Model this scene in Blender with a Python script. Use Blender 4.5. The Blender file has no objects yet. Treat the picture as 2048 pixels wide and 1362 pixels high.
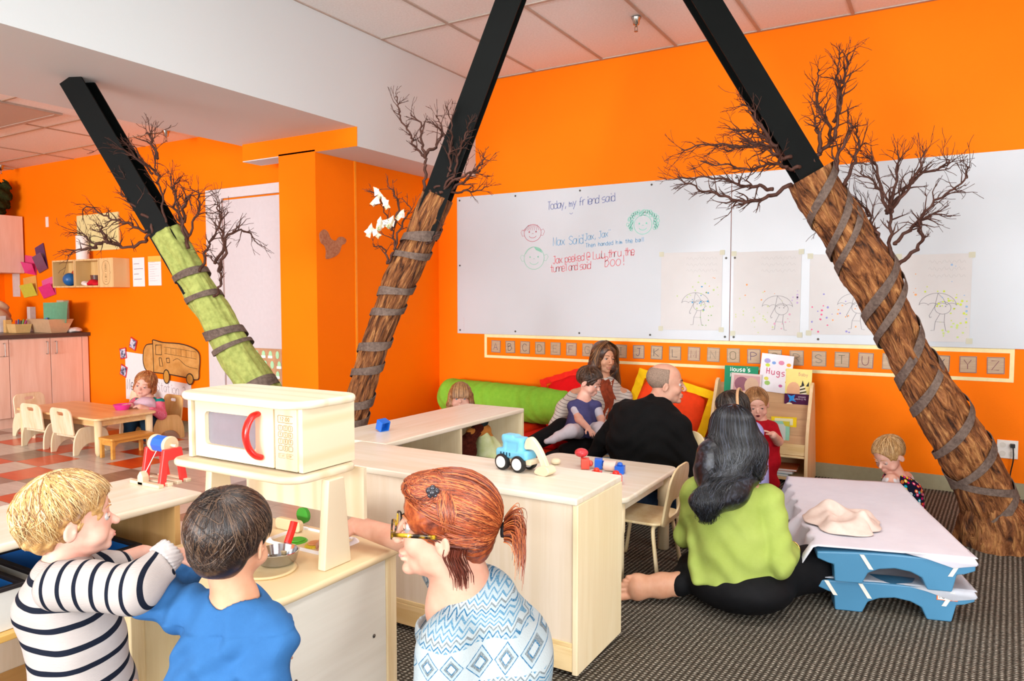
import bpy, bmesh, math, random
import numpy as np
from mathutils import Vector, Matrix, noise as mnoise
PI = math.pi
S = bpy.context.scene
COL = S.collection

# ---------------------------------------------------------------- camera, world, light, exposure
cam_d = bpy.data.cameras.new('camera'); cam = bpy.data.objects.new('camera', cam_d); COL.objects.link(cam)
cam.location = (0, 0, 1.24)
cam.rotation_euler = (PI/2 - 0.0558047, 0, 0.5355905)
cam_d.sensor_width = 36.0; cam_d.lens = 36.0*1475.04/2048; cam_d.clip_start = 0.05; cam_d.clip_end = 60
S.camera = cam
w = bpy.data.worlds.new('daylight'); S.world = w; w.use_nodes = True
bgn = w.node_tree.nodes['Background']; bgn.inputs[0].default_value = (0.80, 0.90, 1.0, 1); bgn.inputs[1].default_value = 2.5
S.view_settings.view_transform = 'Standard'; S.view_settings.look = 'None'
S.view_settings.gamma = 1.0; S.view_settings.use_curve_mapping = False
S.view_settings.exposure = 0.44
S.cycles.max_bounces = 8; S.cycles.diffuse_bounces = 5; S.cycles.glossy_bounces = 3
S.cycles.caustics_reflective = False; S.cycles.caustics_refractive = False
def area(name, loc, target, sx, sy, power, col=(1, 1, 1)):
    d = bpy.data.lights.new(name, 'AREA'); d.shape = 'RECTANGLE'; d.size = sx; d.size_y = sy; d.energy = power; d.color = col
    o = bpy.data.objects.new(name, d); COL.objects.link(o); o.location = loc
    o.rotation_euler = (Vector(target)-Vector(loc)).to_track_quat('-Z', 'Y').to_euler(); return o
# daylight from the tall windows behind and left of the camera, and a smaller one on the right
area('window_daylight', (-3.6, -9.3, 1.5), (-3.0, 5.0, 2.9), 5.9, 1.7, 980, (0.97, 0.985, 1.0))
area('window_daylight_side', (2.55, -1.8, 1.5), (-6.0, 1.6, 2.6), 3.8, 1.5, 190, (0.98, 0.99, 1.0))
for lx, ly in ((-1.5, 2.0), (.9, 2.6), (-1.5, -.8), (.9, -.6), (-6.6, 1.2)):     # unseen overhead fill lights, added to brighten upward-facing surfaces
    area('overhead_fill', (lx, ly, 3.12 if lx > -4 else 2.68), (lx, ly, 0), .6, 1.2, 22 if lx > -4 else 8, (1.0, .985, .96))

# ---------------------------------------------------------------- materials
def lin(h):
    if isinstance(h, (tuple, list)): return tuple(h)[:3]
    h = h.lstrip('#'); v = [int(h[i:i+2], 16)/255 for i in (0, 2, 4)]
    return tuple(c/12.92 if c <= .04045 else ((c+.055)/1.055)**2.4 for c in v)
class NT:
    def __init__(s, name):
        s.m = bpy.data.materials.new(name); s.m.use_nodes = True; s.t = s.m.node_tree; s.b = s.t.nodes['Principled BSDF']
    def n(s, typ, **kw):
        x = s.t.nodes.new(typ)
        for k, v in kw.items():
            if k.startswith('_'): setattr(x, k[1:], v)
            else:
                i = x.inputs[int(k[1:])] if (k[0] == 'i' and k[1:].isdigit()) else x.inputs[k.replace('__', ' ')]
                if isinstance(v, bpy.types.NodeSocket): s.t.links.new(v, i)
                else: i.default_value = v
        return x
    def L(s, a, b): s.t.links.new(a, b)
    def ramp(s, fac, stops, interp='LINEAR'):
        r = s.n('ShaderNodeValToRGB'); s.L(fac, r.inputs[0]); e = r.color_ramp; e.interpolation = interp
        while len(e.elements) > 1: e.elements.remove(e.elements[-1])
        e.elements[0].position = stops[0][0]; e.elements[0].color = (*lin(stops[0][1]), 1)
        for p, c in stops[1:]:
            x = e.elements.new(p); x.color = (*lin(c), 1)
        return r.outputs[0]
    def co(s, kind='Object', scale=(1, 1, 1), rot=(0, 0, 0)):
        c = s.n('ShaderNodeTexCoord'); mp = s.n('ShaderNodeMapping'); s.L(c.outputs[kind], mp.inputs[0])
        mp.inputs['Scale'].default_value = scale; mp.inputs['Rotation'].default_value = rot; return mp.outputs[0]
    def noise(s, vec, scale, detail=4, rough=.5, dist=0):
        x = s.n('ShaderNodeTexNoise'); s.L(vec, x.inputs['Vector']); x.inputs['Scale'].default_value = scale
        x.inputs['Detail'].default_value = detail; x.inputs['Roughness'].default_value = rough; x.inputs['Distortion'].default_value = dist
        return x.outputs[0]
    def bump(s, h, strength=.3, dist=.01):
        b = s.n('ShaderNodeBump'); s.L(h, b.inputs['Height']); b.inputs['Strength'].default_value = strength
        b.inputs['Distance'].default_value = dist; s.L(b.outputs[0], s.b.inputs['Normal'])
    def mix(s, fac, a, b):
        x = s.n('ShaderNodeMix', _data_type='RGBA')
        for v, i in ((fac, 0), (a, 6), (b, 7)):
            if isinstance(v, bpy.types.NodeSocket): s.L(v, x.inputs[i])
            elif i == 0: x.inputs[0].default_value = v
            else: x.inputs[i].default_value = (*lin(v), 1)
        return x.outputs[2]
    def math(s, op, a, b=0.0, c=0.0):
        x = s.n('ShaderNodeMath', _operation=op)
        for v, i in ((a, 0), (b, 1), (c, 2)):
            if isinstance(v, bpy.types.NodeSocket): s.L(v, x.inputs[i])
            else: x.inputs[i].default_value = v
        return x.outputs[0]
    def sep(s, vec):
        x = s.n('ShaderNodeSeparateXYZ'); s.L(vec, x.inputs[0]); return x.outputs
    def base(s, c):
        if isinstance(c, bpy.types.NodeSocket): s.L(c, s.b.inputs['Base Color'])
        else: s.b.inputs['Base Color'].default_value = (*lin(c), 1)
    def done(s, rough=.6, spec=.4, **kw):
        s.b.inputs['Roughness'].default_value = rough; s.b.inputs['Specular IOR Level'].default_value = spec
        for k, v in kw.items(): s.b.inputs[k.replace('__', ' ')].default_value = v
        return s.m
_mc = {}
def plain(c, rough=.6, spec=.4, var=.06, scale=30, bump=0, metal=0, name=None, **kw):
    key = (str(c), rough, spec, var, scale, bump, metal, str(kw))
    if key in _mc: return _mc[key]
    n = NT(name or 'paint'); v = n.co()
    nz = n.noise(v, scale, 3)
    l = lin(c); a = tuple(x*(1-var) for x in l); b = tuple(min(1, x*(1+var)) for x in l)
    n.base(n.ramp(nz, [(.3, a), (.7, b)]))
    if bump: n.bump(nz, bump, .004)
    n.b.inputs['Metallic'].default_value = metal
    _mc[key] = n.done(rough, spec, **kw); return _mc[key]
def wood(c1='#f0dcb8', c2='#e2c698', axis=0, scale=1.0, rough=.35, name='wood', grain=.5):
    key = ('w', c1, c2, axis, scale, rough, grain)
    if key in _mc: return _mc[key]
    n = NT(name); sc = [14*scale]*3; sc[axis] = 1.2*scale
    v = n.co(scale=tuple(sc)); a = n.noise(v, 1.6, 5, .55, .6)
    sc2 = [90*scale]*3; sc2[axis] = 3*scale
    b = n.noise(n.co(scale=tuple(sc2)), 1.5, 3, .6)
    f = n.math('ADD', n.math('MULTIPLY', a, .75), n.math('MULTIPLY', b, .25))
    n.base(n.ramp(f, [(.5-.25*grain*.9, c2), (.5+.2*grain, c1)]))
    n.bump(b, .05, .002)
    _mc[key] = n.done(rough, .4); return _mc[key]
def pine(c1='#f2e3c4', c2='#dcbf8c', axis=0, rough=.4):
    key = ('p', c1, c2, axis)
    if key in _mc: return _mc[key]
    c1 = tuple(c_*k_ for c_, k_ in zip(lin(c1), (.86, .83, .78))); c2 = tuple(c_*k_ for c_, k_ in zip(lin(c2), (.84, .80, .74)))
    n = NT('pine_wood'); sc = [7.0]*3; sc[axis] = .7
    v = n.co(scale=tuple(sc)); wv = n.n('ShaderNodeTexWave', _wave_type='BANDS', _bands_direction='XYZ'[(axis+1) % 3] if axis != 1 else 'Z')
    n.L(v, wv.inputs[0]); wv.inputs['Scale'].default_value = .55; wv.inputs['Distortion'].default_value = 7; wv.inputs['Detail'].default_value = 2; wv.inputs['Detail Scale'].default_value = .8
    n.base(n.ramp(wv.outputs[1], [(0, c1), (.6, c1), (1, tuple(.5*a_+.5*b_ for a_, b_ in zip(lin(c1), lin(c2))))]))
    _mc[key] = n.done(rough, .4); return _mc[key]

# ---------------------------------------------------------------- objects and tagging
def tag(o, label=None, cat=None, group=None, kind=None):
    if label: o['label'] = label
    if cat: o['category'] = cat
    if group: o['group'] = group
    if kind: o['kind'] = kind
    return o
def empty(name, loc=(0, 0, 0), rotz=0, label=None, cat=None, group=None):
    o = bpy.data.objects.new(name, None); COL.objects.link(o); o.location = loc; o.rotation_euler = (0, 0, rotz)
    o.empty_display_size = .05; return tag(o, label, cat, group)
def copy_tree(o, parent=None):
    c = o.copy(); COL.objects.link(c)
    if parent is not None: c.parent = parent
    for ch in list(o.children): copy_tree(ch, c)
    return c

# ---------------------------------------------------------------- mesh builder
class MB:
    def __init__(s): s.v = []; s.f = []; s.m = []; s.uv = None; s.cur = 0
    def add(s, vs, fs, mi=None):
        o = len(s.v); s.v += [tuple(float(c) for c in v) for v in vs]
        s.f += [tuple(i+o for i in f) for f in fs]; s.m += [s.cur if mi is None else mi]*len(fs); return s
    def box(s, lo, hi, mi=None):
        x0, y0, z0 = lo; x1, y1, z1 = hi
        return s.add([(x0,y0,z0),(x1,y0,z0),(x1,y1,z0),(x0,y1,z0),(x0,y0,z1),(x1,y0,z1),(x1,y1,z1),(x0,y1,z1)],
            [(0,3,2,1),(4,5,6,7),(0,1,5,4),(1,2,6,5),(2,3,7,6),(3,0,4,7)], mi)
    def obox(s, c, ax, half, mi=None):   # oriented box
        c = Vector(c); A = [Vector(a).normalized()*h for a, h in zip(ax, half)]
        vs = [c+A[0]*i+A[1]*j+A[2]*k for k in (-1, 1) for i, j in ((-1,-1),(1,-1),(1,1),(-1,1))]
        return s.add(vs, [(0,3,2,1),(4,5,6,7),(0,1,5,4),(1,2,6,5),(2,3,7,6),(3,0,4,7)], mi)
    def prism(s, pts, a, b, axis='z', mi=None):   # polygon outline extruded between a and b along an axis
        def P(p, t):
            return {'z': (p[0], p[1], t), 'y': (p[0], t, p[1]), 'x': (t, p[0], p[1])}[axis]
        n = len(pts); vs = [P(p, a) for p in pts]+[P(p, b) for p in pts]
        fs = [tuple(range(n))[::-1], tuple(range(n, 2*n))]+[(i, (i+1) % n, n+(i+1) % n, n+i) for i in range(n)]
        return s.add(vs, fs, mi)
    def tube(s, pts, r, n=8, cap=True, mi=None, flat=1.0, up=(0, 0, 1)):
        pts = [Vector(p) for p in pts]; k = len(pts); rs = r if hasattr(r, '__len__') else [r]*k
        vs = []; prev = None
        for i, p in enumerate(pts):
            t = (pts[min(i+1, k-1)]-pts[max(i-1, 0)]); t = t.normalized() if t.length > 1e-9 else Vector((0, 0, 1))
            if prev is None:
                u = Vector(up); u = u-t*u.dot(t)
                if u.length < 1e-3: u = Vector((1, 0, 0))-t*t.x
                u.normalize()
            else:
                u = prev-t*prev.dot(t)
                if u.length < 1e-6: u = t.orthogonal()
                u.normalize()
            prev = u; b = t.cross(u)
            for j in range(n):
                a = 2*PI*j/n; vs.append(p+(u*math.cos(a)*flat+b*math.sin(a))*rs[i])
        fs = [(i*n+j, i*n+(j+1) % n, (i+1)*n+(j+1) % n, (i+1)*n+j) for i in range(k-1) for j in range(n)]
        if cap: fs += [tuple(range(n))[::-1], tuple(range((k-1)*n, k*n))]
        return s.add(vs, fs, mi)
    def lathe(s, prof, c=(0, 0, 0), n=24, axis=(0, 0, 1), mi=None, sx=1.0, sy=1.0):
        ax = Vector(axis).normalized(); u = ax.orthogonal().normalized() if abs(ax.z) < .999 else Vector((1, 0, 0)); b = ax.cross(u); c = Vector(c)
        vs = []; k = len(prof)
        for r, z in prof:
            for j in range(n):
                a = 2*PI*j/n; vs.append(c+ax*z+u*(math.cos(a)*r*sx)+b*(math.sin(a)*r*sy))
        fs = [(i*n+j, i*n+(j+1) % n, (i+1)*n+(j+1) % n, (i+1)*n+j) for i in range(k-1) for j in range(n)]
        if prof[0][0] > 1e-6: fs.append(tuple(range(n))[::-1])
        if prof[-1][0] > 1e-6: fs.append(tuple(range((k-1)*n, k*n)))
        return s.add(vs, fs, mi)
    def ell(s, c, r, R=None, nu=20, nv=12, mi=None):
        c = Vector(c); vs = []; fs = []
        for i in range(nv+1):
            th = PI*i/nv
            for j in range(nu):
                a = 2*PI*j/nu; p = Vector((r[0]*math.sin(th)*math.cos(a), r[1]*math.sin(th)*math.sin(a), r[2]*math.cos(th)))
                if R is not None: p = R @ p
                vs.append(c+p)
        fs = [(i*nu+j, (i+1)*nu+j, (i+1)*nu+(j+1) % nu, i*nu+(j+1) % nu) for i in range(nv) for j in range(nu)]
        return s.add(vs, fs, mi)
    def quad(s, a, b, c, d, mi=None): return s.add([a, b, c, d], [(0, 1, 2, 3)], mi)
    def build(s, name, mats, parent=None, smooth=False, bevel=0, seg=2, off=None, solid=0, sub=0, loc=None, auto=None, merge=False):
        me = bpy.data.meshes.new(name); vs = s.v
        if off is not None: vs = [(x-off[0], y-off[1], z-off[2]) for x, y, z in vs]
        me.from_pydata(vs, [], s.f); me.validate(verbose=False)
        if not isinstance(mats, (list, tuple)): mats = [mats]
        for m_ in mats: me.materials.append(m_)
        if len(mats) > 1 and len(me.polygons) == len(s.m): me.polygons.foreach_set('material_index', s.m)
        bm = bmesh.new(); bm.from_mesh(me)
        if merge: bmesh.ops.remove_doubles(bm, verts=bm.verts, dist=1e-5)
        bmesh.ops.recalc_face_normals(bm, faces=bm.faces); bm.to_mesh(me); bm.free()
        if smooth: me.polygons.foreach_set('use_smooth', [True]*len(me.polygons))
        if s.uv is not None and len(s.uv) == len(me.vertices):
            l = me.uv_layers.new(name='UVMap'); li = np.zeros(len(me.loops), dtype=np.int32); me.loops.foreach_get('vertex_index', li)
            l.data.foreach_set('uv', np.array(s.uv, dtype=np.float32)[li].ravel())
        o = bpy.data.objects.new(name, me); COL.objects.link(o)
        if parent is not None: o.parent = parent
        if loc is not None: o.location = loc
        if solid: q = o.modifiers.new('s', 'SOLIDIFY'); q.thickness = solid; q.offset = 0
        if bevel:
            q = o.modifiers.new('b', 'BEVEL'); q.width = bevel; q.segments = seg; q.limit_method = 'ANGLE'; q.angle_limit = .6
            me.polygons.foreach_set('use_smooth', [True]*len(me.polygons)); q2 = o.modifiers.new('w', 'WEIGHTED_NORMAL'); q2.keep_sharp = False
        if sub: q = o.modifiers.new('u', 'SUBSURF'); q.levels = q.render_levels = sub
        if auto is not None:
            me.polygons.foreach_set('use_smooth', [True]*len(me.polygons)); me.set_sharp_from_angle(angle=auto)
        return o
def struct(name, mb, mats, **kw):
    o = mb.build(name, mats, **kw); o['kind'] = 'structure'; return o
def rrect(x0, y0, x1, y1, r, n=6):
    if not hasattr(r, '__len__'): r = [r]*4
    out = []
    for (cx, cy, a0, q) in ((x1, y1, 0, r[0]), (x0, y1, 90, r[1]), (x0, y0, 180, r[2]), (x1, y0, 270, r[3])):
        sx = -1 if cx == x1 else 1; sy = -1 if cy == y1 else 1
        k = n if q > 0 else 0
        for i in range(k+1):
            a = math.radians(a0+90*i/max(k, 1)); out.append((cx+sx*q+q*math.cos(a), cy+sy*q+q*math.sin(a)))
    return out

# ---------------------------------------------------------------- signed-distance bodies turned into one smooth surface
class SDF:
    def __init__(s, h): s.h = h; s.p = []; s.disp = None
    def add(s, fn, lo, hi, k=.01, op=1): s.p.append((fn, np.array(lo, float), np.array(hi, float), k, op)); return s
    def cone(s, a, b, ra, rb, k=.015, op=1, side=None, asp=1.0):
        a = np.array(a, float); b = np.array(b, float); ba = b-a; L2 = max(float(ba@ba), 1e-9); R = max(ra, rb)*max(asp, 1)
        if side is None or asp == 1.0:
            def fn(P):
                d = P-a; t = np.clip((d@ba)/L2, 0, 1); q = d-t[..., None]*ba
                return np.sqrt((q*q).sum(-1))-(ra+(rb-ra)*t)
        else:
            sd = np.array(side, float); sd = sd/np.linalg.norm(sd)
            def fn(P):
                d = P-a; t = np.clip((d@ba)/L2, 0, 1); q = d-t[..., None]*ba; c = q@sd
                rr = np.sqrt(np.maximum((q*q).sum(-1)-c*c+(c/asp)**2, 0)); return (rr-(ra+(rb-ra)*t))*(1.0 if asp < 1 else .5+.5/asp)
        return s.add(fn, np.minimum(a, b)-R, np.maximum(a, b)+R, k, op)
    def chain(s, pts, rs, k=.015, op=1, side=None, asp=1.0):
        for i in range(len(pts)-1): s.cone(pts[i], pts[i+1], rs[i], rs[i+1], k, op, side, asp)
        return s
    def ell(s, c, r, R=None, k=.015, op=1):
        c = np.array(c, float); r = np.array(r, float); M = np.eye(3) if R is None else np.array(R, float)
        m = float(r.min())
        def fn(P):
            q = (P-c)@M; k0 = np.sqrt(((q/r)**2).sum(-1)); k1 = np.sqrt(((q/(r*r))**2).sum(-1))
            return k0*(k0-1)/np.maximum(k1, 1e-9)
        e = np.abs(M)@r
        return s.add(fn, c-e, c+e, k, op)
    def box(s, c, half, R=None, rad=.01, k=.01, op=1):
        c = np.array(c, float); hf = np.array(half, float)-rad; M = np.eye(3) if R is None else np.array(R, float)
        def fn(P):
            q = np.abs((P-c)@M)-hf; return np.sqrt((np.maximum(q, 0)**2).sum(-1))+np.minimum(q.max(-1), 0)-rad
        e = np.abs(M)@np.array(half, float)
        return s.add(fn, c-e, c+e, k, op)
    def plane(s, pt, n, k=.01):      # cut away everything on the side n points to
        pt = np.array(pt, float); n = np.array(n, float); n = n/np.linalg.norm(n)
        s.p.append((lambda P: -((P-pt)@n), None, None, k, -1)); return s
    def mesh(s):
        h = s.h; pos = [q for q in s.p if q[4] == 1]
        lo = np.min([q[1] for q in pos], 0)-3*h; hi = np.max([q[2] for q in pos], 0)+3*h
        n = np.ceil((hi-lo)/h).astype(int)+1; F = np.full(tuple(n), .06, dtype=np.float32)
        ax = [lo[i]+h*np.arange(n[i]) for i in range(3)]
        for fn, a, b, k, op in s.p:
            if a is None: i0 = np.zeros(3, int); i1 = n
            else:
                m = max(k, .0)*1.1+.02+2*h
                i0 = np.clip(np.floor((a-m-lo)/h).astype(int), 0, n); i1 = np.clip(np.ceil((b+m-lo)/h).astype(int)+1, 0, n)
                if (i1 <= i0).any(): continue
            X, Y, Z = np.meshgrid(ax[0][i0[0]:i1[0]], ax[1][i0[1]:i1[1]], ax[2][i0[2]:i1[2]], indexing='ij')
            d = fn(np.stack([X, Y, Z], -1)).astype(np.float32)
            sl = tuple(slice(i0[i], i1[i]) for i in range(3)); f = F[sl]
            if op == 1:
                t = np.clip(.5+.5*(d-f)/k, 0, 1); F[sl] = d*(1-t)+f*t-k*t*(1-t)
            else:
                d = -d; t = np.clip(.5-.5*(d-f)/k, 0, 1); F[sl] = d*(1-t)+f*t+k*t*(1-t)
        if s.disp is not None:
            idx = np.argwhere(np.abs(F) < .03); P = lo+idx*h; F[tuple(idx.T)] += s.disp(P).astype(np.float32)
        return nets(F, lo, h)
    def build(s, name, mat, parent=None, off=(0, 0, 0), mats=None, matfn=None):
        V, Q = s.mesh(); me = bpy.data.meshes.new(name); V = V-np.array(off)
        me.vertices.add(len(V)); me.vertices.foreach_set('co', V.astype(np.float32).ravel())
        me.loops.add(len(Q)*4); me.loops.foreach_set('vertex_index', Q.astype(np.int32).ravel())
        me.polygons.add(len(Q)); me.polygons.foreach_set('loop_start', np.arange(0, len(Q)*4, 4, dtype=np.int32))
        me.update(calc_edges=True); me.polygons.foreach_set('use_smooth', [True]*len(Q))
        for m_ in (mats or [mat]): me.materials.append(m_)
        if matfn is not None:
            me.polygons.foreach_set('material_index', matfn(V[Q].mean(1)+np.array(off)).astype(np.int32))
        me.validate(verbose=False)
        o = bpy.data.objects.new(name, me); COL.objects.link(o)
        if parent is not None: o.parent = parent
        return o
def nets(F, lo, h):
    I = F < 0; n = F.shape
    c = [(i, j, k) for i in (0, 1) for j in (0, 1) for k in (0, 1)]
    sub = lambda A, o: A[o[0]:n[0]-1+o[0], o[1]:n[1]-1+o[1], o[2]:n[2]-1+o[2]]
    cnt = np.zeros((n[0]-1, n[1]-1, n[2]-1), np.int8)
    for o in c: cnt += sub(I, o)
    act = (cnt > 0) & (cnt < 8); idx = np.argwhere(act); m = len(idx)
    vid = np.full(cnt.shape, -1, np.int64); vid[tuple(idx.T)] = np.arange(m)
    acc = np.zeros((m, 3)); w_ = np.zeros(m)
    val = {o: F[idx[:, 0]+o[0], idx[:, 1]+o[1], idx[:, 2]+o[2]].astype(float) for o in c}
    for a in c:
        for d in range(3):
            if a[d] == 0:
                b = list(a); b[d] = 1; b = tuple(b); va, vb = val[a], val[b]; x = (va < 0) != (vb < 0)
                t = np.where(x, va/np.where(x, va-vb, 1), 0); p = np.tile(np.array(a, float), (m, 1)); p[:, d] += t
                acc[x] += p[x]; w_[x] += 1
    V = lo+(idx+acc/w_[:, None])*h
    Q = []
    for d in range(3):
        e = [slice(None)]*3; g = [slice(None)]*3; e[d] = slice(0, -1); g[d] = slice(1, None)
        A = I[tuple(e)]; B = I[tuple(g)]; x = A != B; q = np.argwhere(x)
        d1, d2 = (d+1) % 3, (d+2) % 3
        ok = (q[:, d1] > 0) & (q[:, d2] > 0) & (q[:, d1] < n[d1]-1) & (q[:, d2] < n[d2]-1); q = q[ok]
        fl = A[tuple(q.T)]
        def cell(o1, o2):
            r = q.copy(); r[:, d1] += o1; r[:, d2] += o2; return vid[tuple(r.T)]
        a_, b_, c_, d_ = cell(-1, -1), cell(0, -1), cell(0, 0), cell(-1, 0)
        qq = np.stack([a_, b_, c_, d_], 1); qq[~fl] = qq[~fl][:, ::-1]; Q.append(qq)
    Q = np.concatenate(Q); return V, Q[(Q >= 0).all(1)]
# ================================================================ ROOM
WY = 5.506      # long orange wall with the whiteboards
def orange_mat():
    n = NT('orange_paint'); v = n.co(); a = n.noise(v, 160, 3, .6); b = n.noise(v, 1.1, 2)
    n.base(n.ramp(b, [(.3, '#f97600'), (.7, '#fd7c00')])); n.bump(a, .22, .004); return n.done(.65, .12)
def white_mat(c='#cfd6d8', r=.7, nm='white_paint'):
    n = NT(nm); v = n.co(); a = n.noise(v, 120, 3, .6); n.base(c); n.bump(a, .12, .003); return n.done(r, .3)
M_or = orange_mat(); M_wh = white_mat(); M_trim = plain('#9c9678', .5, .4, .05, name='baseboard_vinyl')
def carpet_mat():
    n = NT('ribbed_carpet'); v = n.co(); s_ = n.sep(v)
    w1 = n.n('ShaderNodeTexWave', _wave_type='BANDS', _bands_direction='X'); n.L(n.co(rot=(0, 0, .06)), w1.inputs[0]); w1.inputs['Scale'].default_value = 16; w1.inputs['Distortion'].default_value = .6; w1.inputs['Detail'].default_value = 1
    w2 = n.n('ShaderNodeTexWave', _wave_type='BANDS', _bands_direction='Y'); n.L(n.co(), w2.inputs[0]); w2.inputs['Scale'].default_value = 22; w2.inputs['Distortion'].default_value = 2.5; w2.inputs['Detail'].default_value = 1; w2.inputs['Detail Scale'].default_value = 3
    nz = n.noise(v, 90, 3, .7)
    h = n.math('ADD', n.math('MULTIPLY', n.math('MULTIPLY', w1.outputs[1], w2.outputs[1]), .75), n.math('MULTIPLY', nz, .55))
    n.base(n.ramp(h, [(.2, '#2a251f'), (.45, '#5a5349'), (.62, '#7d766a'), (.9, '#b3ac9f')])); n.bump(h, .9, .012); return n.done(.95, .1)
def tile_mat(c1, c2, nm):
    n = NT(nm); a = n.noise(n.co(scale=(1.5, 9, 1), rot=(0, 0, .5)), 2.2, 6, .65, .8); n.base(n.ramp(a, [(.3, c1), (.7, c2)])); return n.done(.28, .5)
# floor: carpet on the play side, square vinyl tiles on the kitchen side
struct('floor', MB().quad((-2.62, -9.4, 0), (2.6, -9.4, 0), (2.6, WY+.1, 0), (-2.62, WY+.1, 0)), carpet_mat())
mb = MB(); tx, ty = .333, .308; x0, y0 = -6.121-12*tx, 2.862-22*ty
orange_cells = {(0, 0), (-1, 1), (2, 1), (-3, 1), (1, 2), (-2, 3), (4, 0), (3, 3), (-1, -1), (5, 2), (-4, 2), (1, -1), (3, -2), (-2, -2), (6, 3), (0, 3)}
dark_cells = {(-1, 0), (-4, 0), (3, 0), (1, -2), (4, 2), (2, 3), (-3, 3), (-5, 1), (0, -2), (2, -1), (5, -1), (6, 1), (7, -1)}
for i in range(24):
    for j in range(34):
        xa, ya = x0+i*tx, y0+j*ty; xb = min(xa+tx, -2.62)
        if xa > -2.63: continue
        key = (i-12, j-22); m = 1 if key in orange_cells else 2 if key in dark_cells else 0
        if abs(key[1]) > 3:
            q = (i*7+j*5) % 11; m = 1 if q in (0, 4) else 2 if q in (7,) else 0
        g = .0012; mb.quad((xa+g, ya+g, 0), (xb-g, ya+g, 0), (xb-g, ya+ty-g, 0), (xa+g, ya+ty-g, 0), m)
fl = struct('floor_tiles', mb, [tile_mat('#b9b4aa', '#d3cfc6', 'pale_vinyl'), tile_mat('#c8400c', '#d95310', 'orange_vinyl'), tile_mat('#7d6a5e', '#9a887b', 'brown_vinyl')])
struct('floor_underlay', MB().box((-10.2, -9.4, -.05), (-2.62, WY+.1, -.001)), plain('#8f8a80'))
# walls
struct('wall_right', MB().box((-4.05, WY, 0), (2.6, WY+.12, 3.14)), M_or)
struct('wall_back', MB().box((-9.5, 4.35, 0), (-4.4, 4.47, 2.72)), M_or)
struct('wall_left', MB().box((-9.5, -9.4, 0), (-9.39, 4.47, 2.72)), M_or)
struct('wall_end', MB().box((2.6, -9.4, 0), (2.72, -3.8, 3.14)).box((2.6, .2, 0), (2.72, WY+.1, 3.14)).box((2.6, -3.8, 0), (2.72, .2, .8)).box((2.6, -3.8, 2.6), (2.72, .2, 3.14)), white_mat('#d8d4cc', .7))
struct('wall_recess', MB().box((-4.435, 3.985, 0), (-4.05, WY+.12, 2.34)), M_or)
struct('trim_1', MB().box((-4.052, 4.395, 0), (-4.044, 4.415, 2.33)), plain('#ff9a1c', .4))
# white bulkhead and the lower orange-faced lintel
struct('ceiling_bulkhead', MB().box((-4.885, -9.4, 2.458), (-3.642, WY, 3.14)), M_wh)
mb = MB(); mb.box((-4.84, 3.985, 2.328), (-3.642, 4.17, 2.458)); struct('wall_lintel', mb, M_or)
mb = MB(); mb.box((-4.84, 3.987, 2.322), (-4.3, 4.168, 2.328)); struct('trim_2', mb, M_wh)
mb = MB(); mb.box((-4.05, 3.987, 2.322), (-3.6405, WY, 2.458)); struct('ceiling_ledge', mb, M_wh)
struct('wall_lintel_end', MB().box((-4.05, 3.983, 2.322), (-3.638, 3.9865, 2.458)), M_or)
# ceilings
cm = NT('ceiling_tile'); v_ = cm.co(); a_ = cm.noise(v_, 70, 4, .7); cm.base(cm.ramp(a_, [(.35, '#e4e4e2'), (.6, '#efefee')])); cm.bump(a_, .3, .004); M_ct = cm.done(.9, .1)
struct('ceiling', MB().box((-3.642, -9.4, 3.143), (2.6, WY+.1, 3.2)), M_ct)
struct('ceiling_kitchen', MB().box((-9.5, -9.4, 2.70), (-4.885, 4.35, 2.76)), M_ct)
mb = MB(); x = -3.642
while x < 2.6:
    mb.box((x-.0115, -9.4, 3.136), (x+.0115, WY, 3.1432)); x += .606
for y in (-7.95, -6.73, -5.51, -4.29, -3.07, .59, 1.81, 3.03, 4.25, 5.49, -.63, -1.85): mb.box((-3.642, y-.0115, 3.1358), (2.6, y+.0115, 3.1432))
M_bar = plain('#b3a599', .5, name='ceiling_bar'); struct('trim_3', mb, M_bar)
mb = MB(); x = -9.4+.3
while x < -4.9:
    mb.box((x-.011, -9.4, 2.694), (x+.011, 4.35, 2.7002)); x += 1.22
y = 4.35-.3
while y > -9.3:
    mb.box((-9.4, y-.008, 2.6945), (-4.885, y+.008, 2.7002)); y -= .61
struct('trim_4', mb, plain('#a8917c', .5))
# baseboards
struct('baseboard_right', MB().box((-4.04, WY-.012, 0), (2.6, WY, .098)), M_trim)
struct('baseboard_back', MB().box((-7.6, 4.335, 0), (-5.76, 4.35, .1)).box((-4.62, 4.335, 0), (-4.44, 4.35, .1)), M_trim)
struct('baseboard_recess', MB().box((-4.05, 3.985, 0), (-4.038, WY, .098)).box((-4.435, 3.973, 0), (-4.038, 3.985, .098)), M_trim)
# white door with its casing
M_door = plain('#c9c8cc', .5, .3, .02, name='door_paint')
d = struct('door_1', MB().box((-5.53, 4.33, .01), (-4.56, 4.349, 2.11)), M_door, bevel=.004)
MB().box((-5.756, 4.322, 0), (-5.545, 4.35, 2.21)).box((-5.545, 4.322, 2.125), (-4.44, 4.35, 2.21)).build('door_frame', plain('#cfced0', .5, .4, .02), d, bevel=.004)
MB().tube([(-5.46, 4.31, .95), (-5.46, 4.28, .95), (-5.35, 4.275, .95)], .011, 8).build('door_handle', plain('#b8b8b8', .25, .5, metal=1), d)

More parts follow.
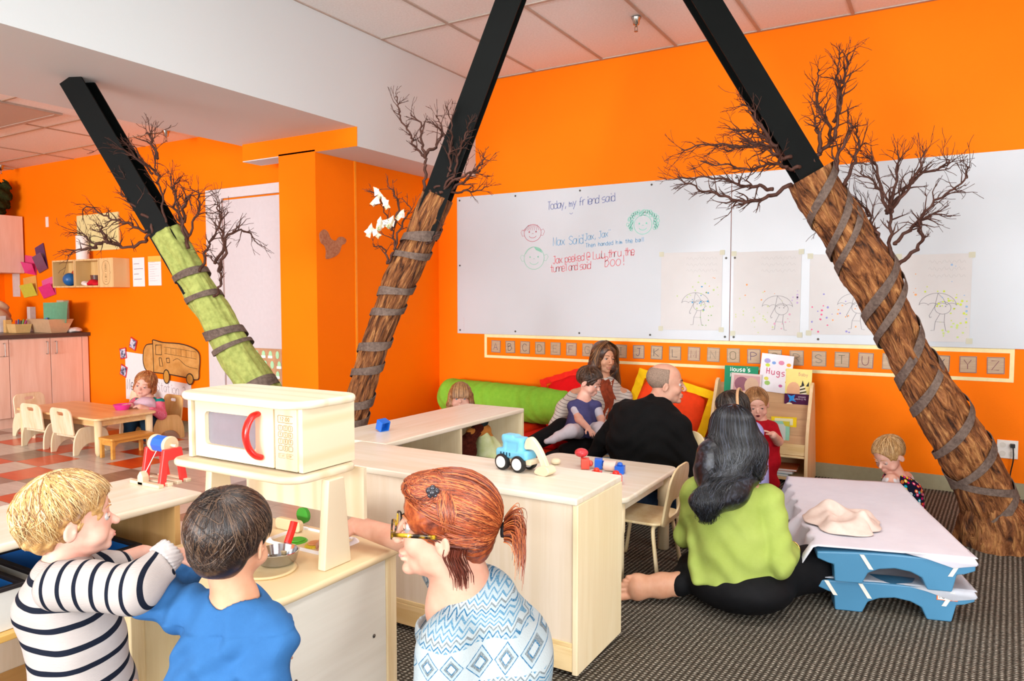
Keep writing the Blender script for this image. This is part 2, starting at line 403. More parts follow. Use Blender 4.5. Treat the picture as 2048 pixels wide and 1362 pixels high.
# ceiling vent, sprinklers
def perf_mat():
    n = NT('perforated_metal'); vv = n.co(scale=(70, 70, 70)); s_ = n.n('ShaderNodeTexVoronoi', _feature='F1'); n.L(vv, s_.inputs[0]); s_.inputs['Randomness'].default_value = 0
    n.base(n.ramp(s_.outputs[0], [(.28, '#3a332c'), (.36, '#c9c0b4')])); return n.done(.5, .4)
vt = empty('ceiling_vent', (-6.6, 2.95, 2.70), 0, 'perforated square ceiling vent above the kitchen corner', 'vent')
MB().box((-.52, -.5, -.012), (.52, .27, -.003)).build('grille', perf_mat(), vt)
mb = MB(); mb.box((-.56, -.54, -.016), (-.52, .31, 0)).box((.52, -.54, -.016), (.56, .31, 0)).box((-.52, .27, -.016), (.52, .31, 0)).box((-.52, -.54, -.016), (.52, -.5, 0)); mb.build('frame', M_bar, vt)
def sprinkler(loc, label):
    t = empty('sprinkler', loc, 0, label, 'sprinkler', 'ceiling sprinklers')
    MB().lathe([(0, -.062), (.006, -.062), (.008, -.055), (.012, -.05), (.02, -.047), (.024, -.02), (.034, -.004), (.034, 0)], n=16).build('escutcheon', plain('#b9b5ad', .2, .6, metal=1), t, smooth=True)
    mb = MB(); mb.tube([(-.009, 0, -.06), (-.009, 0, -.085), (0, 0, -.09)], .0025, 6).tube([(.009, 0, -.06), (.009, 0, -.085), (0, 0, -.09)], .0025, 6); mb.lathe([(0, -.094), (.013, -.093), (.013, -.09), (0, -.09)], n=12)
    mb.build('deflector', plain('#9a9488', .3, .6, metal=1), t)
sprinkler((-1.875, 4.80, 3.136), 'chrome sprinkler head on the main ceiling above the whiteboard'); sprinkler((-5.895, 4.05, 2.70), 'sprinkler head peeping below the white bulkhead, beside the twigs'); sprinkler((-8.94, 4.15, 2.70), 'sprinkler head on the kitchen ceiling at the far left')

# the unseen window wall behind the camera: daylight comes in through its two openings
mb = MB(); WB = -9.4
for x0_, x1_, z0_, z1_ in ((-9.5, -6.6, 0, 3.14), (-6.6, -.6, 0, .75), (-6.6, -.6, 2.75, 3.14), (-.6, .3, 0, 3.14), (.3, 2.0, 0, .9), (.3, 2.0, 2.4, 3.14), (2.0, 2.7, 0, 3.14)): mb.box((x0_, WB-.12, z0_), (x1_, WB, z1_))
struct('wall_rear', mb, white_mat('#d8d6d0', .7))
mb = MB()
for k in range(6): mb.box((-6.6+k*1.188, WB-.08, .75), (-6.54+k*1.188, WB-.04, 2.75))
mb.box((-6.6, WB-.08, .75), (-.6, WB-.04, .81)).box((-6.6, WB-.08, 2.69), (-.6, WB-.04, 2.75)); struct('window_1', mb, plain('#e6e6e4', .4))
mb = MB(); mb.box((.3, WB-.08, .9), (2.0, WB-.04, .96)).box((.3, WB-.08, 2.34), (2.0, WB-.04, 2.4)).box((1.12, WB-.08, .96), (1.18, WB-.04, 2.34)); struct('window_2', mb, plain('#e6e6e4', .4))
# ================================================================ pen strokes for everything handwritten
GL = {'A':'02 28 42|14 34','B':'02 08|~08 28 37 26 05|~05 26 44 33 22 02','C':'~47 38 18 06 04 12 32 43','D':'02 08|~08 28 46 44 22 02','E':'48 08 02 42|05 35','F':'48 08 02|05 35',
'G':'~47 38 18 06 04 12 32 43|43 45 25','H':'08 02|48 42|05 45','I':'28 22|18 38|12 32','J':'18 48|~38 34 22 12 03','K':'08 02|48 05 42','L':'08 02 42','M':'02 08 23 48 42','N':'02 08 42 48',
'O':'~28 07 05 03 22 43 45 47 28','P':'02 08|~08 28 47 46 25 05','Q':'~28 07 05 03 22 43 45 47 28|24 41','R':'02 08|~08 28 47 46 25 05|25 42','S':'~47 28 07 06 25 44 43 22 03','T':'08 48|28 22',
'U':'~08 04 12 32 44 48','V':'08 22 48','W':'08 12 25 32 48','X':'08 42|48 02','Y':'08 25 48|25 22','Z':'08 48 02 42',
'a':'~45 26 05 03 22 33 45|46 42','b':'08 02|~05 26 45 43 22 03','c':'~45 26 05 03 22 43','d':'48 42|~45 26 05 03 22 43','e':'~04 44 36 16 04 12 32 43','f':'~38 28 17 14 12|05 35',
'g':'~45 26 05 04 23 34|~46 41 20 01','h':'08 02|~04 26 45 42','i':'26 22|28 27','j':'~26 21 10|28 27','k':'08 02|46 04 42','l':'28 22','m':'06 02|~04 15 24 22|~24 35 44 42','n':'06 02|~04 26 45 42',
'o':'~26 05 03 22 43 45 26','p':'06 00|~05 26 45 43 22 03','q':'46 40|~45 26 05 03 22 43','r':'06 02|~04 16 36','s':'~46 26 05 14 34 43 22 02','t':'~28 23 32|06 46','u':'~06 03 22 43|46 42','v':'06 22 46',
'w':'06 12 25 32 46','x':'06 42|46 02','y':'06 23|46 10','z':'06 46 02 42','0':'~28 06 04 22 44 46 28','1':'17 28 22','2':'~07 28 46 04 02|02 42','3':'~07 28 46 25|~25 44 22 03','4':'38 32|38 04 44',
'5':'48 08 05|~05 25 44 22 02','6':'~38 06 04 22 43 35 04','7':'08 48 12','8':'~28 06 25 43 22 03 25 46 28','9':'~46 28 06 25 46|46 22','!':'28 24|23 22','"':'18 17|38 37',"'":'28 27',',':'23 11',':':'25 24|23 22','@':'~34 25 14 24 34|~35 44 47 28 07 03 12 32','.':'22 23',' ':'','-':'15 35'}
def catmull(p, k=4):
    if len(p) < 3: return p
    q = [p[0]]+list(p)+[p[-1]]
    if p[0] == p[-1]: q[0] = p[-2]; q[-1] = p[1]
    out = []
    for i in range(1, len(q)-2):
        a, b, c, d = [np.array(q[j], float) for j in (i-1, i, i+1, i+2)]
        for t in np.linspace(0, 1, k, endpoint=False): out.append(tuple(.5*((2*b)+(-a+c)*t+(2*a-5*b+4*c-d)*t*t+(-a+3*b-3*c+d)*t**3)))
    out.append(tuple(q[-2])); return out
def ribbon(mb, pts, wd, F, mi=None):     # flat pen line in a plane; F maps (u,v) to 3-D
    pts = [np.array(p, float) for p in pts]; k = len(pts)
    if k < 2: return
    L, R = [], []
    for i in range(k):
        t = pts[min(i+1, k-1)]-pts[max(i-1, 0)]; t = t/(np.linalg.norm(t)+1e-9); n = np.array([-t[1], t[0]])*wd/2
        L.append(F(*(pts[i]+n))); R.append(F(*(pts[i]-n)))
    mb.add(L+R, [(i, i+1, k+i+1, k+i) for i in range(k-1)], mi)
def write(mb, text, x, y, h, F, wd, adv=None, slope=0, seed=0, mi=None, jit=.06, asp=.62):
    rnd = random.Random(seed+len(text)); g = h/6
    for ch in text:
        gl = GL.get(ch, ''); a = rnd.uniform(-jit, jit); ox, oy = x, y
        for st in gl.split('|'):
            if not st: continue
            sm = st[0] == '~'; st = st.lstrip('~'); p = [(int(q[0]), int(q[1])-2) for q in st.split()]
            if sm: p = catmull(p)
            p = [(ox+(u*asp*1.05+v*a)*g, oy+v*g+slope*(u*asp*g)) for u, v in p]
            ribbon(mb, p, wd, F, mi)
        wch = .72 if ch in ' ' else .5 if ch in "iIl!',.:" else .85
        dx = (adv or h*.62)*wch/.85; x += dx; y += slope*dx
    return x
def ring(cx, cy, rx, ry, n=24, a0=0, a1=360): return [(cx+rx*math.cos(math.radians(a0+(a1-a0)*i/n)), cy+ry*math.sin(math.radians(a0+(a1-a0)*i/n))) for i in range(n+1)]
def ink(c, a=0): return plain(c, .6, .2, .03, name='ink')

# ================================================================ FURNITURE
M_bir = wood('#e5dccc', '#dccfb8', 0, 1.0, .33, 'birch_x'); M_biry = wood('#e5dccc', '#dccfb8', 1, 1.0, .33, 'birch_y'); M_birz = wood('#ecdcb8', '#e5d2aa', 2, 1.0, .38, 'birch_z')
M_bpan = wood('#dccdb8', '#d6c5ac', 2, .8, .55, 'birch_panel', .35); M_edge = wood('#e9cf9c', '#d9b87e', 0, 1.4, .35, 'birch_edge'); M_edgey = wood('#e9cf9c', '#d9b87e', 1, 1.4, .35, 'birch_edge_y')
M_map = wood('#ecc994', '#dfb77c', 0, .7, .3, 'maple_x'); M_mapz = wood('#f1deb8', '#e2c898', 2, 1, .4, 'maple_z')
# long storage cabinet seen from its back
c = empty('storage_cabinet', (-1.64, 2.305, 0), 0, 'long pale birch storage cabinet with its plain back to the camera, toy digger on top', 'cabinet')
def P(n, mb, m, par, **kw): return mb.build(n, m, par, off=tuple(par.location), **kw)
P('top', MB().box((-2.277, 2.112, .575), (-1.012, 2.494, .60)), M_bir, c, bevel=.006)
P('side_panel', MB().box((-1.030, 2.118, .012), (-1.010, 2.492, .577)), M_birz, c, bevel=.003)
P('side_panel', MB().box((-2.277, 2.118, .012), (-2.257, 2.492, .577)), M_birz, c, bevel=.003)
P('back_panel', MB().box((-2.257, 2.126, .10), (-1.030, 2.134, .576)), M_bpan, c)
P('front_rail', MB().box((-2.257, 2.121, .10), (-1.030, 2.1255, .116)).box((-2.257, 2.12, .02), (-1.03, 2.132, .10)), M_edge, c, bevel=.002)
P('shelf', MB().box((-2.257, 2.134, .08), (-1.03, 2.49, .10)).box((-2.257, 2.14, .32), (-1.03, 2.485, .338)), M_bir, c)
# shelf unit behind it, open towards the right
c = empty('storage_shelf', (-2.34, 3.11, 0), 0, 'birch shelf unit running back towards the green bolster, dolls in its open compartment', 'shelf')
P('top', MB().box((-2.545, 2.50, .575), (-2.138, 3.745, .60)), M_biry, c, bevel=.006)
P('side_panel', MB().box((-2.545, 3.722, .0), (-2.14, 3.742, .576)), M_birz, c); P('side_panel', MB().box((-2.545, 2.502, .0), (-2.14, 2.522, .576)), M_birz, c)
P('back_panel', MB().box((-2.545, 2.52, .02), (-2.535, 3.722, .576)), M_bpan, c)
P('divider', MB().box((-2.534, 3.10, .08), (-2.15, 3.118, .576)), M_birz, c)
P('shelf', MB().box((-2.534, 2.522, .06), (-2.145, 3.722, .08)).box((-2.534, 3.118, .33), (-2.145, 3.722, .348)), M_biry, c)
# near left shelf unit, open towards the right, toddlers stand at it
c = empty('storage_shelf', (-2.31, .85, 0), 0, 'birch shelf unit at the left edge, toy bins on its middle shelf', 'shelf')
P('top', MB().box((-2.52, .2, .575), (-2.118, 1.56, .60)), M_biry, c, bevel=.008)
P('side_panel', MB().box((-2.515, 1.455, .0), (-2.125, 1.475, .576)), wood('#d8b076', '#cda468', 2, .8, .45, 'inner_panel'), c); P('side_panel', MB().box((-2.515, .22, .0), (-2.125, .24, .576)), M_birz, c)
P('back_panel', MB().box((-2.515, .24, .02), (-2.507, 1.455, .576)), M_bpan, c)
P('shelf', MB().box((-2.506, .24, .332), (-2.128, 1.455, .352)).box((-2.506, .24, .06), (-2.128, 1.455, .08)), wood('#e0b468', '#d2a354', 1, .8, .3, 'honey_shelf'), c, bevel=.003)

# play kitchen
K = empty('play_kitchen', (-1.68, 1.42, 0), 0, 'pine play kitchen unit with sink, stove rings and a posted upper board', 'play kitchen')
top = rrect(-1.99, 1.15, -1.395, 1.712, [.03, .03, .06, .13], 8)
P('countertop', MB().prism(top, .478, .5), pine('#f2dcb4', '#e0bd84', 1), K, bevel=.009, seg=3)
P('side_panel', MB().box((-1.432, 1.235, .02), (-1.418, 1.655, .478)), wood('#e2ded2', '#dcd7ca', 1, .5, .5, 'pale_side', .4), K, bevel=.002)
P('side_panel', MB().box((-1.968, 1.235, .02), (-1.954, 1.655, .478)), M_birz, K)
for (x, y) in ((-1.445, 1.19), (-1.445, 1.655), (-1.982, 1.19), (-1.982, 1.655)):
    P('leg', MB().box((x, y, 0), (x+.032, y+.045, .478)), M_mapz, K, bevel=.005)
P('shelf', MB().box((-1.95, 1.20, .09), (-1.45, 1.65, .108)), M_bir, K)
P('back_panel', MB().box((-1.95, 1.655, .09), (-1.45, 1.665, .476)), M_bpan, K)
mb = MB()
for y in (1.30, 1.60):
    P('screw', MB().lathe([(.0, 0), (.005, 0), (.006, .002), (.002, .004), (0, .004)], (-1.418, y, .26), 10, (1, 0, 0)), plain('#6b6b68', .3, .5, metal=.9), K)
tap = pine('#f0e3c8', '#dcc79e', 2)
for x0, x1 in ((-1.468, -1.44), (-1.955, -1.927)):
    P('post', MB().prism([(1.43, .5), (1.535, .5), (1.51, .747), (1.45, .747)], x0, x1, 'x'), tap, K, bevel=.004)
P('rear_board', MB().box((-1.955, 1.60, .60), (-1.45, 1.612, .75)), tap, K)
P('upper_board', MB().prism(rrect(-1.995, 1.345, -1.462, 1.605, [.05, .05, .05, .07], 7), .747, .769), pine('#f4e8d0', '#e3cfa6', 0), K, bevel=.009, seg=3)
# sink basin: a rim and a bowl sunk under the counter surface
S_ = SDF(.0045)
S_.box((-1.66, 1.60, .485), (.135, .085, .03), rad=.03); S_.box((-1.66, 1.60, .51), (.118, .070, .043), rad=.03, k=.006, op=-1)
sk = S_.build('sink_basin', plain('#eeeef2', .25, .5, .01), K, off=K.location)
P('stove_ring', MB().lathe([(.075, .5), (.08, .506), (.072, .508), (.066, .503), (.0, .503)], (-1.585, 1.36, 0), 32), pine('#ecd3a4', '#dcb87c', 1), K, smooth=True)
P('stove_ring', MB().lathe([(.06, .5), (.065, .506), (.057, .508), (.05, .503), (.0, .503)], (-1.80, 1.30, 0), 32), pine('#ecd3a4', '#dcb87c', 1), K, smooth=True)
# toy microwave on the upper board
W = empty('toy_microwave', (-1.72, 1.5, .772), 0, 'wooden toy microwave with red handle and engraved keypad, on the play kitchen', 'toy microwave')
pw = pine('#f6ecd6', '#ead6b0', 0)
P('top', MB().prism(rrect(-1.985, 1.355, -1.458, 1.615, [.06, .06, .08, .09], 8), .945, .968), pw, W, bevel=.01, seg=3)
P('side_panel', MB().box((-1.50, 1.40, .772), (-1.484, 1.60, .945)), pine('#f5e9cd', '#e8d4a4', 1), W); P('side_panel', MB().box((-1.945, 1.385, .772), (-1.93, 1.60, .945)), pine('#f5e9cd', '#e8d4a4', 1), W)
P('back_panel', MB().box((-1.93, 1.59, .772), (-1.50, 1.60, .945)), pw, W)
# door is a frame round a window
dx0, dx1, dz0, dz1 = -1.922, -1.588, .776, .942
ox0, ox1, oz0, oz1 = -1.878, -1.66, .815, .912
def frame_mesh(x0, x1, z0, z1, a0, a1, c0, c1, y0, y1, r=.014):
    o = rrect(x0, z0, x1, z1, .002, 6); i = rrect(a0, c0, a1, c1, r, 6); n = len(o); m_ = MB()
    vs = [(p[0], y0, p[1]) for p in o]+[(p[0], y0, p[1]) for p in i]+[(p[0], y1, p[1]) for p in o]+[(p[0], y1, p[1]) for p in i]
    fs = []
    for q in range(n):
        r_ = (q+1) % n; fs += [(q, r_, n+r_, n+q), (2*n+q, 3*n+q, 3*n+r_, 2*n+r_), (q, 2*n+q, 2*n+r_, r_), (n+q, n+r_, 3*n+r_, 3*n+q)]
    return m_.add(vs, fs)
dr = P('door', frame_mesh(dx0, dx1, dz0, dz1, ox0, ox1, oz0, oz1, 1.392, 1.41), pine('#f4e6c8', '#e6cfa0', 0), W)
P('window_pane', MB().box((ox0-.005, 1.405, oz0-.005), (ox1+.005, 1.408, oz1+.005)), plain('#8d8890', .08, .6, .03, Alpha=.85), W)
hb = MB(); hp = [(-1.652, 1.392, .921), (-1.652, 1.375, .916), (-1.656, 1.362, .895), (-1.658, 1.356, .865), (-1.655, 1.362, .832), (-1.645, 1.375, .808), (-1.638, 1.392, .800)]
hb.tube(catmull(hp, 4), [.016]*25, 12, flat=.55, up=(0, 1, 0))
P('door_handle', hb, plain('#e81c18', .25, .5, .02), W, smooth=True)
cp = P('control_panel', MB().box((-1.584, 1.393, .774), (-1.50, 1.408, .944)), pine('#ecd9ba', '#dfc79c', 2), W, bevel=.002)
mb = MB(); F = lambda u, v: (-1.58+u, 1.3925, .776+v)
ribbon(mb, rrect(.01, .129, .066, .148, .002, 3)+[(.066, .13)], .0014, F)
write(mb, '12:00', .018, .1335, .0105, F, .0014, adv=.0085, jit=0)
k_ = 1
for r_ in range(4):
    for q in range(3):
        x = .011+q*.0195; y = .108-r_*.0185; ribbon(mb, rrect(x, y, x+.0155, y+.0135, .003, 3)+[(x+.0155, y+.0105)], .0013, F)
        write(mb, '123456789'[k_-1] if k_ < 10 else {10: '-', 11: '0', 12: '-'}[k_], x+.0055, y+.003, .0085, F, .0011, jit=0); k_ += 1
for x0, x1, t_ in ((.011, .0365, 'START'), (.041, .0665, 'STOP')):
    ribbon(mb, rrect(x0, .032, x1, .044, .002, 3)+[(x1, .034)], .0008, F); write(mb, t_, x0+.003, .035, .006, F, .0006, adv=.0045, jit=0)
P('engraving', mb, ink('#8a6a3c'), W)

# toddler cube chairs and the low table in the kitchen corner
M_ch = wood('#eedcbe', '#e0c69c', 2, 1, .45, 'chair_ply')
def side_pts(w=.30, h=.215):     # rounded side with an arch cut out underneath
    return catmull([(0, 0), (.005, .10), (.03, .175), (.075, h), (.2, h), (.27, .18), (.295, .10), (w, 0), (.262, 0)], 3)+catmull([(.24, .04), (.20, .075), (.15, .085), (.10, .075), (.06, .04), (.04, 0)], 3)
def cube_chair(loc, rz, label, m=None):
    t = empty('toddler_chair', loc, rz, label, 'chair', 'toddler chairs at the low table'); m = m or M_ch
    for x in (-.165, .147): MB().prism(side_pts(), x, x+.018, 'x').build('side', m, t, bevel=.004)
    MB().box((-.147, .045, .135), (.147, .27, .15)).build('seat', m, t)
    # backrest with a hand hole: a frame mesh, leaning slightly
    o = rrect(-.147, .16, .147, .375, [.06, .06, .01, .01], 8); i = rrect(-.045, .315, .045, .343, .0135, 8); n = len(o)
    mb = MB(); vs = []
    for y in (0.012, .026):
        vs += [(p[0], y-(p[1]-.16)*.12, p[1]) for p in o]+[(p[0], y-(p[1]-.16)*.12, p[1]) for p in i]
    fs = []
    for q in range(n):
        r_ = (q+1) % n; fs += [(q, r_, n+r_, n+q), (2*n+q, 3*n+q, 3*n+r_, 2*n+r_), (q, 2*n+q, 2*n+r_, r_), (n+q, n+r_, 3*n+r_, 3*n+q)]
    mb.add(vs, fs).build('backrest', m, t, bevel=.003); return t
cube_chair((-6.085, 3.19, 0), .02, 'pale plywood toddler chair at the near side of the low table, nearest the little bench')
cube_chair((-6.555, 3.20, 0), .05, 'pale plywood toddler chair at the near side of the low table, closest to the cabinets')
cube_chair((-7.32, 3.56, 0), -PI/2+.15, 'toddler chair at the cabinet end of the low table')
cube_chair((-6.62, 4.20, 0), PI, 'toddler chair at the far side of the low table, empty, against the orange wall')
gc = cube_chair((-6.05, 4.16, 0), PI-.05, 'honey coloured toddler chair that the little girl with a bib sits on', wood('#e2b778', '#d4a560', 2, 1, .45, 'honey_ply'))
T = empty('low_table', (-6.31, 3.51, 0), 0, 'low maple toddler table in the kitchen corner with a pink bowl on it', 'table')
P('tabletop', MB().prism(rrect(-6.93, 3.25, -5.70, 3.78, .05, 6), .285, .305), M_map, T, bevel=.006)
for x, y in ((-6.88, 3.30), (-5.76, 3.30), (-6.88, 3.73), (-5.76, 3.73)): P('leg', MB().lathe([(.018, 0), (.026, .03), (.03, .285)], (x, y, 0), 14), M_mapz, T, smooth=True)
P('apron', MB().box((-6.87, 3.29, .235), (-5.77, 3.305, .285)).box((-6.87, 3.725, .235), (-5.77, 3.74, .285)).box((-5.775, 3.3, .235), (-5.76, 3.73, .285)).box((-6.885, 3.3, .235), (-6.87, 3.73, .285)), M_map, T)
B = empty('step_bench', (-5.615, 3.44, 0), 0, 'small honey wood bench standing in front of the low table', 'bench')
hw = wood('#dca350', '#c98d3c', 1, 1, .35, 'bench_wood')
P('seat', MB().prism(rrect(-5.71, 3.262, -5.52, 3.63, .02, 4), .143, .163), hw, B, bevel=.004)
for x, y in ((-5.70, 3.272), (-5.555, 3.272), (-5.70, 3.595), (-5.555, 3.595)): P('leg', MB().box((x, y, 0), (x+.026, y+.026, .143)), hw, B, bevel=.003)
P('apron', MB().prism([(3.298, .143), (3.298, .095), (3.33, .12), (3.56, .12), (3.595, .095), (3.595, .143)], -5.548, -5.535, 'x').prism([(3.298, .143), (3.298, .095), (3.33, .12), (3.56, .12), (3.595, .095), (3.595, .143)], -5.697, -5.684, 'x').box((-5.674, 3.277, .105), (-5.555, 3.287, .143)), hw, B)

# play table right of the long cabinet, and its two plywood chairs
T = empty('play_table', (-1.48, 3.18, 0), 0, 'birch play table with toy bricks on it, behind the long cabinet', 'table')
P('tabletop', MB().prism(rrect(-1.83, 2.83, -1.135, 3.545, .055, 7), .385, .41), M_bir, T, bevel=.009, seg=3)
for x, y in ((-1.78, 2.90), (-1.195, 2.90), (-1.78, 3.49), (-1.195, 3.49)): P('leg', MB().lathe([(.024, 0), (.028, .004), (.028, .24), (.031, .25), (.031, .385)], (x, y, 0), 18), M_birz, T, smooth=True)
P('apron', MB().box((-1.77, 2.885, .33), (-1.2, 2.9, .385)).box((-1.77, 3.475, .33), (-1.2, 3.49, .385)).box((-1.2, 2.9, .33), (-1.187, 3.48, .385)), M_bir, T)
def ply_chair(loc, rz, label):
    t = empty('plywood_chair', loc, rz, label, 'chair', 'plywood chairs at the play table'); m = wood('#edd8b0', '#dfc38e', 2, 1, .35, 'bent_ply')
    # bent leg frames front and rear, seat shell, shaped back with an opening
    for y, dy in ((-.10, -.035), (.10, .04)):
        for sx in (-1, 1):
            mb = MB(); mb.tube(catmull([(sx*.03, y, .238), (sx*.10, y, .236), (sx*.128, y, .215), (sx*.145, y+dy*.5, .11), (sx*.155, y+dy, 0)], 4), [.014]*17, 8, flat=.62, up=(0, 1, 0)); mb.build('leg', m, t, smooth=True)
    mb = MB(); mb.prism(rrect(-.145, -.14, .145, .14, .05, 7), .243, .256); mb.build('seat', m, t, bevel=.005)
    # back: grid in (x, s) swept up from the seat rear, hole in the middle
    o = rrect(-.13, .0, .13, .27, [.09, .09, .03, .03], 8); i = rrect(-.075, .03, .075, .11, [.035, .035, .035, .035], 8); n = len(o)
    def bend(x, s_, d): return (x, -.135-.05*(s_/.27)-d+.25*x*x, .235+s_)
    mb = MB(); vs = []
    for d in (0, .011): vs += [bend(p[0], p[1], d) for p in o]+[bend(p[0], p[1], d) for p in i]
    fs = []
    for q in range(n):
        r_ = (q+1) % n; fs += [(q, r_, n+r_, n+q), (2*n+q, 3*n+q, 3*n+r_, 2*n+r_), (q, 2*n+q, 2*n+r_, r_), (n+q, n+r_, 3*n+r_, 3*n+q)]
    mb.add(vs, fs).build('backrest', m, t, bevel=.003); return t
ply_chair((-1.20, 3.20, 0), PI/2, 'plywood child chair pushed in on the right side of the play table')
ply_chair((-1.30, 3.86, 0), PI-.25, 'plywood child chair at the far side of the play table, beside the man')

# book display shelf against the orange wall
Bk = empty('book_rack', (-1.1, 5.35, 0), 0, 'wooden front-facing book rack holding picture books against the orange wall', 'book rack')
M_rack = wood('#c9a074', '#ba9064', 0, .8, .5, 'rack_board'); M_rs = wood('#e6cba0', '#d9ba88', 2, 1, .4, 'rack_side')
for x in (-1.44, -.80): P('side_panel', MB().prism(catmull([(5.13, 0), (5.13, .2), (5.17, .4), (5.30, .66)], 3)+[(5.335, .675), (5.36, .66), (5.49, .03), (5.49, 0)], x, x+.022, 'x'), M_rs, Bk, bevel=.003)
for k, (y, z0, z1) in enumerate(((5.335, .50, .64), (5.285, .40, .52), (5.235, .30, .42), (5.19, .24, .32))):
    P('tier_panel', MB().add([(-1.418, y, z0), (-.80, y, z0), (-.80, y+.035, z1), (-1.418, y+.035, z1), (-1.418, y+.008, z0), (-.80, y+.008, z0), (-.80, y+.043, z1), (-1.418, y+.043, z1)], [(0, 1, 2, 3), (7, 6, 5, 4), (0, 4, 5, 1), (1, 5, 6, 2), (2, 6, 7, 3), (3, 7, 4, 0)]), M_rack, Bk)
P('front_rail', MB().box((-1.418, 5.145, .20), (-.80, 5.157, .275)), M_edge, Bk, bevel=.003)
P('shelf', MB().box((-1.418, 5.14, .182), (-.80, 5.44, .198)).box((-1.418, 5.14, .03), (-.80, 5.46, .048)), M_edge, Bk, bevel=.003)
P('back_panel', MB().box((-1.418, 5.46, .03), (-.80, 5.468, .45)), M_rack, Bk)

# kitchen cabinets at the far left
M_cab = wood('#e9c7b4', '#dfb8a2', 2, .9, .5, 'pink_laminate', .6); M_met = plain('#a5a09a', .3, .5, metal=.9)
Cb = empty('base_cabinet', (-8.3, 3.8, 0), 0, 'pale pink wood base cabinets with bar handles under the dark worktop', 'cabinet')
P('body', MB().box((-9.38, 2.2, .10), (-7.72, 4.335, .86)), M_cab, Cb); P('toe_kick', MB().box((-9.38, 2.2, 0), (-7.76, 4.335, .10)), M_cab, Cb)
for y0_, y1_, z0_, hy in ((3.965, 4.27, .105, 4.01), (3.588, 3.958, .105, 3.925), (3.0, 3.581, .105, 3.54), (3.0, 3.581, .70, None)):
    z1_ = .70-.006 if (y0_ == 3.0 and z0_ < .2) else .855
    q = P('door' if hy else 'drawer', MB().box((-7.719, y0_, z0_), (-7.70, y1_, z1_)), M_cab, Cb, bevel=.002)
    if hy: MB().tube([(-7.70, hy, .82), (-7.672, hy, .82), (-7.672, hy, .70), (-7.70, hy, .70)], .006, 8).build('handle', M_met, q, off=tuple(Cb.location))
P('filler_strip', MB().box((-7.719, 4.275, .105), (-7.70, 4.335, .855)), M_cab, Cb)
tag(MB().box((-9.38, 2.2, .862), (-7.67, 4.345, .90)).build('worktop', plain('#4b3a35', .35, .45, .12, 60), None, bevel=.004), 'dark brown worktop along the kitchen corner, loaded with boxes', 'worktop')
U = empty('wall_cabinet', (-9.1, 3.9, 1.53), 0, 'pale pink wall cabinet at the left edge above the worktop', 'cabinet')
P('body', MB().box((-9.38, 2.8, 1.53), (-8.92, 4.335, 2.16)), M_cab, U)
P('door', MB().box((-8.919, 3.92, 1.532), (-8.90, 4.33, 2.158)), M_cab, U, bevel=.002); P('door', MB().box((-8.919, 3.5, 1.532), (-8.90, 3.915, 2.158)), M_cab, U, bevel=.002)
# measured centre lines, in metres within the upright plane of the steel braces (s along, z up)
BR = {}
BR['trunk_r'] = ((-0.937,1.868,0.113),(-0.839,1.7,0.102),(-0.732,1.538,0.11),(-0.628,1.374,0.124),(-0.547,1.2,0.108),(-0.467,1.023,0.094),(-0.371,0.853,0.103),(-0.27,0.688,0.117),(-0.173,0.52,0.124),(-0.083,0.354,0.12),(-0.01,0.178,0.12),(0.038,-0.008,0.149))
BR['trunk_m'] = ((-2.842,1.791,0.073),(-2.898,1.673,0.081),(-2.948,1.551,0.077),(-3.01,1.434,0.082),(-3.069,1.315,0.079),(-3.118,1.19,0.07),(-3.171,1.065,0.071),(-3.218,0.938,0.069),(-3.256,0.806,0.067),(-3.299,0.677,0.049),(-3.336,0.544,0.04),(-3.373,0.411,0.028))
BR['trunk_g'] = ((-4.38,1.607,0.082),(-4.323,1.516,0.08),(-4.268,1.423,0.08),(-4.215,1.33,0.081),(-4.161,1.237,0.082),(-4.106,1.144,0.083),(-4.054,1.05,0.09),(-3.999,0.959,0.097),(-3.94,0.869,0.101),(-3.883,0.778,0.096),(-3.824,0.688,0.093),(-3.764,0.599,0.09))
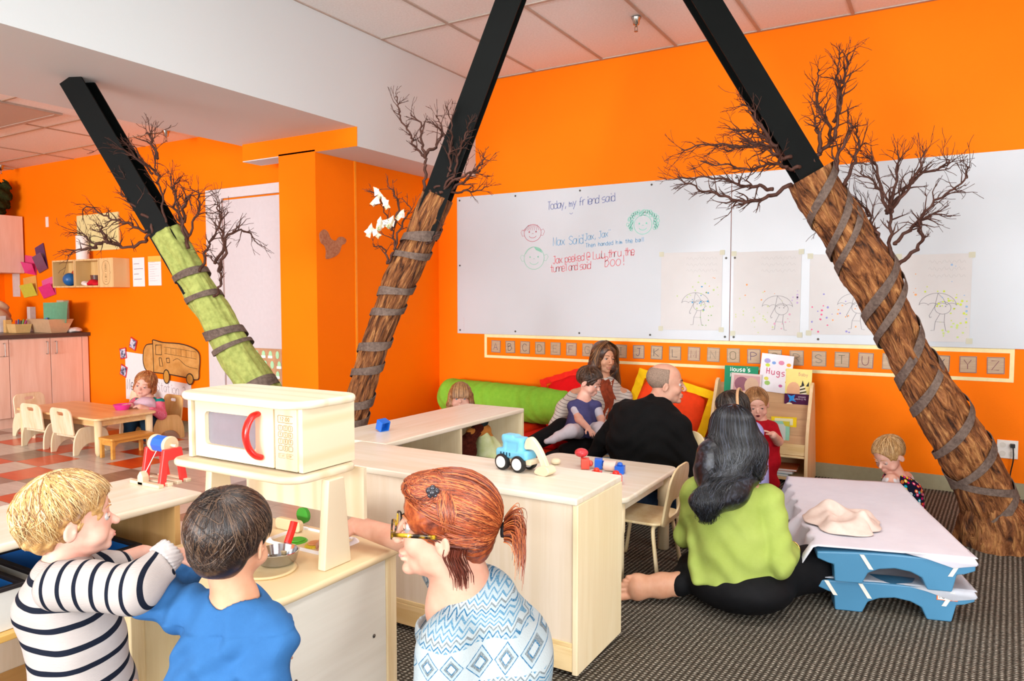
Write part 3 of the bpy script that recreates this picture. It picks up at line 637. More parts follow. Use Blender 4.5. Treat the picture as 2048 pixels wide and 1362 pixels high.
BR['br_r'] = (((-1.033,1.819),(-1.132,1.76),(-1.231,1.731),(-1.306,1.734),(-1.396,1.764),(-1.499,1.793),(-1.601,1.851)),((-1.133,1.785),(-1.188,1.814),(-1.26,1.817),(-1.335,1.856),(-1.445,1.876),(-1.584,1.878)),((-1.0,1.896),(-1.061,1.889),(-1.115,1.908),(-1.189,1.899),(-1.261,1.873),(-1.353,1.89),(-1.501,1.905)),((-1.045,1.944),(-1.116,1.945),(-1.171,1.992),(-1.245,1.998),(-1.31,1.977),(-1.399,1.951)),((-1.007,1.881),(-1.083,1.99),(-1.172,2.019),(-1.283,2.022),(-1.4,2.047),(-1.558,2.028)),((-1.082,1.945),(-1.173,2.074),(-1.22,2.103),(-1.319,2.128)),((-1.117,1.996),(-1.193,2.112),(-1.239,2.196),(-1.286,2.22)),((-0.925,1.929),(-0.901,1.969),(-0.842,2.032),(-0.852,2.141),(-0.89,2.214),(-0.897,2.305),(-0.878,2.421)),((-0.842,2.032),(-0.825,2.141),(-0.838,2.25),(-0.849,2.348),(-0.837,2.439)),((-0.835,2.121),(-0.811,2.256),(-0.803,2.337),(-0.791,2.437)),((-0.901,1.969),(-0.913,2.061),(-0.936,2.106),(-0.916,2.17)),((-0.828,1.848),(-0.826,1.94),(-0.789,2.048),(-0.798,2.103)),((-0.784,1.802),(-0.738,1.921),(-0.716,2.009),(-0.738,2.092)),((-0.542,1.414),(-0.571,1.515),(-0.58,1.642),(-0.603,1.707),(-0.684,1.791),(-0.758,1.846)),((-0.597,1.462),(-0.627,1.615),(-0.648,1.698),(-0.721,1.791)),((-0.575,1.662),(-0.547,1.843),(-0.557,1.962)),((-0.576,1.679),(-0.499,1.77),(-0.423,1.851),(-0.304,1.893),(-0.289,1.929)),((-0.525,1.409),(-0.448,1.476),(-0.414,1.541),(-0.442,1.606),(-0.386,1.704),(-0.3,1.767),(-0.241,1.825),(-0.247,1.882)),((-0.545,1.505),(-0.487,1.569),(-0.401,1.64),(-0.332,1.659)),((-0.575,1.662),(-0.617,1.889),(-0.636,1.963)),((-0.611,1.55),(-0.646,1.588),(-0.752,1.609),(-0.807,1.665),(-0.877,1.656)),((-0.571,1.669),(-0.493,1.805),(-0.471,1.94)))
BR['br_m'] = (((-2.907,1.815),(-2.901,1.917),(-2.906,1.986),(-2.962,2.048),(-2.978,2.103),(-3.032,2.188),(-3.045,2.252),(-3.055,2.304)),((-2.9,1.986),(-2.921,2.07),(-2.929,2.165),(-2.985,2.211)),((-2.9,2.002),(-2.843,2.053),(-2.818,2.123),(-2.867,2.163)),((-2.877,1.806),(-2.828,1.837),(-2.766,1.915),(-2.778,2.052),(-2.826,2.168),(-2.842,2.199)),((-2.845,1.793),(-2.75,1.883),(-2.717,1.998),(-2.676,2.096),(-2.66,2.143)),((-2.828,1.792),(-2.717,1.843),(-2.653,1.905),(-2.599,1.964),(-2.599,2.003)),((-2.812,1.797),(-2.701,1.811),(-2.64,1.818),(-2.589,1.846)),((-2.766,1.899),(-2.765,1.999),(-2.748,2.114),(-2.772,2.229)),((-2.82,1.808),(-2.685,1.882),(-2.605,1.889),(-2.583,1.917)))
BR['br_ml'] = (((-3.104,1.433),(-3.07,1.513),(-3.086,1.599),(-3.118,1.679),(-3.151,1.765),(-3.213,1.827)),((-3.11,1.433),(-3.128,1.506),(-3.2,1.53)),((-3.071,1.505),(-3.036,1.63),(-2.989,1.715),(-3.035,1.779)),((-3.086,1.607),(-3.052,1.716),(-3.084,1.809),(-3.125,1.85)),((-2.898,1.531),(-2.829,1.581),(-2.805,1.612)))
BR['br_g'] = (((-4.427,1.615),(-4.495,1.615),(-4.582,1.658),(-4.668,1.681),(-4.771,1.715),(-4.859,1.767),(-4.939,1.726)),((-4.442,1.598),(-4.499,1.554),(-4.598,1.527),(-4.696,1.553),(-4.728,1.562),(-4.834,1.557),(-4.913,1.614),(-4.964,1.614)),((-4.729,1.556),(-4.784,1.526),(-4.877,1.515),(-4.951,1.476)),((-4.696,1.55),(-4.76,1.612),(-4.818,1.655),(-4.884,1.675)),((-4.347,1.625),(-4.36,1.807),(-4.374,1.906),(-4.371,2.048),(-4.365,2.129)),((-4.374,1.906),(-4.443,1.986),(-4.49,2.075)),((-4.389,2.01),(-4.43,2.115),(-4.461,2.156)),((-4.415,1.923),(-4.466,2.003),(-4.535,2.043)),((-4.221,1.513),(-4.262,1.646),(-4.32,1.743),(-4.332,1.864),(-4.316,1.905)),((-4.229,1.541),(-4.243,1.684),(-4.257,1.805),(-4.263,1.909)),((-4.237,1.563),(-4.176,1.705),(-4.173,1.804),(-4.23,1.857)),((-4.244,1.66),(-4.206,1.758),(-4.147,1.787),(-4.106,1.724)),((-4.16,1.389),(-4.14,1.502),(-4.13,1.562),(-4.09,1.666),(-4.114,1.727),(-4.133,1.787)),((-4.082,1.253),(-4.04,1.314),(-4.043,1.41),(-4.077,1.46),(-4.131,1.496)),((-4.044,1.402),(-3.989,1.512),(-3.99,1.602),(-3.971,1.698),(-3.978,1.739)),((-4.072,1.43),(-4.016,1.594),(-3.952,1.621),(-3.916,1.569)),((-4.43,1.598),(-4.441,1.728),(-4.558,1.859),(-4.615,1.932),(-4.628,1.982)),((-4.44,1.678),(-4.503,1.723),(-4.569,1.793),(-4.619,1.819)))
BR['birds'] = ((-3.156,1.802),(-3.17,1.763),(-3.11,1.746),(-3.116,1.645),(-3.083,1.644),(-3.036,1.686),(-3.196,1.6),(-3.169,1.592),(-3.141,1.634))
BR['steel'] = (((-4.892,2.46),(-4.38,1.598)),((-2.453,2.794),(-2.839,1.795)),((-1.478,2.753),(-0.963,1.905)))
# ================================================================ STEEL BRACES AND THE WRAPPED TREES
CT, ST = math.cos(math.radians(24.7)), math.sin(math.radians(24.7))
def BP(s, z, d=0.0): return Vector((.22+s*CT+d*ST, 4.4+s*ST-d*CT, z))    # d: towards the camera side of the brace plane
M_steel = plain('#060807', .55, .08, .15, 8, name='black_steel')
def steel_beam(p, q, label, hw=.064, ze=None, ext=.9):
    (s0, z0), (s1, z1) = p, q
    if ze is not None: k = (s0-s1)/(z0-z1); s0, z0 = s0+k*(ze-z0), ze
    k = (s0-s1)/(z0-z1); s1, z1 = s1-k*ext, z1-ext
    a, b = BP(s0, z0), BP(s1, z1); ax = (b-a).normalized(); nrm = Vector((ST, -CT, 0)); sd = ax.cross(nrm).normalized(); L = (b-a).length
    t = empty('steel_beam', a, 0, label, 'steel beam'); c = (a+b)/2
    o = MB().obox(c-a+nrm*.055, (ax, sd, nrm), (L/2, hw, .005)).build('flange', M_steel, t); MB().obox(c-a-nrm*.055, (ax, sd, nrm), (L/2, hw, .005)).build('flange', M_steel, t)
    MB().obox(c-a, (ax, sd, nrm), (L/2, .004, .052)).build('web', M_steel, t)
    return t
steel_beam(*BR['steel'][0], 'black steel beam slanting out of the white bulkhead into the green wrapped tree', ze=2.456, ext=.3)
steel_beam(*BR['steel'][1], 'black steel beam leaning left from the ceiling into the middle brown tree', ze=3.14, ext=.22)
steel_beam(*BR['steel'][2], 'black steel beam leaning right from the ceiling into the large brown tree', ze=3.14, ext=.4)
def bark_mat():
    n = NT('crumpled_brown_paper'); uv = n.n('ShaderNodeTexCoord').outputs['UV']; mp = n.n('ShaderNodeMapping'); n.L(uv, mp.inputs[0]); mp.inputs['Scale'].default_value = (16, 5, 1)
    a = n.noise(mp.outputs[0], 1.6, 6, .62, 1.0); b = n.noise(mp.outputs[0], 5, 4, .6, .5)
    n.base(n.ramp(a, [(.34, '#2c160a'), (.44, '#6a3c1c'), (.55, '#965f35'), (.66, '#b9824c'), (.78, '#d0a068')])); h = n.math('ADD', a, n.math('MULTIPLY', b, .5)); n.bump(h, 1.0, .03); return n.done(.55, .3)
def felt_mat(c1, c2, nm, rough=.9, sc=1.0):
    n = NT(nm); v = n.co(); a = n.noise(v, 60*sc, 5, .65); b = n.noise(v, 9, 2); f = n.math('ADD', n.math('MULTIPLY', a, .7), n.math('MULTIPLY', b, .3))
    n.base(n.ramp(f, [(.38, c1), (.62, c2)])); n.bump(a, .35, .004); return n.done(rough, .15)
M_bark = bark_mat(); M_lime = felt_mat('#838b48', '#a0a65c', 'lime_paper', .75, .6); M_rib = felt_mat('#4e403a', '#6f5f55', 'taupe_felt', .9)
M_twig = plain('#472b22', .7, .25, .3, 40, .3, name='twig_bark')
def resamp(rows, m):
    A = np.array(rows, float); s_ = np.r_[0, np.cumsum(np.hypot(np.diff(A[:, 0]), np.diff(A[:, 1])))]; t = np.linspace(0, s_[-1], m)
    return np.c_[np.interp(t, s_, A[:, 0]), np.interp(t, s_, A[:, 1]), np.interp(t, s_, A[:, 2])], t
def trunk(parent, rows, mat, seed, wr=.012, nm='trunk_wrap', n=72, dens=110):
    A, t = resamp(rows, max(24, int(dens*1.0)))
    for _ in range(3): A[1:-1, :2] = (A[:-2, :2]+A[2:, :2]+2*A[1:-1, :2])/4
    m = len(A); mb = MB(); mb.uv = []; vs = []
    for i in range(m):
        a = A[max(i-1, 0)]; b = A[min(i+1, m-1)]; tx, tz = b[0]-a[0], b[1]-a[1]; L = math.hypot(tx, tz); tx, tz = tx/L, tz/L
        for j in range(n+1):
            an = 2*PI*j/n; ca, sa = math.cos(an), math.sin(an)
            k = mnoise.fractal(Vector((ca*2.2+seed, sa*2.2, t[i]*4.5)), 1.0, 2.0, 4)*wr*1.6+abs(mnoise.noise(Vector((ca*9+seed, sa*9, t[i]*3))))*wr*1.1
            r = A[i, 2]+k; vs.append(BP(A[i, 0]-tz*ca*r, A[i, 1]+tx*ca*r, sa*r)); mb.uv.append((j/n*1.0, t[i]))
    fs = [(i*(n+1)+j, i*(n+1)+j+1, (i+1)*(n+1)+j+1, (i+1)*(n+1)+j) for i in range(m-1) for j in range(n)]
    c0 = len(vs); vs.append(BP(A[0, 0], A[0, 1]-.02, 0)); mb.uv.append((.5, 0)); fs += [(c0, j+1, j) for j in range(n)]
    mb.add(vs, fs); mb.build(nm, mat, parent, smooth=True, off=tuple(parent.location)); return A, t
def ribbons(parent, A, t, bands, mat, hw=.024):
    # each band: centre along the trunk, slant (metres of travel across the front), half width
    m = len(A)
    for (tc, sl, w_) in bands:
        mb = MB(); vs = []; n = 40
        for j in range(n+1):
            an = -PI*.95+2*PI*.95*j/n    # wraps nearly all the way round; open seam at the back
            for e, off in ((-w_, 0), (w_, 0), (w_, .004), (-w_, .004)):
                tt = tc+sl*math.sin(an*.5)*1.15+e*(1+.12*math.sin(j*.35+tc*9)); q = min(max(tt, t[0]), t[-1])
                s_, z_, r_ = (np.interp(q, t, A[:, k]) for k in range(3)); q2 = min(q+.02, t[-1]); q1 = max(q2-.04, t[0])
                dx = np.interp(q2, t, A[:, 0])-np.interp(q1, t, A[:, 0]); dz = np.interp(q2, t, A[:, 1])-np.interp(q1, t, A[:, 1]); L = math.hypot(dx, dz)+1e-9; dx, dz = dx/L, dz/L
                a2 = an+PI/2; ca, sa = math.cos(a2), math.sin(a2); r = r_+.013+off
                vs.append(BP(s_-dz*ca*r, z_+dx*ca*r, sa*r))
        fs = []
        for j in range(n):
            b = j*4; fs += [(b+k, b+(k+1) % 4, b+4+(k+1) % 4, b+4+k) for k in range(4)]
        fs += [(0, 1, 2, 3), (n*4+3, n*4+2, n*4+1, n*4)]
        mb.add(vs, fs); mb.build('ribbon', mat, parent, smooth=False, auto=.6, off=tuple(parent.location))
def grow(mb, p, d, L, r, lvl, rnd, bias):
    n = max(3, int(L/.022)); pts = [Vector(p)]; dirs = []; d = Vector(d).normalized()
    for i in range(n):
        d = (d+Vector((rnd.gauss(0, .22), rnd.gauss(0, .22), rnd.gauss(0, .22)))+bias*.05).normalized(); pts.append(pts[-1]+d*(L/n)); dirs.append(d.copy())
    rs = [max(.0011, r*(1-.75*i/n)) for i in range(n+1)]; mb.tube(pts, rs, 5 if lvl > 1 else 4, cap=False)
    if lvl > 0:
        k = max(2, int(L/.045))
        for _ in range(k):
            i = rnd.randint(1, n-1); dd = dirs[i]; ax = Vector((rnd.gauss(0, 1), rnd.gauss(0, 1), rnd.gauss(0, 1))).normalized()
            nd = (dd+ax.cross(dd).normalized()*rnd.uniform(.45, .9)+bias*.25).normalized(); grow(mb, pts[i], nd, L*rnd.uniform(.35, .6), rs[i]*.7, lvl-1, rnd, bias)
def branches(parent, strokes, seed, r0=.012, depth=.16, tw=7, tl=.13, dsign=None, lvl=1):
    rnd = random.Random(seed)
    for si, st in enumerate(strokes):
        sp = catmull([tuple(p) for p in st], 6); n = len(sp); dn = (dsign[si] if dsign else rnd.uniform(-1, 1))*depth; mb = MB(); r_ = r0*rnd.uniform(.75, 1.1)
        ph = rnd.uniform(0, 6); pts = []
        for i, (s_, z_) in enumerate(sp):
            f = i/(n-1); pts.append(BP(s_+.005*math.sin(i*1.9+ph), z_+.005*math.sin(i*1.3+ph), .055+dn*f+.012*math.sin(i*1.1+ph)))
        rs = [r_*(1-.78*i/(n-1))+.0008 for i in range(n)]; mb.tube(pts, rs, 6, cap=True)
        L = sum((pts[i+1]-pts[i]).length for i in range(n-1)); k = int(L*tw/.3)
        for q in range(k):
            i = min(n-2, max(1, int(n*(.22+.78*(q+rnd.random())/k)))); dd = (pts[min(i+1, n-1)]-pts[i-1]).normalized()
            ax = BP(0, 0, 1)-BP(0, 0, 0) if rnd.random() < .7 else Vector((rnd.gauss(0, 1), rnd.gauss(0, 1), rnd.gauss(0, 1)))
            side = ax.cross(dd).normalized()*(1 if rnd.random() < .5 else -1); nd = (dd+side*rnd.uniform(.35, .9)+Vector((0, 0, .12))).normalized()
            grow(mb, pts[i], nd, tl*rnd.uniform(.45, 1.15), rs[i]*.62, lvl, rnd, dd)
        mb.build('branch', M_twig, parent, smooth=True, off=tuple(parent.location))
# large brown tree on the right
t = empty('wrapped_tree', BP(.05, 0), 0, 'large tree of crumpled brown paper with dark felt bands and bare twigs, right side', 'wrapped tree')
rows = list(BR['trunk_r'][:-1])+[(.03, .10, .15), (.05, .004, .17)]
A, tt = trunk(t, rows, M_bark, 1.3, .013)
trunk(t, [(-.02, .26, .09), (.0, .16, .14), (.015, .07, .165), (.02, .004, .175)], M_bark, 4.4, .016, 'paper_foot', 64, 30)
ribbons(t, A, tt, [(.10, .13, .022), (.27, .15, .022), (.36, .15, .020), (.66, .15, .026), (.78, .16, .022), (1.02, .15, .028), (1.20, .13, .024), (1.46, .12, .022), (1.66, .10, .022), (1.80, -.12, .022), (1.92, .12, .026)], M_rib)
branches(t, BR['br_r'], 5, .0105, .20, 12, .13)
# middle brown tree
t = empty('wrapped_tree', BP(-3.4, 0), 0, 'middle brown paper tree leaning left below the steel beam, paper birds on its twigs', 'wrapped tree')
rows = [tuple(r) for r in BR['trunk_m'][:9]]+[(-3.30, .67, .07), (-3.34, .54, .07), (-3.37, .41, .07), (-3.40, .2, .075), (-3.41, .004, .085)]
rows = [(a, b, c*.97) for a, b, c in rows]
A, tt = trunk(t, rows, M_bark, 7.7, .009)
ribbons(t, A, tt, [(.24, .06, .026), (.35, .05, .018), (.56, .05, .022), (.68, .05, .02), (.88, .05, .024), (1.02, .05, .022), (1.22, .06, .026), (1.33, .05, .03), (1.5, .04, .05)], M_rib)
branches(t, BR['br_m'], 11, .0085, .14, 9, .10); branches(t, BR['br_ml'], 13, .006, .10, 8, .08)
mb_tree = t
# green tree
t = empty('wrapped_tree', BP(-3.45, 0), 0, 'tree wrapped in lime green paper with dark bands, left, below the bulkhead', 'wrapped tree')
rows = [tuple(r) for r in BR['trunk_g']]+[(-3.70, .50, .085), (-3.62, .33, .08), (-3.55, .15, .08), (-3.50, .004, .09)]
A, tt = trunk(t, rows, M_lime, 3.1, .009)
ribbons(t, A, tt, [(.27, -.02, .019), (.41, -.03, .016), (.64, -.04, .024), (.73, -.02, .013), (.99, -.02, .03), (1.2, -.02, .03)], M_rib)
branches(t, BR['br_g'], 21, .0085, .18, 11, .12)
# folded paper birds hanging in the middle tree's twigs
def paper_mat():
    n = NT('printed_newspaper'); v = n.co(scale=(60, 60, 60)); a = n.noise(v, 1.0, 2); n.base(n.ramp(a, [(.5, '#e6dcc2'), (.62, '#c9b995'), (.68, '#7d8a63')])); return n.done(.8, .1)
M_news = paper_mat(); pb = None; rnd = random.Random(4)
labs = ['topmost paper bird in the middle tree', 'paper bird pointing left near the top of the middle tree', 'upright paper bird just right of the topmost ones', 'small paper bird tucked in the twig fork', 'paper bird nearest the wrapped trunk',
 'paper bird hanging furthest right among the twigs', 'leftmost paper bird, hanging low', 'paper bird beside the leftmost one, hanging low', 'paper bird in the middle of the low cluster']
for i, (s_, z_) in enumerate(BR['birds']):
    t = empty('paper_bird', BP(s_, z_, .07+rnd.uniform(-.02, .02)), rnd.uniform(0, 3), 'folded newsprint '+labs[i], 'paper bird', 'paper birds in the middle tree')
    t.rotation_euler.x = rnd.uniform(-.5, .5); t.rotation_euler.y = rnd.uniform(-1.0, 1.0)
    MB().add([(0, -.016, -.03), (.014, 0, -.034), (0, .016, -.03), (-.014, 0, -.034), (.004, -.014, .02), (.013, 0, .024), (.002, .014, .02), (-.012, 0, .018), (0, 0, .045)], [(0, 1, 2, 3), (0, 1, 5, 4), (1, 2, 6, 5), (2, 3, 7, 6), (3, 0, 4, 7), (4, 5, 8), (5, 6, 8), (6, 7, 8), (7, 4, 8)]).build('body', M_news, t)
    MB().prism([(-.02, -.01), (.0, .018), (.022, .004), (.006, -.016)], -.0185, -.0165, 'y').build('wing', plain('#f4f1ea', .8, .1), t)
# ================================================================ ON THE WALLS
def wb_mat():
    n = NT('whiteboard'); a = n.noise(n.co(), 2, 2); n.base(n.ramp(a, [(.3, '#bfc7cc'), (.7, '#c3cad0')])); return n.done(.34, .35)
M_wb = wb_mat(); FW = lambda d: (lambda u, v: (u, WY-.0135-d, v))
def board(x0, x1, z0, z1, label):
    t = empty('whiteboard', ((x0+x1)/2, WY-.006, z0), 0, label, 'whiteboard')
    P('panel', MB().box((x0, WY-.013, z0), (x1, WY-.002, z1)), M_wb, t, bevel=.002)
    xs = [x0+.03, x0+(x1-x0)*.25, x0+(x1-x0)*.5, x0+(x1-x0)*.75, x1-.03]
    for x in xs:
        for z in (z0+.03, z1-.03): P('screw', MB().lathe([(0, 0), (.008, 0), (.008, .003), (.004, .005), (0, .005)], (x, WY-.013, z), 10, (0, -1, 0)), plain('#4a463f', .4, .5, metal=.8), t)
    for x in (xs[0], xs[-1]): P('screw', MB().lathe([(0, 0), (.008, 0), (.008, .003), (.004, .005), (0, .005)], (x, WY-.013, (z0+z1)/2), 10, (0, -1, 0)), plain('#4a463f', .4, .5, metal=.8), t)
    return t
b1 = board(-3.835, -1.397, .933, 2.153, 'large whiteboard with children\'s sayings and three drawn faces, left of the seam')
b2 = board(-1.393, 1.045, .933, 2.153, 'large whiteboard right of the seam, behind the big tree')
def pen(name, par, fn, col, off=.001):
    mb = MB(); fn(mb, FW(off)); return P(name, mb, ink(col), par)
wd = .006
pen('writing', b1, lambda m, F: (write(m, 'Today, my friend said', -2.915, 1.985, .066, F, .005, adv=.0315, slope=.055, seed=1), ribbon(m, [(-2.71, 1.947), (-2.695, 1.937), (-2.68, 1.948)], .004, F)), '#7680b0')
pen('writing', b1, lambda m, F: (write(m, 'Max Said', -2.86, 1.685, .07, F, .005, adv=.038, slope=.03, seed=2), write(m, '"Jax, Jax"', -2.60, 1.712, .055, F, .0045, adv=.028, slope=.12, seed=3), write(m, 'Then handed him the ball', -2.56, 1.66, .034, F, .0045, adv=.0225, slope=.06, seed=4)), '#7cacd0')
pen('writing', b1, lambda m, F: (write(m, 'Jax peeked @ Lulu thru the', -2.86, 1.535, .062, F, .005, adv=.029, slope=.075, seed=5), write(m, 'tunnel and said', -2.885, 1.465, .062, F, .005, adv=.0265, slope=.06, seed=6), write(m, '"Boo! "', -2.44, 1.497, .08, F, .0048, adv=.048, slope=.06, seed=7)), '#d87078')
def face(m, F, cx, cy, rx, ry, ears=True):
    ribbon(m, ring(cx, cy, rx, ry), .004, F)
    for s_ in (-1, 1):
        if ears: ribbon(m, [(cx+s_*rx*.98, cy+.02), (cx+s_*rx*1.25, cy+.03), (cx+s_*rx*1.4, cy+.008), (cx+s_*rx*1.2, cy-.025), (cx+s_*rx*.95, cy-.02)], .003, F)
        ribbon(m, ring(cx+s_*rx*.4, cy+.01, .004, .005, 8), .006, F)
    ribbon(m, [(cx-.008, cy-.008), (cx, cy-.002), (cx+.008, cy-.008)], .003, F); ribbon(m, ring(cx, cy-ry*.22, rx*.45, ry*.35, 10, 200, 340), .004, F)
pen('drawn_face', b1, lambda m, F: (face(m, F, -3.056, 1.80, .082, .072), [ribbon(m, [(-3.06+q*.012, 1.868), (-3.07+q*.016, 1.845), (-3.085+q*.022, 1.822)], .003, F) for q in range(-3, 5)]), '#b8606c')
pen('drawn_face', b1, lambda m, F: (face(m, F, -3.042, 1.588, .097, .095), [ribbon(m, [(-3.04+q*.009, 1.683-q*.003), (-3.02+q*.009, 1.655-q*.004)], .005, F) for q in range(0, 7)], ribbon(m, [(-3.125, 1.625), (-3.10, 1.66), (-3.05, 1.685)], .003, F)), '#83c4ab')
def curls(m, F):
    face(m, F, -2.075, 1.82, .074, .074, False); r_ = random.Random(3)
    for q in range(46):
        a = math.radians(-25+230*q/45); rr = .085+r_.uniform(0, .035); ribbon(m, ring(-2.072+rr*1.08*math.cos(a), 1.825+rr*math.sin(a)*.9, .011, .013, 8), .0035, F)
pen('drawn_face', b1, curls, '#7fd6bf')
pen('pen_marks', b1, lambda m, F: [ribbon(m, [(-3.765, .96+q*.018), (-3.762+.003*(q % 2), .967+q*.018)], .003, F) for q in range(7)], '#c98d8d')
# children's umbrella paintings taped over the boards
M_pap = plain('#cccccb', .6, .2, .015, 8, name='painting_paper'); M_tape = plain('#c6c7b2', .6, .2, .03, name='masking_tape')
def painting(x0, x1, z0, z1, sx, sz, dots, label, seed):
    t = empty('umbrella_painting', ((x0+x1)/2, WY-.014, z0), 0, label, 'painting', 'taped umbrella paintings'); r_ = random.Random(seed)
    P('sheet', MB().add([(x0, WY-.0145, z0), (x1, WY-.0145, z0+.004), (x1+.003, WY-.0145, z1), (x0-.002, WY-.0145, z1), (x0, WY-.0155, z0), (x1, WY-.0155, z0+.004), (x1+.003, WY-.0155, z1), (x0-.002, WY-.0155, z1)], [(0, 1, 2, 3), (7, 6, 5, 4), (0, 4, 5, 1), (1, 5, 6, 2), (2, 6, 7, 3), (3, 7, 4, 0)]), M_pap, t)
    for x in (x0, x1):
        for z in (z0+.01, z1-.01): P('tape', MB().prism(rrect(x-.018, z-.018, x+.018, z+.018, .003, 2), WY-.0175, WY-.0158, 'y'), M_tape, t)
    F = lambda u, v: (u, WY-.0163, v)
    def figure(m):
        ribbon(m, ring(sx, sz-.03, .045, .04), .0028, F); ribbon(m, ring(sx-.03, sz-.02, .105, .085, 14, 5, 175), .0028, F)
        for k in range(4): ribbon(m, ring(sx-.109+.0525*k, sz-.013, .026, .014, 6, 0, 180), .0025, F)
        ribbon(m, [(sx-.03, sz+.062), (sx-.045, sz-.02), (sx-.075, sz-.08)], .003, F); ribbon(m, [(sx-.03, sz+.064), (sx+.0, sz+.03), (sx+.02, sz-.01)], .0022, F)
        ribbon(m, [(sx-.015, sz-.068), (sx-.04, sz-.12), (sx-.045, sz-.175), (sx-.065, sz-.177)], .003, F); ribbon(m, [(sx+.012, sz-.068), (sx+.01, sz-.12), (sx+.02, sz-.178), (sx+.038, sz-.18)], .003, F)
        ribbon(m, [(sx-.075, sz-.08), (sx-.07, sz-.095), (sx-.062, sz-.088)], .004, F); ribbon(m, [(sx-.04, sz-.12), (sx+.01, sz-.122)], .0018, F)
        for s_ in (-1, 1): ribbon(m, ring(sx+s_*.015, sz-.02, .003, .003, 6), .003, F)
    m = MB(); figure(m); P('figure_drawing', m, ink('#85858a'), t)
    m = MB()
    for k in range(3):
        pts = []
        for q in range(26):
            u = x0+(x1-x0)*(.42+.5*q/25); pts.append((u, z1-.05-k*.045+.011*math.sin(q*1.9)+.004*math.sin(q*.7)))
        ribbon(m, pts, .0015, F)
    P('cloud_drawing', m, ink('#b0b0b0'), t)
    for col, n_, cx, cy, sd in dots:
        m = MB()
        for _ in range(n_):
            u = min(max(r_.gauss(cx, sd), x0+.02), x1-.02); v = min(max(r_.gauss(cy, sd), z0+.02), z1-.06); rr = r_.uniform(.003, .008)
            m.add([(a, WY-.0166, b) for a, b in ring(u, v, rr, rr*r_.uniform(.7, 1.2), 7)[:-1]], [tuple(range(7))])
        P('paint_dots', m, ink(col), t)
painting(-1.92, -1.455, 1.005, 1.595, -1.622, 1.225, [('#3f93c4', 10, -1.62, 1.215, .05), ('#b5cc8a', 22, -1.62, 1.28, .07), ('#eda56c', 3, -1.54, 1.37, .03), ('#86b36a', 7, -1.58, 1.08, .03)], 'umbrella painting with blue dots, left of the board seam', 1)
painting(-1.37, -.905, .98, 1.583, -1.03, 1.20, [('#eb9a5e', 5, -1.22, 1.32, .06), ('#c3cf9a', 22, -1.2, 1.13, .08), ('#b9a3cf', 12, -.93, 1.25, .035), ('#cfa0b4', 8, -.99, 1.07, .03)], 'umbrella painting with lilac and orange dots, just right of the board seam', 2)
painting(-.846, -.40, .995, 1.55, -.53, 1.215, [('#e0628c', 9, -.76, 1.12, .06), ('#8f8bc9', 10, -.72, 1.16, .07), ('#f0a56a', 8, -.65, 1.15, .05)], 'umbrella painting with pink dots, partly hidden by the big tree', 3)
painting(-.30, .11, .965, 1.53, -.04, 1.215, [('#c6d94e', 26, -.0, 1.2, .07), ('#e8a468', 4, -.2, 1.3, .03), ('#8fb4d8', 8, 0, 1.25, .1), ('#c2d880', 12, .02, 1.08, .06)], 'umbrella painting with lime dots, right of the big tree', 4)
# alphabet frieze: tape frame and 26 letter cards
fr = empty('alphabet_border', (-1.6, WY-.003, .73), 0, 'cream tape rectangle framing the alphabet cards below the whiteboards', 'tape border'); M_ct2 = plain('#ecdfa8', .6, .2, .04, name='cream_tape')
for a, b, c_, d_ in ((-3.55, .352, .905, .932), (-3.55, .352, .724, .747)): P('tape_strip', MB().box((a, WY-.004, c_), (b, WY-.001, d_)), M_ct2, fr)
for a, b in ((-3.55, -3.525), (.328, .352)): P('tape_strip', MB().box((a, WY-.0045, .724), (b, WY-.001, .932)), M_ct2, fr)
M_card = None
def card_mat():
    n = NT('brown_card'); a = n.noise(n.co(scale=(3, 1, 30)), 3, 4, .6); n.base(n.ramp(a, [(.3, '#a98f73'), (.7, '#bfa78a')])); return n.done(.45, .3)
M_card = card_mat(); r_ = random.Random(2); pencols = ['#5a4468', '#6e6a50', '#4a4a52', '#7d5058', '#7a7466']
for i, ch in enumerate('ABCDEFGHIJKLMNOPQRSTUVWXYZ'):
    cx = -3.43+i*.1474; t = empty('letter_card', (cx, WY-.003, .826), 0, 'brown paper letter card with a handwritten %s in the alphabet row' % ch, 'letter card', 'alphabet cards'); a = r_.uniform(-.03, .03)
    t.rotation_euler.y = a
    MB().box((-.046, -.0035, -.053), (.048, 0, .053)).build('card', M_card, t)
    F = lambda u, v: (u, -.0045, v); m = MB(); col = pencols[r_.randint(0, 4)]
    write(m, ch, -.021, -.029, .058, F, .0042, jit=.02, asp=.98); m.build('letter', ink(col), t)
    m = MB(); ribbon(m, rrect(-.043, -.05, .045, .05, .002, 2)+[(.045, .048)], .0028, F); m.build('outline', ink(col), t)
# outlet with a plugged cord
o = empty('wall_outlet', (.332, WY-.004, .30), 0, 'white four-socket wall outlet with a black plug, right of the big tree', 'outlet')
P('plate', MB().box((.277, WY-.01, .247), (.388, WY, .362)), plain('#eceae4', .35, .4, .02), o, bevel=.003)
for x in (.308, .357):
    for z in (.278, .332): P('socket', MB().lathe([(0, 0), (.017, 0), (.017, .004), (0, .004)], (x, WY-.01, z), 20, (0, -1, 0)), plain('#dedbd2', .4, .4, .02), o)
o = tag(MB().box((.346, WY-.045, .322), (.37, WY-.014, .343)).tube(catmull([(.36, WY-.045, .325), (.362, WY-.055, .25), (.35, WY-.04, .13), (.37, WY-.10, .012), (.5, WY-.2, .006), (.75, WY-.3, .006)], 6), .004, 8).build('power_cord', plain('#1b1a19', .5, .4), smooth=False, auto=.5), 'black power cord plugged into the outlet and trailing to the carpet', 'cord')
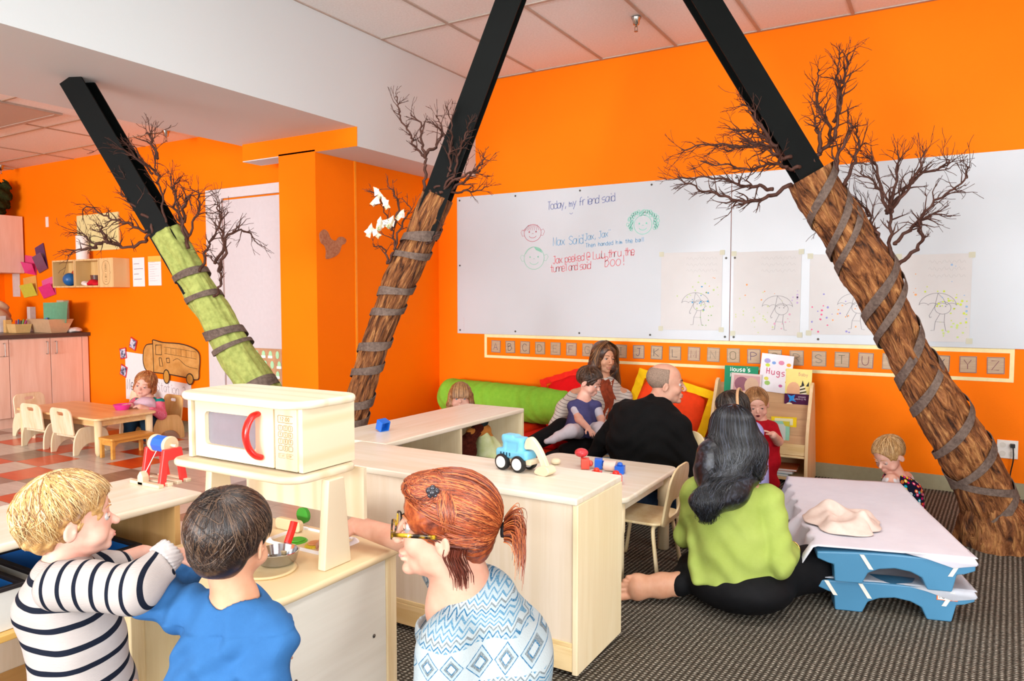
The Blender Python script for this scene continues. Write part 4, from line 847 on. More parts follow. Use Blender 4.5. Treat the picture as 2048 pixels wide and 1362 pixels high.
# felt bird on the recess wall
bp = catmull([(4.02, 1.735), (4.06, 1.762), (4.10, 1.745), (4.13, 1.70), (4.18, 1.685), (4.215, 1.715), (4.26, 1.72), (4.295, 1.70), (4.28, 1.67), (4.245, 1.655), (4.22, 1.60), (4.17, 1.565), (4.10, 1.545), (4.075, 1.55), (4.08, 1.60), (4.065, 1.64), (4.03, 1.66), (4.015, 1.70), (4.02, 1.735)], 3)
tag(MB().prism(bp[:-1], -4.05, -4.043, 'x').build('felt_bird', felt_mat('#a8684a', '#c08a68', 'brown_felt')), 'brown felt bird cut-out on the orange recess wall', 'wall decoration')

# ---- kitchen-corner wall (y = 4.35)
KY = 4.35; FK = lambda d: (lambda u, v: (u, KY-d, v))
M_crate = pine('#e9cd96', '#d0a866', 2); M_cr2 = wood('#e0bd82', '#cfa465', 2, .8, .5, 'crate_inside')
def crate(x0, x1, z0, z1, dp, label, m, burn=False):
    t = empty('wooden_crate', ((x0+x1)/2, KY, z0), 0, label, 'crate', 'crates on the kitchen wall')
    th = .016
    P('side_panel', MB().box((x0, KY-dp, z0), (x0+th, KY, z1)), m, t); P('side_panel', MB().box((x1-th, KY-dp, z0), (x1, KY, z1)), m, t)
    P('bottom_panel', MB().box((x0+th, KY-dp, z0), (x1-th, KY, z0+th)), m, t); P('top_panel', MB().box((x0+th, KY-dp, z1-th), (x1-th, KY, z1)), m, t)
    P('back_panel', MB().box((x0+th, KY-.012, z0+th), (x1-th, KY-.002, z1-th)), M_cr2, t)
    return t
ca = crate(-7.62, -7.20, 1.36, 1.64, .17, 'open wooden crate on the kitchen wall with a cup and red cloths', M_crate)
crate(-8.04, -7.63, 1.36, 1.64, .17, 'open wooden crate on the kitchen wall with a blue ball, nearest the cabinets', M_crate)
# solid outside end of the crate, branded
t = empty('wooden_crate', (-7.06, KY, 1.36), 0, 'crate end branded with an oval stamp, at the right of the two open crates', 'crate', 'crates on the kitchen wall')
P('body', MB().box((-7.195, KY-.17, 1.357), (-6.96, KY, 1.642)), pine('#ead09b', '#dcb97d', 2), t, bevel=.003)
m = MB(); F = lambda u, v: (-7.0775+u, KY-.1708, 1.4995+v)
ribbon(m, catmull([(.0, .115), (.045, .10), (.065, .05), (.06, .015), (.078, 0), (.06, -.015), (.065, -.05), (.045, -.10), (0, -.115), (-.045, -.10), (-.065, -.05), (-.05, 0), (-.065, .05), (-.045, .10), (0, .115)], 3), .004, F)
G = lambda u, v: F(-v+.012, u); write(m, 'CAIRN CORRY', -.088, 0, .028, G, .004, adv=.0185, jit=0, asp=.5)
P('brand_stamp', m, ink('#8f6b3c'), t)
tag(MB().box((-7.83, KY-.02, 1.735), (-7.10, KY-.002, 2.105)).box((-7.79, KY-.025, 1.765), (-7.14, KY-.0205, 2.075)).build('framed_board', plain('#d6cf95', .5, .3, .12, 3), bevel=.004), 'pale green and cream board hanging above the wooden crates', 'wall board')
tag(MB().lathe([(0, 0), (.06, 0), (.06, .24), (.018, .24), (.018, .2), (0, .2)], (-7.62, KY-.085, 1.642), 22).build('paper_roll', plain('#e7e3e2', .9, .1, .03), auto=.5), 'white paper towel roll standing on the crates', 'paper roll')
tag(MB().box((-8.455, KY-.008, 2.02), (-8.40, KY, 2.13)).build('switch_plate', plain('#e4dcd4', .4, .4), bevel=.003), 'white switch plate high on the kitchen wall', 'switch')
for (x0, x1, z0, z1, lb, hd) in ((-6.905, -6.715, 1.365, 1.645, 'white handwritten sheet pinned right of the crates', False), (-6.655, -6.455, 1.372, 1.653, 'printed form with a yellow header pinned right of the handwritten sheet', True)):
    t = empty('pinned_sheet', ((x0+x1)/2, KY, z0), 0, lb, 'paper'); P('sheet', MB().box((x0, KY-.004, z0), (x1, KY-.002, z1)), plain('#e9e6e8', .8, .1, .02), t)
    m = MB(); r_ = random.Random(8)
    for k in range(4 if not hd else 9): ribbon(m, [(x0+.02, z1-.06-k*(.05 if not hd else .022)), (x0+r_.uniform(.09, .17), z1-.058-k*(.05 if not hd else .022))], .006 if not hd else .002, FK(.0048))
    P('writing', m, ink('#8a8c96'), t)
    if hd: P('header', MB().box((x0, KY-.0049, z1-.055), (x1, KY-.0041, z1)), ink('#e3b954'), t)
tag(MB().box((-9.20, KY-.005, 1.27), (-9.04, KY-.003, 1.53)).build('pinned_sheet', plain('#cfbdb4', .8, .1)), 'dim printed sheet below the wall cabinet', 'paper')
def pocket(x, z, w_, h_, rot, c1, c2, label):
    t = empty('wall_pocket', (x, KY-.005, z), 0, label, 'wall pocket', 'clear wall pockets'); t.rotation_euler.y = rot
    MB().box((-w_/2, -.006, 0), (w_/2, 0, h_)).build('back_sheet', plain(c1, .3, .5), t)
    MB().add([(-w_/2, -.006, 0), (w_/2, -.006, 0), (w_/2, -.05, h_*.62), (-w_/2, -.05, h_*.62), (-w_/2, -.010, 0), (w_/2, -.010, 0), (w_/2, -.054, h_*.62), (-w_/2, -.054, h_*.62)], [(0, 1, 2, 3), (7, 6, 5, 4), (0, 4, 5, 1), (1, 5, 6, 2), (2, 6, 7, 3), (3, 7, 4, 0)]).build('front_sheet', plain(c2, .25, .5), t)
pocket(-8.80, 1.52, .24, .2, .12, '#d23a72', '#d92a7c', 'pink folder in a wall pocket under the switch'); pocket(-8.52, 1.55, .18, .29, -.28, '#4b2257', '#6d4560', 'purple folder in a tilted wall pocket left of the crates')
pocket(-8.80, 1.27, .27, .22, -.1, '#d9a85a', '#c6c84a', 'yellow folder in a wall pocket below the pink one'); pocket(-8.41, 1.27, .24, .2, -.2, '#d9609c', '#d9347f', 'magenta folder in a wall pocket left below the crates')
# things in the crates
tag(MB().lathe([(0, 0), (.042, 0), (.055, .105), (.049, .105), (.038, .01), (0, .01)], (-7.40, KY-.08, 1.377), 20).build('cup', plain('#5d4038', .25, .5), auto=.5), 'dark translucent cup in the right open crate', 'cup')
def lump(name, c, r, col, label, cat, amp=.3, seed=0, R=None, rough=.85, h=None, floor_=None, parent=None):
    S_ = SDF(h or max(.004, min(r)/9)); S_.ell(c, r, R); q = random.Random(seed)
    for _ in range(6): S_.ell((c[0]+q.uniform(-.6, .6)*r[0], c[1]+q.uniform(-.6, .6)*r[1], c[2]+q.uniform(-.3, .5)*r[2]), (r[0]*.45, r[1]*.45, r[2]*.6), k=.02)
    m_ = min(r)*amp; S_.disp = lambda P_: m_*np.sin(P_[:, 0]*38+seed)*np.sin(P_[:, 1]*31+P_[:, 2]*45+seed)
    if floor_ is not None: S_.plane((0, 0, floor_), (0, 0, -1), .004)
    o = S_.build(name, col if not isinstance(col, str) else plain(col, rough, .15, .08), parent)
    if label: tag(o, label, cat)
    return o
lump('folded_cloth', (-7.36, KY-.12, 1.40), (.12, .05, .03), '#c41a2a', 'red and orange cloths spilling from the right open crate', 'cloth', seed=2, floor_=1.377)
lump('folded_cloth', (-7.50, KY-.12, 1.395), (.07, .04, .02), '#e8ddd8', 'white cloth at the front of the right open crate', 'cloth', seed=5, floor_=1.377)
tag(MB().ell((-7.86, KY-.09, 1.445), (.068, .068, .068)).build('toy_ball', plain('#1f5f9c', .35, .4), smooth=True), 'blue ball in the left open crate', 'ball')
tag(MB().lathe([(0, 0), (.085, 0), (.085, .01), (0, .012)], (-7.88, KY-.018, 1.463), 24, (0, -1, 0)).build('toy_disc', plain('#a8442a', .5, .3), smooth=False), 'rust red disc leaning behind the blue ball', 'toy')
# train poster
t = empty('bus_poster', (-6.5, KY, .24), 0, 'white poster behind the little girl with a drawn brown bus and framed photos', 'poster')
P('sheet', MB().prism([(-7.075, .245), (-6.045, .225), (-6.05, .45), (-6.6, .48), (-6.72, .70), (-7.07, .72)], KY-.005, KY-.002, 'y'), plain('#e7e2e4', .8, .15, .02), t)
van = catmull([(-6.74, .765), (-6.70, .80), (-6.62, .81), (-6.605, .815), (-6.60, .85), (-6.45, .83), (-6.2, .825), (-6.03, .80), (-5.93, .76), (-5.905, .70), (-5.92, .58), (-5.94, .50), (-6.1, .51), (-6.4, .53), (-6.62, .535), (-6.72, .55), (-6.765, .62), (-6.76, .72), (-6.74, .765)], 3)
P('bus_cutout', MB().prism(van[:-1], KY-.011, KY-.006, 'y'), felt_mat('#b8823f', '#cf9c58', 'brown_kraft', .7, .2), t)
m = MB(); F = FK(.0125); ribbon(m, van, .011, F); ribbon(m, [(-6.605, .85), (-6.60, .54)], .009, F)
for pts in ([(-6.56, .80), (-6.47, .805), (-6.47, .71), (-6.56, .71), (-6.56, .80)], [(-6.51, .68), (-6.475, .68), (-6.455, .60), (-6.50, .60), (-6.51, .68)], [(-6.40, .68), (-6.355, .682), (-6.35, .64), (-6.39, .637), (-6.40, .68)]): ribbon(m, pts, .008, F)
ribbon(m, [(-6.43, .785), (-6.2, .775), (-5.95, .755)], .003, F); ribbon(m, [(-6.43, .725), (-6.2, .71), (-5.95, .69)], .003, F)
for k in range(6): ribbon(m, [(-6.40+k*.075, .782-k*.004), (-6.40+k*.075, .722-k*.005)], .0025, F)
ribbon(m, catmull([(-6.3, .66), (-6.25, .68), (-6.2, .675), (-6.1, .62), (-5.94, .60)], 3), .004, F)
P('outline', m, ink('#3b2d22'), t)
for cx, cz, a_, b_ in ((-6.40, .505, .045, .065), (-6.05, .50, .05, .05)):
    wq = P('wheel', MB().lathe([(0, 0), (1, 0), (1, .003), (0, .003)], (cx, KY-.012, cz), 22, (0, -1, 0)), felt_mat('#b07c2e', '#c79445', 'kraft_wheel', .7, .2), t)
    for v in wq.data.vertices: v.co.x = (v.co.x+t.location.x-cx)*a_+cx-t.location.x; v.co.z = (v.co.z+t.location.z-cz)*b_+cz-t.location.z
    m = MB(); ribbon(m, ring(cx, cz, a_, b_), .011, FK(.016)); P('outline', m, ink('#3b2d22'), t)
m = MB(); write(m, 'Next', -7.05, .345, .10, FK(.0058), .007, adv=.062, seed=2); P('writing', m, ink('#3a3436'), t)
m = MB(); write(m, 'Station 2', -6.56, .36, .085, FK(.0058), .0045, adv=.052, slope=-.06, seed=3); P('writing', m, ink('#9a8f92'), t)
for k, (x, z, a) in enumerate(((-6.93, .80, .35), (-7.10, .70, -.15), (-7.10, .525, .3))):
    c_, s_ = math.cos(a), math.sin(a); R2 = lambda u, v: (x+u*c_+v*s_, z-u*s_+v*c_)
    o_ = [R2(-.055, -.055), R2(.055, -.055), R2(.055, .055), R2(-.055, .055)]; i_ = [R2(-.044, -.044), R2(.044, -.044), R2(.044, .044), R2(-.044, .044)]
    pf = P('photo_frame', MB().prism(o_, KY-.009, KY-.0055, 'y'), ink('#c0343c'), t); q_ = NT('snapshot'); a1 = q_.noise(q_.co(scale=(1, 1, 1)), 30, 2); q_.base(q_.ramp(a1, [(.4, '#3a3f58'), (.5, '#8d95b5'), (.6, '#cfd0dc')]))
    MB().prism(i_, KY-.0105, KY-.0092, 'y').build('photo', q_.done(.3, .4), pf, off=tuple(t.location))
# chart on the door
t = empty('leaf_chart', (-4.9, 4.325, .8), 0, 'brown chart of green leaf shapes taped on the white door', 'chart')
P('sheet', MB().box((-5.16, 4.324, .28), (-4.815, 4.328, .822)), felt_mat('#b08a68', '#c39c78', 'kraft_sheet', .8, .2), t)
m = MB(); m2 = MB(); r_ = random.Random(6)
for i in range(4):
    for j in range(6):
        x = -5.12+i*.085+.02*(j % 2); z = .77-j*.085
        if x > -4.84: x = -4.845
        P('leaf', MB().prism(ring(x, z, .021, .034, 10)[:-1], 4.3215, 4.3238, 'y'), ink('#a9e0b2'), t)
        if (i+j) % 3: P('name_tag', MB().box((x-.028, 4.3195, z-.03), (x+.028, 4.3212, z-.008)), ink('#e4efec'), t)

# ---- on the kitchen worktop
WT = .9005
bx = empty('storage_tub', (-7.83, 4.12, WT), 0, 'cloudy plastic tub holding green card on the kitchen worktop', 'tub')
M_cl = plain('#d9b48c', .3, .4, .05, Alpha=.75)
def tub(par, x0, x1, y0, y1, z0, z1, fl, m, th=.006):
    o = [(x0+fl, y0+fl), (x1-fl, y0+fl), (x1-fl, y1-fl), (x0+fl, y1-fl)]; O = [(x0, y0), (x1, y0), (x1, y1), (x0, y1)]
    vs = [(a, b, z0) for a, b in o]+[(a, b, z1) for a, b in O]+[(a+(th if a < (x0+x1)/2 else -th), b+(th if b < (y0+y1)/2 else -th), z1) for a, b in O]+[(a+(th if a < (x0+x1)/2 else -th), b+(th if b < (y0+y1)/2 else -th), z0+th) for a, b in o]
    fs = [(3, 2, 1, 0), (12, 13, 14, 15)]+[(i, (i+1) % 4, 4+(i+1) % 4, 4+i) for i in range(4)]+[(4+i, 4+(i+1) % 4, 8+(i+1) % 4, 8+i) for i in range(4)]+[(8+i, 8+(i+1) % 4, 12+(i+1) % 4, 12+i) for i in range(4)]
    return P('tub', MB().add(vs, fs), m, par, bevel=.002)
tub(bx, -8.13, -7.70, 3.95, 4.20, WT, WT+.14, .05, M_cl)
m = MB(); n_ = 10; vs = []
for i in range(n_+1):
    u = i/n_; 
    for z in (WT+.10, WT+.305): vs.append((-8.08+.42*u+(.04 if z > 1.1 else 0)*u, 4.10+.05*math.sin(PI*u), z+(.02*u*u if z > 1.1 else 0)))
m.add(vs, [(2*i, 2*i+2, 2*i+3, 2*i+1) for i in range(n_)])
P('green_card', m, plain('#5d9c7c', .35, .4), bx, solid=.003)
lump('paper_bag', (-8.72, 3.95, WT+.14), (.13, .12, .19), '#c29a78', 'crumpled brown paper bag at the left end of the worktop', 'bag', .2, 3, floor_=WT)
for (x, y, w_, h_, c_, lb, nm) in ((-8.42, 3.85, .10, .17, '#d9cfc9', 'white carton with a red label on the worktop', 'carton'), (-8.24, 3.83, .045, .13, '#d8ad6a', 'tan carton between the white carton and the basket', 'carton'), (-8.40, 4.14, .06, .26, '#c9b7ae', 'leaning greeting card behind the worktop clutter', 'card_stand'), (-8.05, 4.28, .13, .33, '#b8a890', 'grey leaflet standing behind the green card', 'leaflet')):
    tag(MB().box((x-w_/2, y-.03, WT), (x+w_/2, y+.03, WT+h_)).build(nm, plain(c_, .6, .3), bevel=.003), lb, 'box' if nm == 'carton' else 'card')
t = empty('storage_basket', (-8.12, 3.88, WT), 0, 'straw coloured basket of coloured pens beside the cloudy tub', 'basket'); tub(t, -8.205, -8.03, 3.80, 3.96, WT, WT+.09, .015, plain('#d6b173', .7, .2))
for k, c_ in enumerate(('#a01d3c', '#1d3f6e', '#2d2d36', '#5a8c3a', '#8a2f6a')): tag(MB().tube([(-8.17+k*.028, 3.88, WT+.02), (-8.175+k*.03, 3.88+.01*k, WT+.125+.01*(k % 2))], .009, 8).build('marker_pen', plain(c_, .4, .4)), 'marker pen with a %s cap in the straw basket' % ['crimson', 'navy', 'black', 'green', 'purple'][k], 'pen')
tag(MB().lathe([(0, 0), (.03, 0), (.03, .1), (.012, .13), (.012, .15), (0, .15)], (-8.02, 4.10, WT), 16).build('glue_bottle', plain('#4a66a8', .35, .4), smooth=False, auto=.6), 'small blue bottle behind the basket on the worktop', 'bottle')
t = empty('faucet', (-8.42, 3.62, WT), 0, 'chrome faucet with a dark lever at the left of the worktop', 'faucet'); P('spout', MB().tube(catmull([(-8.42, 3.62, WT), (-8.42, 3.62, WT+.10), (-8.38, 3.6, WT+.13), (-8.30, 3.58, WT+.10)], 4), .014, 10), plain('#c9c6c2', .12, .6, metal=1), t, smooth=True)
P('lever', MB().tube([(-8.41, 3.62, WT+.10), (-8.36, 3.72, WT+.17)], .008, 8), plain('#3a3533', .3, .5), t)
lump('folded_cloth', (-7.80, 4.24, WT+.02), (.12, .06, .028), '#d9c9bf', 'pale cloth heap at the wall end of the worktop', 'cloth', .25, 9, floor_=WT)
lump('grass_ball', (-9.10, 4.12, 2.16+.19), (.19, .15, .19), plain('#2c3016', .9, .1, .4, 60, 1.0), 'dark green moss ball on top of the wall cabinet', 'plant ball', .35, 4, h=.012, floor_=2.1605)
# ================================================================ MATS, CUSHIONS, COTS
def cloth_mat(c, nm='cotton', rough=.8, c2=None, sc=25, bump=.15):
    n = NT(nm); a = n.noise(n.co(), sc, 4, .6); l = lin(c); l2 = lin(c2) if c2 else tuple(x*.86 for x in l)
    n.base(n.ramp(a, [(.3, l2), (.7, l)])); n.bump(n.noise(n.co(), sc*16, 2), bump, .002); return n.done(rough, .15)
def slab(name, lo, hi, rad, mat, parent=None, h=.012, disp=None, off=(0, 0, 0), puff=0.0):
    S_ = SDF(h); c = [(a+b)/2 for a, b in zip(lo, hi)]; hf = [(b-a)/2 for a, b in zip(lo, hi)]
    S_.box(c, hf, rad=rad)
    S_.disp = disp or (lambda P_: -puff*np.clip(1-((P_[:, 0]-c[0])/hf[0])**2, 0, 1)*np.clip(1-((P_[:, 1]-c[1])/hf[1])**2, 0, 1)*(P_[:, 2] > c[2]))
    return S_.build(name, mat, parent, off=off)
t = empty('floor_mat', (-2.9, 5.08, 0), 0, 'thick grey-sided floor mat with an orange top in the corner', 'mat')
slab('core', (-3.98, 4.66, 0), (-1.86, 5.48, .085), .012, cloth_mat('#a9a49d', 'grey_vinyl', .6), t, off=t.location)
slab('cover', (-3.985, 4.655, .086), (-1.855, 5.485, .125), .018, cloth_mat('#f2410f', 'orange_red_cloth', .75), t, off=t.location, puff=.012)
tag(slab('floor_cushion', (-3.98, 4.72, .135), (-2.86, 5.46, .222), .035, cloth_mat('#ee3410', 'red_cloth', .75), puff=.01), 'flat orange-red cushion under the green bolster, at the left', 'cushion')
tag(slab('floor_cushion', (-2.84, 4.76, .135), (-2.46, 5.46, .20), .03, cloth_mat('#d90f12', 'deep_red_cloth', .75), puff=.01), 'deep red flat cushion beside the green bolster\'s dark end', 'cushion')
# bolster
bo = empty('bolster', (-3.25, 5.3, .375), 0, 'long lime green bolster with a dark green end, against the orange wall', 'bolster')
S_ = SDF(.012); A_, B_ = np.array((-3.83, 5.315, .39)), np.array((-2.63, 5.25, .372)); S_.cone(A_, B_, .152, .148); S_.plane(A_-(.03, 0, 0), (-1, 0, 0), .09); S_.plane(B_+(.06, 0, 0), (1, 0, 0), .03)
S_.disp = lambda P_: .0035*np.sin((P_[:, 0]+.5*P_[:, 2])*60+4*np.sin(P_[:, 1]*9))*np.sin(P_[:, 0]*7)
S_.build('cover', cloth_mat('#86c43c', 'lime_cotton', .7, '#79b834'), bo, off=bo.location)
MB().lathe([(0, 0), (.118, .0), (.128, -.006), (.130, -.016)], (-2.565, 5.247, .372), 36, (1, 0, 0)).build('end_cap', cloth_mat('#1f7f5a', 'dark_green_cotton', .75), bo, smooth=True, off=bo.location)
def pillow(name, c, w_, h_, th, ax, ay, col, border, bcol, label, seed=0):
    ax = Vector(ax).normalized(); ay = Vector(ay); ay = (ay-ax*ay.dot(ax)).normalized(); az = ax.cross(ay)
    t = empty(name, c, 0, label, 'pillow'); N_ = 22; mb = MB(); c = Vector((0, 0, 0)); r_ = random.Random(seed)
    vs = []; W_, H_ = w_-border*2, h_-border*2
    for sgn in (1, -1):
        for i in range(N_+1):
            for j in range(N_+1):
                u, v = i/N_*2-1, j/N_*2-1; k = max(0, (1-u**4))**.6*max(0, (1-v**4))**.6; pin = 1-.10*(u*u*v*v)+.02*math.sin(u*9+seed)
                vs.append(c+ax*(u*W_/2*(1-.07*(1-v*v)*0+.0))*pin+ay*(v*H_/2)*pin+az*sgn*(th/2*k+.004)+az*.006*math.sin(7*u+5*v+seed)*k)
    n1 = (N_+1)**2; fs = []
    for o_ in (0, n1):
        for i in range(N_):
            for j in range(N_): a = o_+i*(N_+1)+j; fs.append((a, a+1, a+N_+2, a+N_+1))
    ed = [i*(N_+1) for i in range(N_+1)]+[N_*(N_+1)+j for j in range(1, N_+1)]+[i*(N_+1)+N_ for i in range(N_-1, -1, -1)]+[j for j in range(N_-1, 0, -1)]
    for q in range(len(ed)): a, b = ed[q], ed[(q+1) % len(ed)]; fs.append((a, b, n1+b, n1+a))
    mb.add(vs, fs); mb.build('cover', col, t, smooth=True)
    if border:
        mb = MB(); vs = []; m_ = len(ed)
        for q in range(m_):
            i, j = divmod(ed[q], N_+1); u, v = i/N_*2-1, j/N_*2-1; p0 = ax*(u*W_/2)*.97+ay*(v*H_/2)*.97
            L = max(abs(u), abs(v)); p1 = ax*(u*(w_/2))+ay*(v*(h_/2)); wob = az*.008*math.sin(q*1.7+seed)
            for d in (.004, -.004): vs += [p0+az*d, (p1+wob)*(1+.0*L)+az*d]
        fs = []
        for q in range(m_): a, b = q*4, ((q+1) % m_)*4; fs += [(a, a+1, b+1, b), (a+2, b+2, b+3, a+3), (a+1, a+3, b+3, b+1)]
        mb.add(vs, fs); mb.build('border', bcol, t, smooth=False, auto=.5)
    return t
M_red = cloth_mat('#dd0f14', 'red_cotton'); M_or2 = cloth_mat('#f4461a', 'orange_cotton'); M_yel = cloth_mat('#fbc812', 'yellow_cotton')
pillow('pillow', (-2.57, 5.27, .42), .50, .52, .14, (.93, .1, .30), (-.36, .3, .9), M_red, .045, cloth_mat('#ee2c1c', 'scarlet'), 'red square pillow propped behind the woman with the scarf', 1)
pillow('pillow', (-1.79, 5.30, .40), .62, .50, .15, (.94, .10, -.26), (.26, .28, .92), M_or2, .055, M_yel, 'orange pillow with a wide yellow border, behind the bald man', 2)
pillow('pillow', (-1.56, 5.0, .13), .36, .34, .12, (.95, .2, -.1), (.1, .35, .9), cloth_mat('#a29a93', 'grey_cotton', .8, '#8f8781'), .0, None, 'grey quilted pillow on the carpet under the yellow-bordered one', 3)
# stacked cots
def blue_plastic():
    n = NT('cot_blue_plastic'); a = n.noise(n.co(), 3, 2); n.base(n.ramp(a, [(.3, '#41789a'), (.7, '#4a82a5')])); return n.done(.32, .45)
M_cot = blue_plastic(); ca_, sa_ = math.cos(math.radians(15.5)), math.sin(math.radians(15.5)); CO = Vector((-.42, 3.116, 0))
def cot(z, label, dx=0, dy=0, rz=15.5):
    t = empty('toddler_cot', (CO.x+dx, CO.y+dy, z), math.radians(rz), label, 'cot', 'stacked toddler cots')
    Wd, Ln = .535, 1.19
    for y0, s_ in ((0, 1), (Ln, -1)):    # moulded end pieces: a broad rail with two flared legs
        pts = [(-.012, .115), (-.012, .088), (.03, .072), (.05, .068), (.055, -.0), (.155, -.0), (.175, .045), (.215, .064), (.27, .072), (.325, .064), (.365, .045), (.385, .0), (.47, .0), (.485, .068), (.51, .072), (.547, .088), (.547, .115)]
        mb = MB(); n_ = len(pts); top_ = [(-.012+i*.559/8, .115+.012*math.sin(PI*i/8)) for i in range(8, -1, -1)]
        outline = pts[:-1]+top_[:]; outline = outline[:-1]
        mb.prism([(p[0], p[1]) for p in outline], y0-.02*s_, y0+.085*s_, 'y'); e = mb.build('end_frame', M_cot, t, bevel=.006)
        for v in e.data.vertices:
            if v.co.z < .03: v.co.y += .0
    for x in (.01, Wd-.01): MB().tube([(x, .07, .10), (x, Ln-.07, .10)], .013, 10).build('side_rail', plain('#c7ccd2', .3, .5), t, smooth=False, auto=.5)
    MB().box((.012, .02, .112), (Wd-.012, Ln-.02, .117)).build('bed_fabric', cloth_mat('#5c87a8', 'mesh_fabric'), t)
    return t
c1 = cot(.0, 'lower blue toddler cot of the stack, with a name sticker', .0, .03, 14.5); c2 = cot(.125, 'upper blue toddler cot of the stack, covered by a white sheet')
m = MB(); m.box((.415, -.0225, .084), (.487, -.0205, .112)); st = m.build('name_sticker', ink('#e2713a'), c1)
MB().box((.419, -.0235, .087), (.483, -.0226, .109)).build('paper', ink('#efe9e6'), st); m = MB(); write(m, 'Nat', .424, .092, .014, lambda u, v: (u, -.0238, v), .0022, adv=.011, jit=0); m.build('lettering', ink('#26262a'), st)
def sheet(t, z, label, seed, drop_l, drop_f, drape):
    # sheet over the cot in the cot's own frame: a grid that sags between the ends and hangs over the left side
    Wd, Ln = .535, 1.19; N1, N2 = 66, 60; vs = []
    us = [-.19*drop_l+(Wd+.19*drop_l+.02)*i/N1 for i in range(N1+1)]
    for i, u in enumerate(us):
        for j in range(N2+1):
            v = -.012+(Ln+.01)*j/N2; zz = z+.004-.010*math.sin(PI*min(max(v/Ln, 0), 1)); x = u; y = v
            if u < -.015:
                d = -.015-u; x = -.018-.30*d-.03*math.sin(v*15+seed)*min(d*9, 1)-.012*math.sin(v*41+seed); zz -= d*.92*(.80+.20*math.sin(v*6.3+seed)); y = v+.012*math.sin(v*22)
            if v < .07 and drop_f: x2 = max(0, 1-abs(u-.55)/.16); 
            zz += .0016*math.sin(u*30+seed)*math.sin(v*11)
            vs.append((x, y, zz))
    fs = [(i*(N2+1)+j, (i+1)*(N2+1)+j, (i+1)*(N2+1)+j+1, i*(N2+1)+j+1) for i in range(N1) for j in range(N2)]
    mb = MB(); mb.add(vs, fs)
    # hem hanging over the front right corner
    mb.add([(.30, -.014, z+.005), (.54, -.014, z+.005), (.552, -.024, z-.012), (.547, -.027, z-.02), (.47, -.027, z-.035), (.38, -.026, z-.008), (.555, .10, z+.003), (.565, .11, z-.028), (.56, -.005, z-.025)], [(0, 5, 4, 3, 2, 1), (1, 2, 8, 7, 6)])
    o = tag(mb.build('cot_sheet', cloth_mat('#dcdae3' if drape else '#c3c6cf', 'sheet_cotton', .85, '#d6d4de' if drape else None, 12, .1), smooth=True, solid=.0025, loc=tuple(t.location)), label, 'sheet'); o.rotation_euler = t.rotation_euler; o.location.z = t.location.z
    return o
sheet(c2, .131, 'white sheet spread over the upper cot and hanging off its left side', 1.0, 1.0, 1, True)
sheet(c1, .1215, 'pale sheet on the lower cot, its edge showing under the upper one', 2.2, .62, 0, False)
for t_, z_, xs_ in ((c2, 0, (.15, .49)), (c1, 0, (.02, .145, .47))):
    for x in xs_:
        tl = .035 if x < .4 else -.03
        MB().add([(x-.008, -.0222, .118), (x+.008, -.0222, .118), (x+.008+tl, -.0225, .062), (x-.008+tl, -.0225, .062), (x-.008, -.0240, .118), (x+.008, -.0240, .118), (x+.008+tl, -.0243, .062), (x-.008+tl, -.0243, .062)], [(0, 1, 2, 3), (7, 6, 5, 4), (0, 4, 5, 1), (1, 5, 6, 2), (2, 6, 7, 3), (3, 7, 4, 0)]).build('strap', plain('#d8d6cc', .8, .2), t_)
# crumpled blanket on the upper cot
vs = []; N_ = 56; R_ = Matrix.Rotation(math.radians(33), 3, 'Z'); cb = Vector((-.375, 3.46, .2590))
for i in range(N_+1):
    for j in range(N_+1):
        u, v = i/N_*2-1, j/N_*2-1; e = (1-abs(u)**5)*(1-abs(v)**5); q = .5+.5*math.sin(3.1*v+u*2); G_ = lambda d, w_: math.exp(-(d/w_)**2)
        h_ = .010+e*(.016+.026*G_(u-.15+.35*v, .32)+.020*G_(u+.45-.22*math.sin(3*v), .20)+.018*G_(v-.45+.4*u, .22)*(.4+q)+.016*G_(v+.55-.3*u, .18)+.014*G_(u-.65-.2*math.sin(4*v), .18)+.006*math.sin(11*u+4*v)*q)
        k_ = 1+.12*math.sin(3*math.atan2(v, u)+1)+.05*math.sin(7*math.atan2(v, u)); x_ = .150*u*math.sqrt(1-.42*v*v)*k_-.03*G_(u-.15, .3)*v; y_ = .155*v*math.sqrt(1-.42*u*u)*k_; vs.append(cb+R_ @ Vector((x_, y_, h_*(.35+.65*e)+.001)))
m = MB(); m.add(vs, [(i*(N_+1)+j, (i+1)*(N_+1)+j, (i+1)*(N_+1)+j+1, i*(N_+1)+j+1) for i in range(N_) for j in range(N_)])
tag(m.build('baby_blanket', cloth_mat('#dcc8bc', 'blanket', .95, '#d2bcb0', 30, .3), smooth=True, solid=.004), 'crumpled cream blanket lying on the white sheet of the cots', 'blanket')

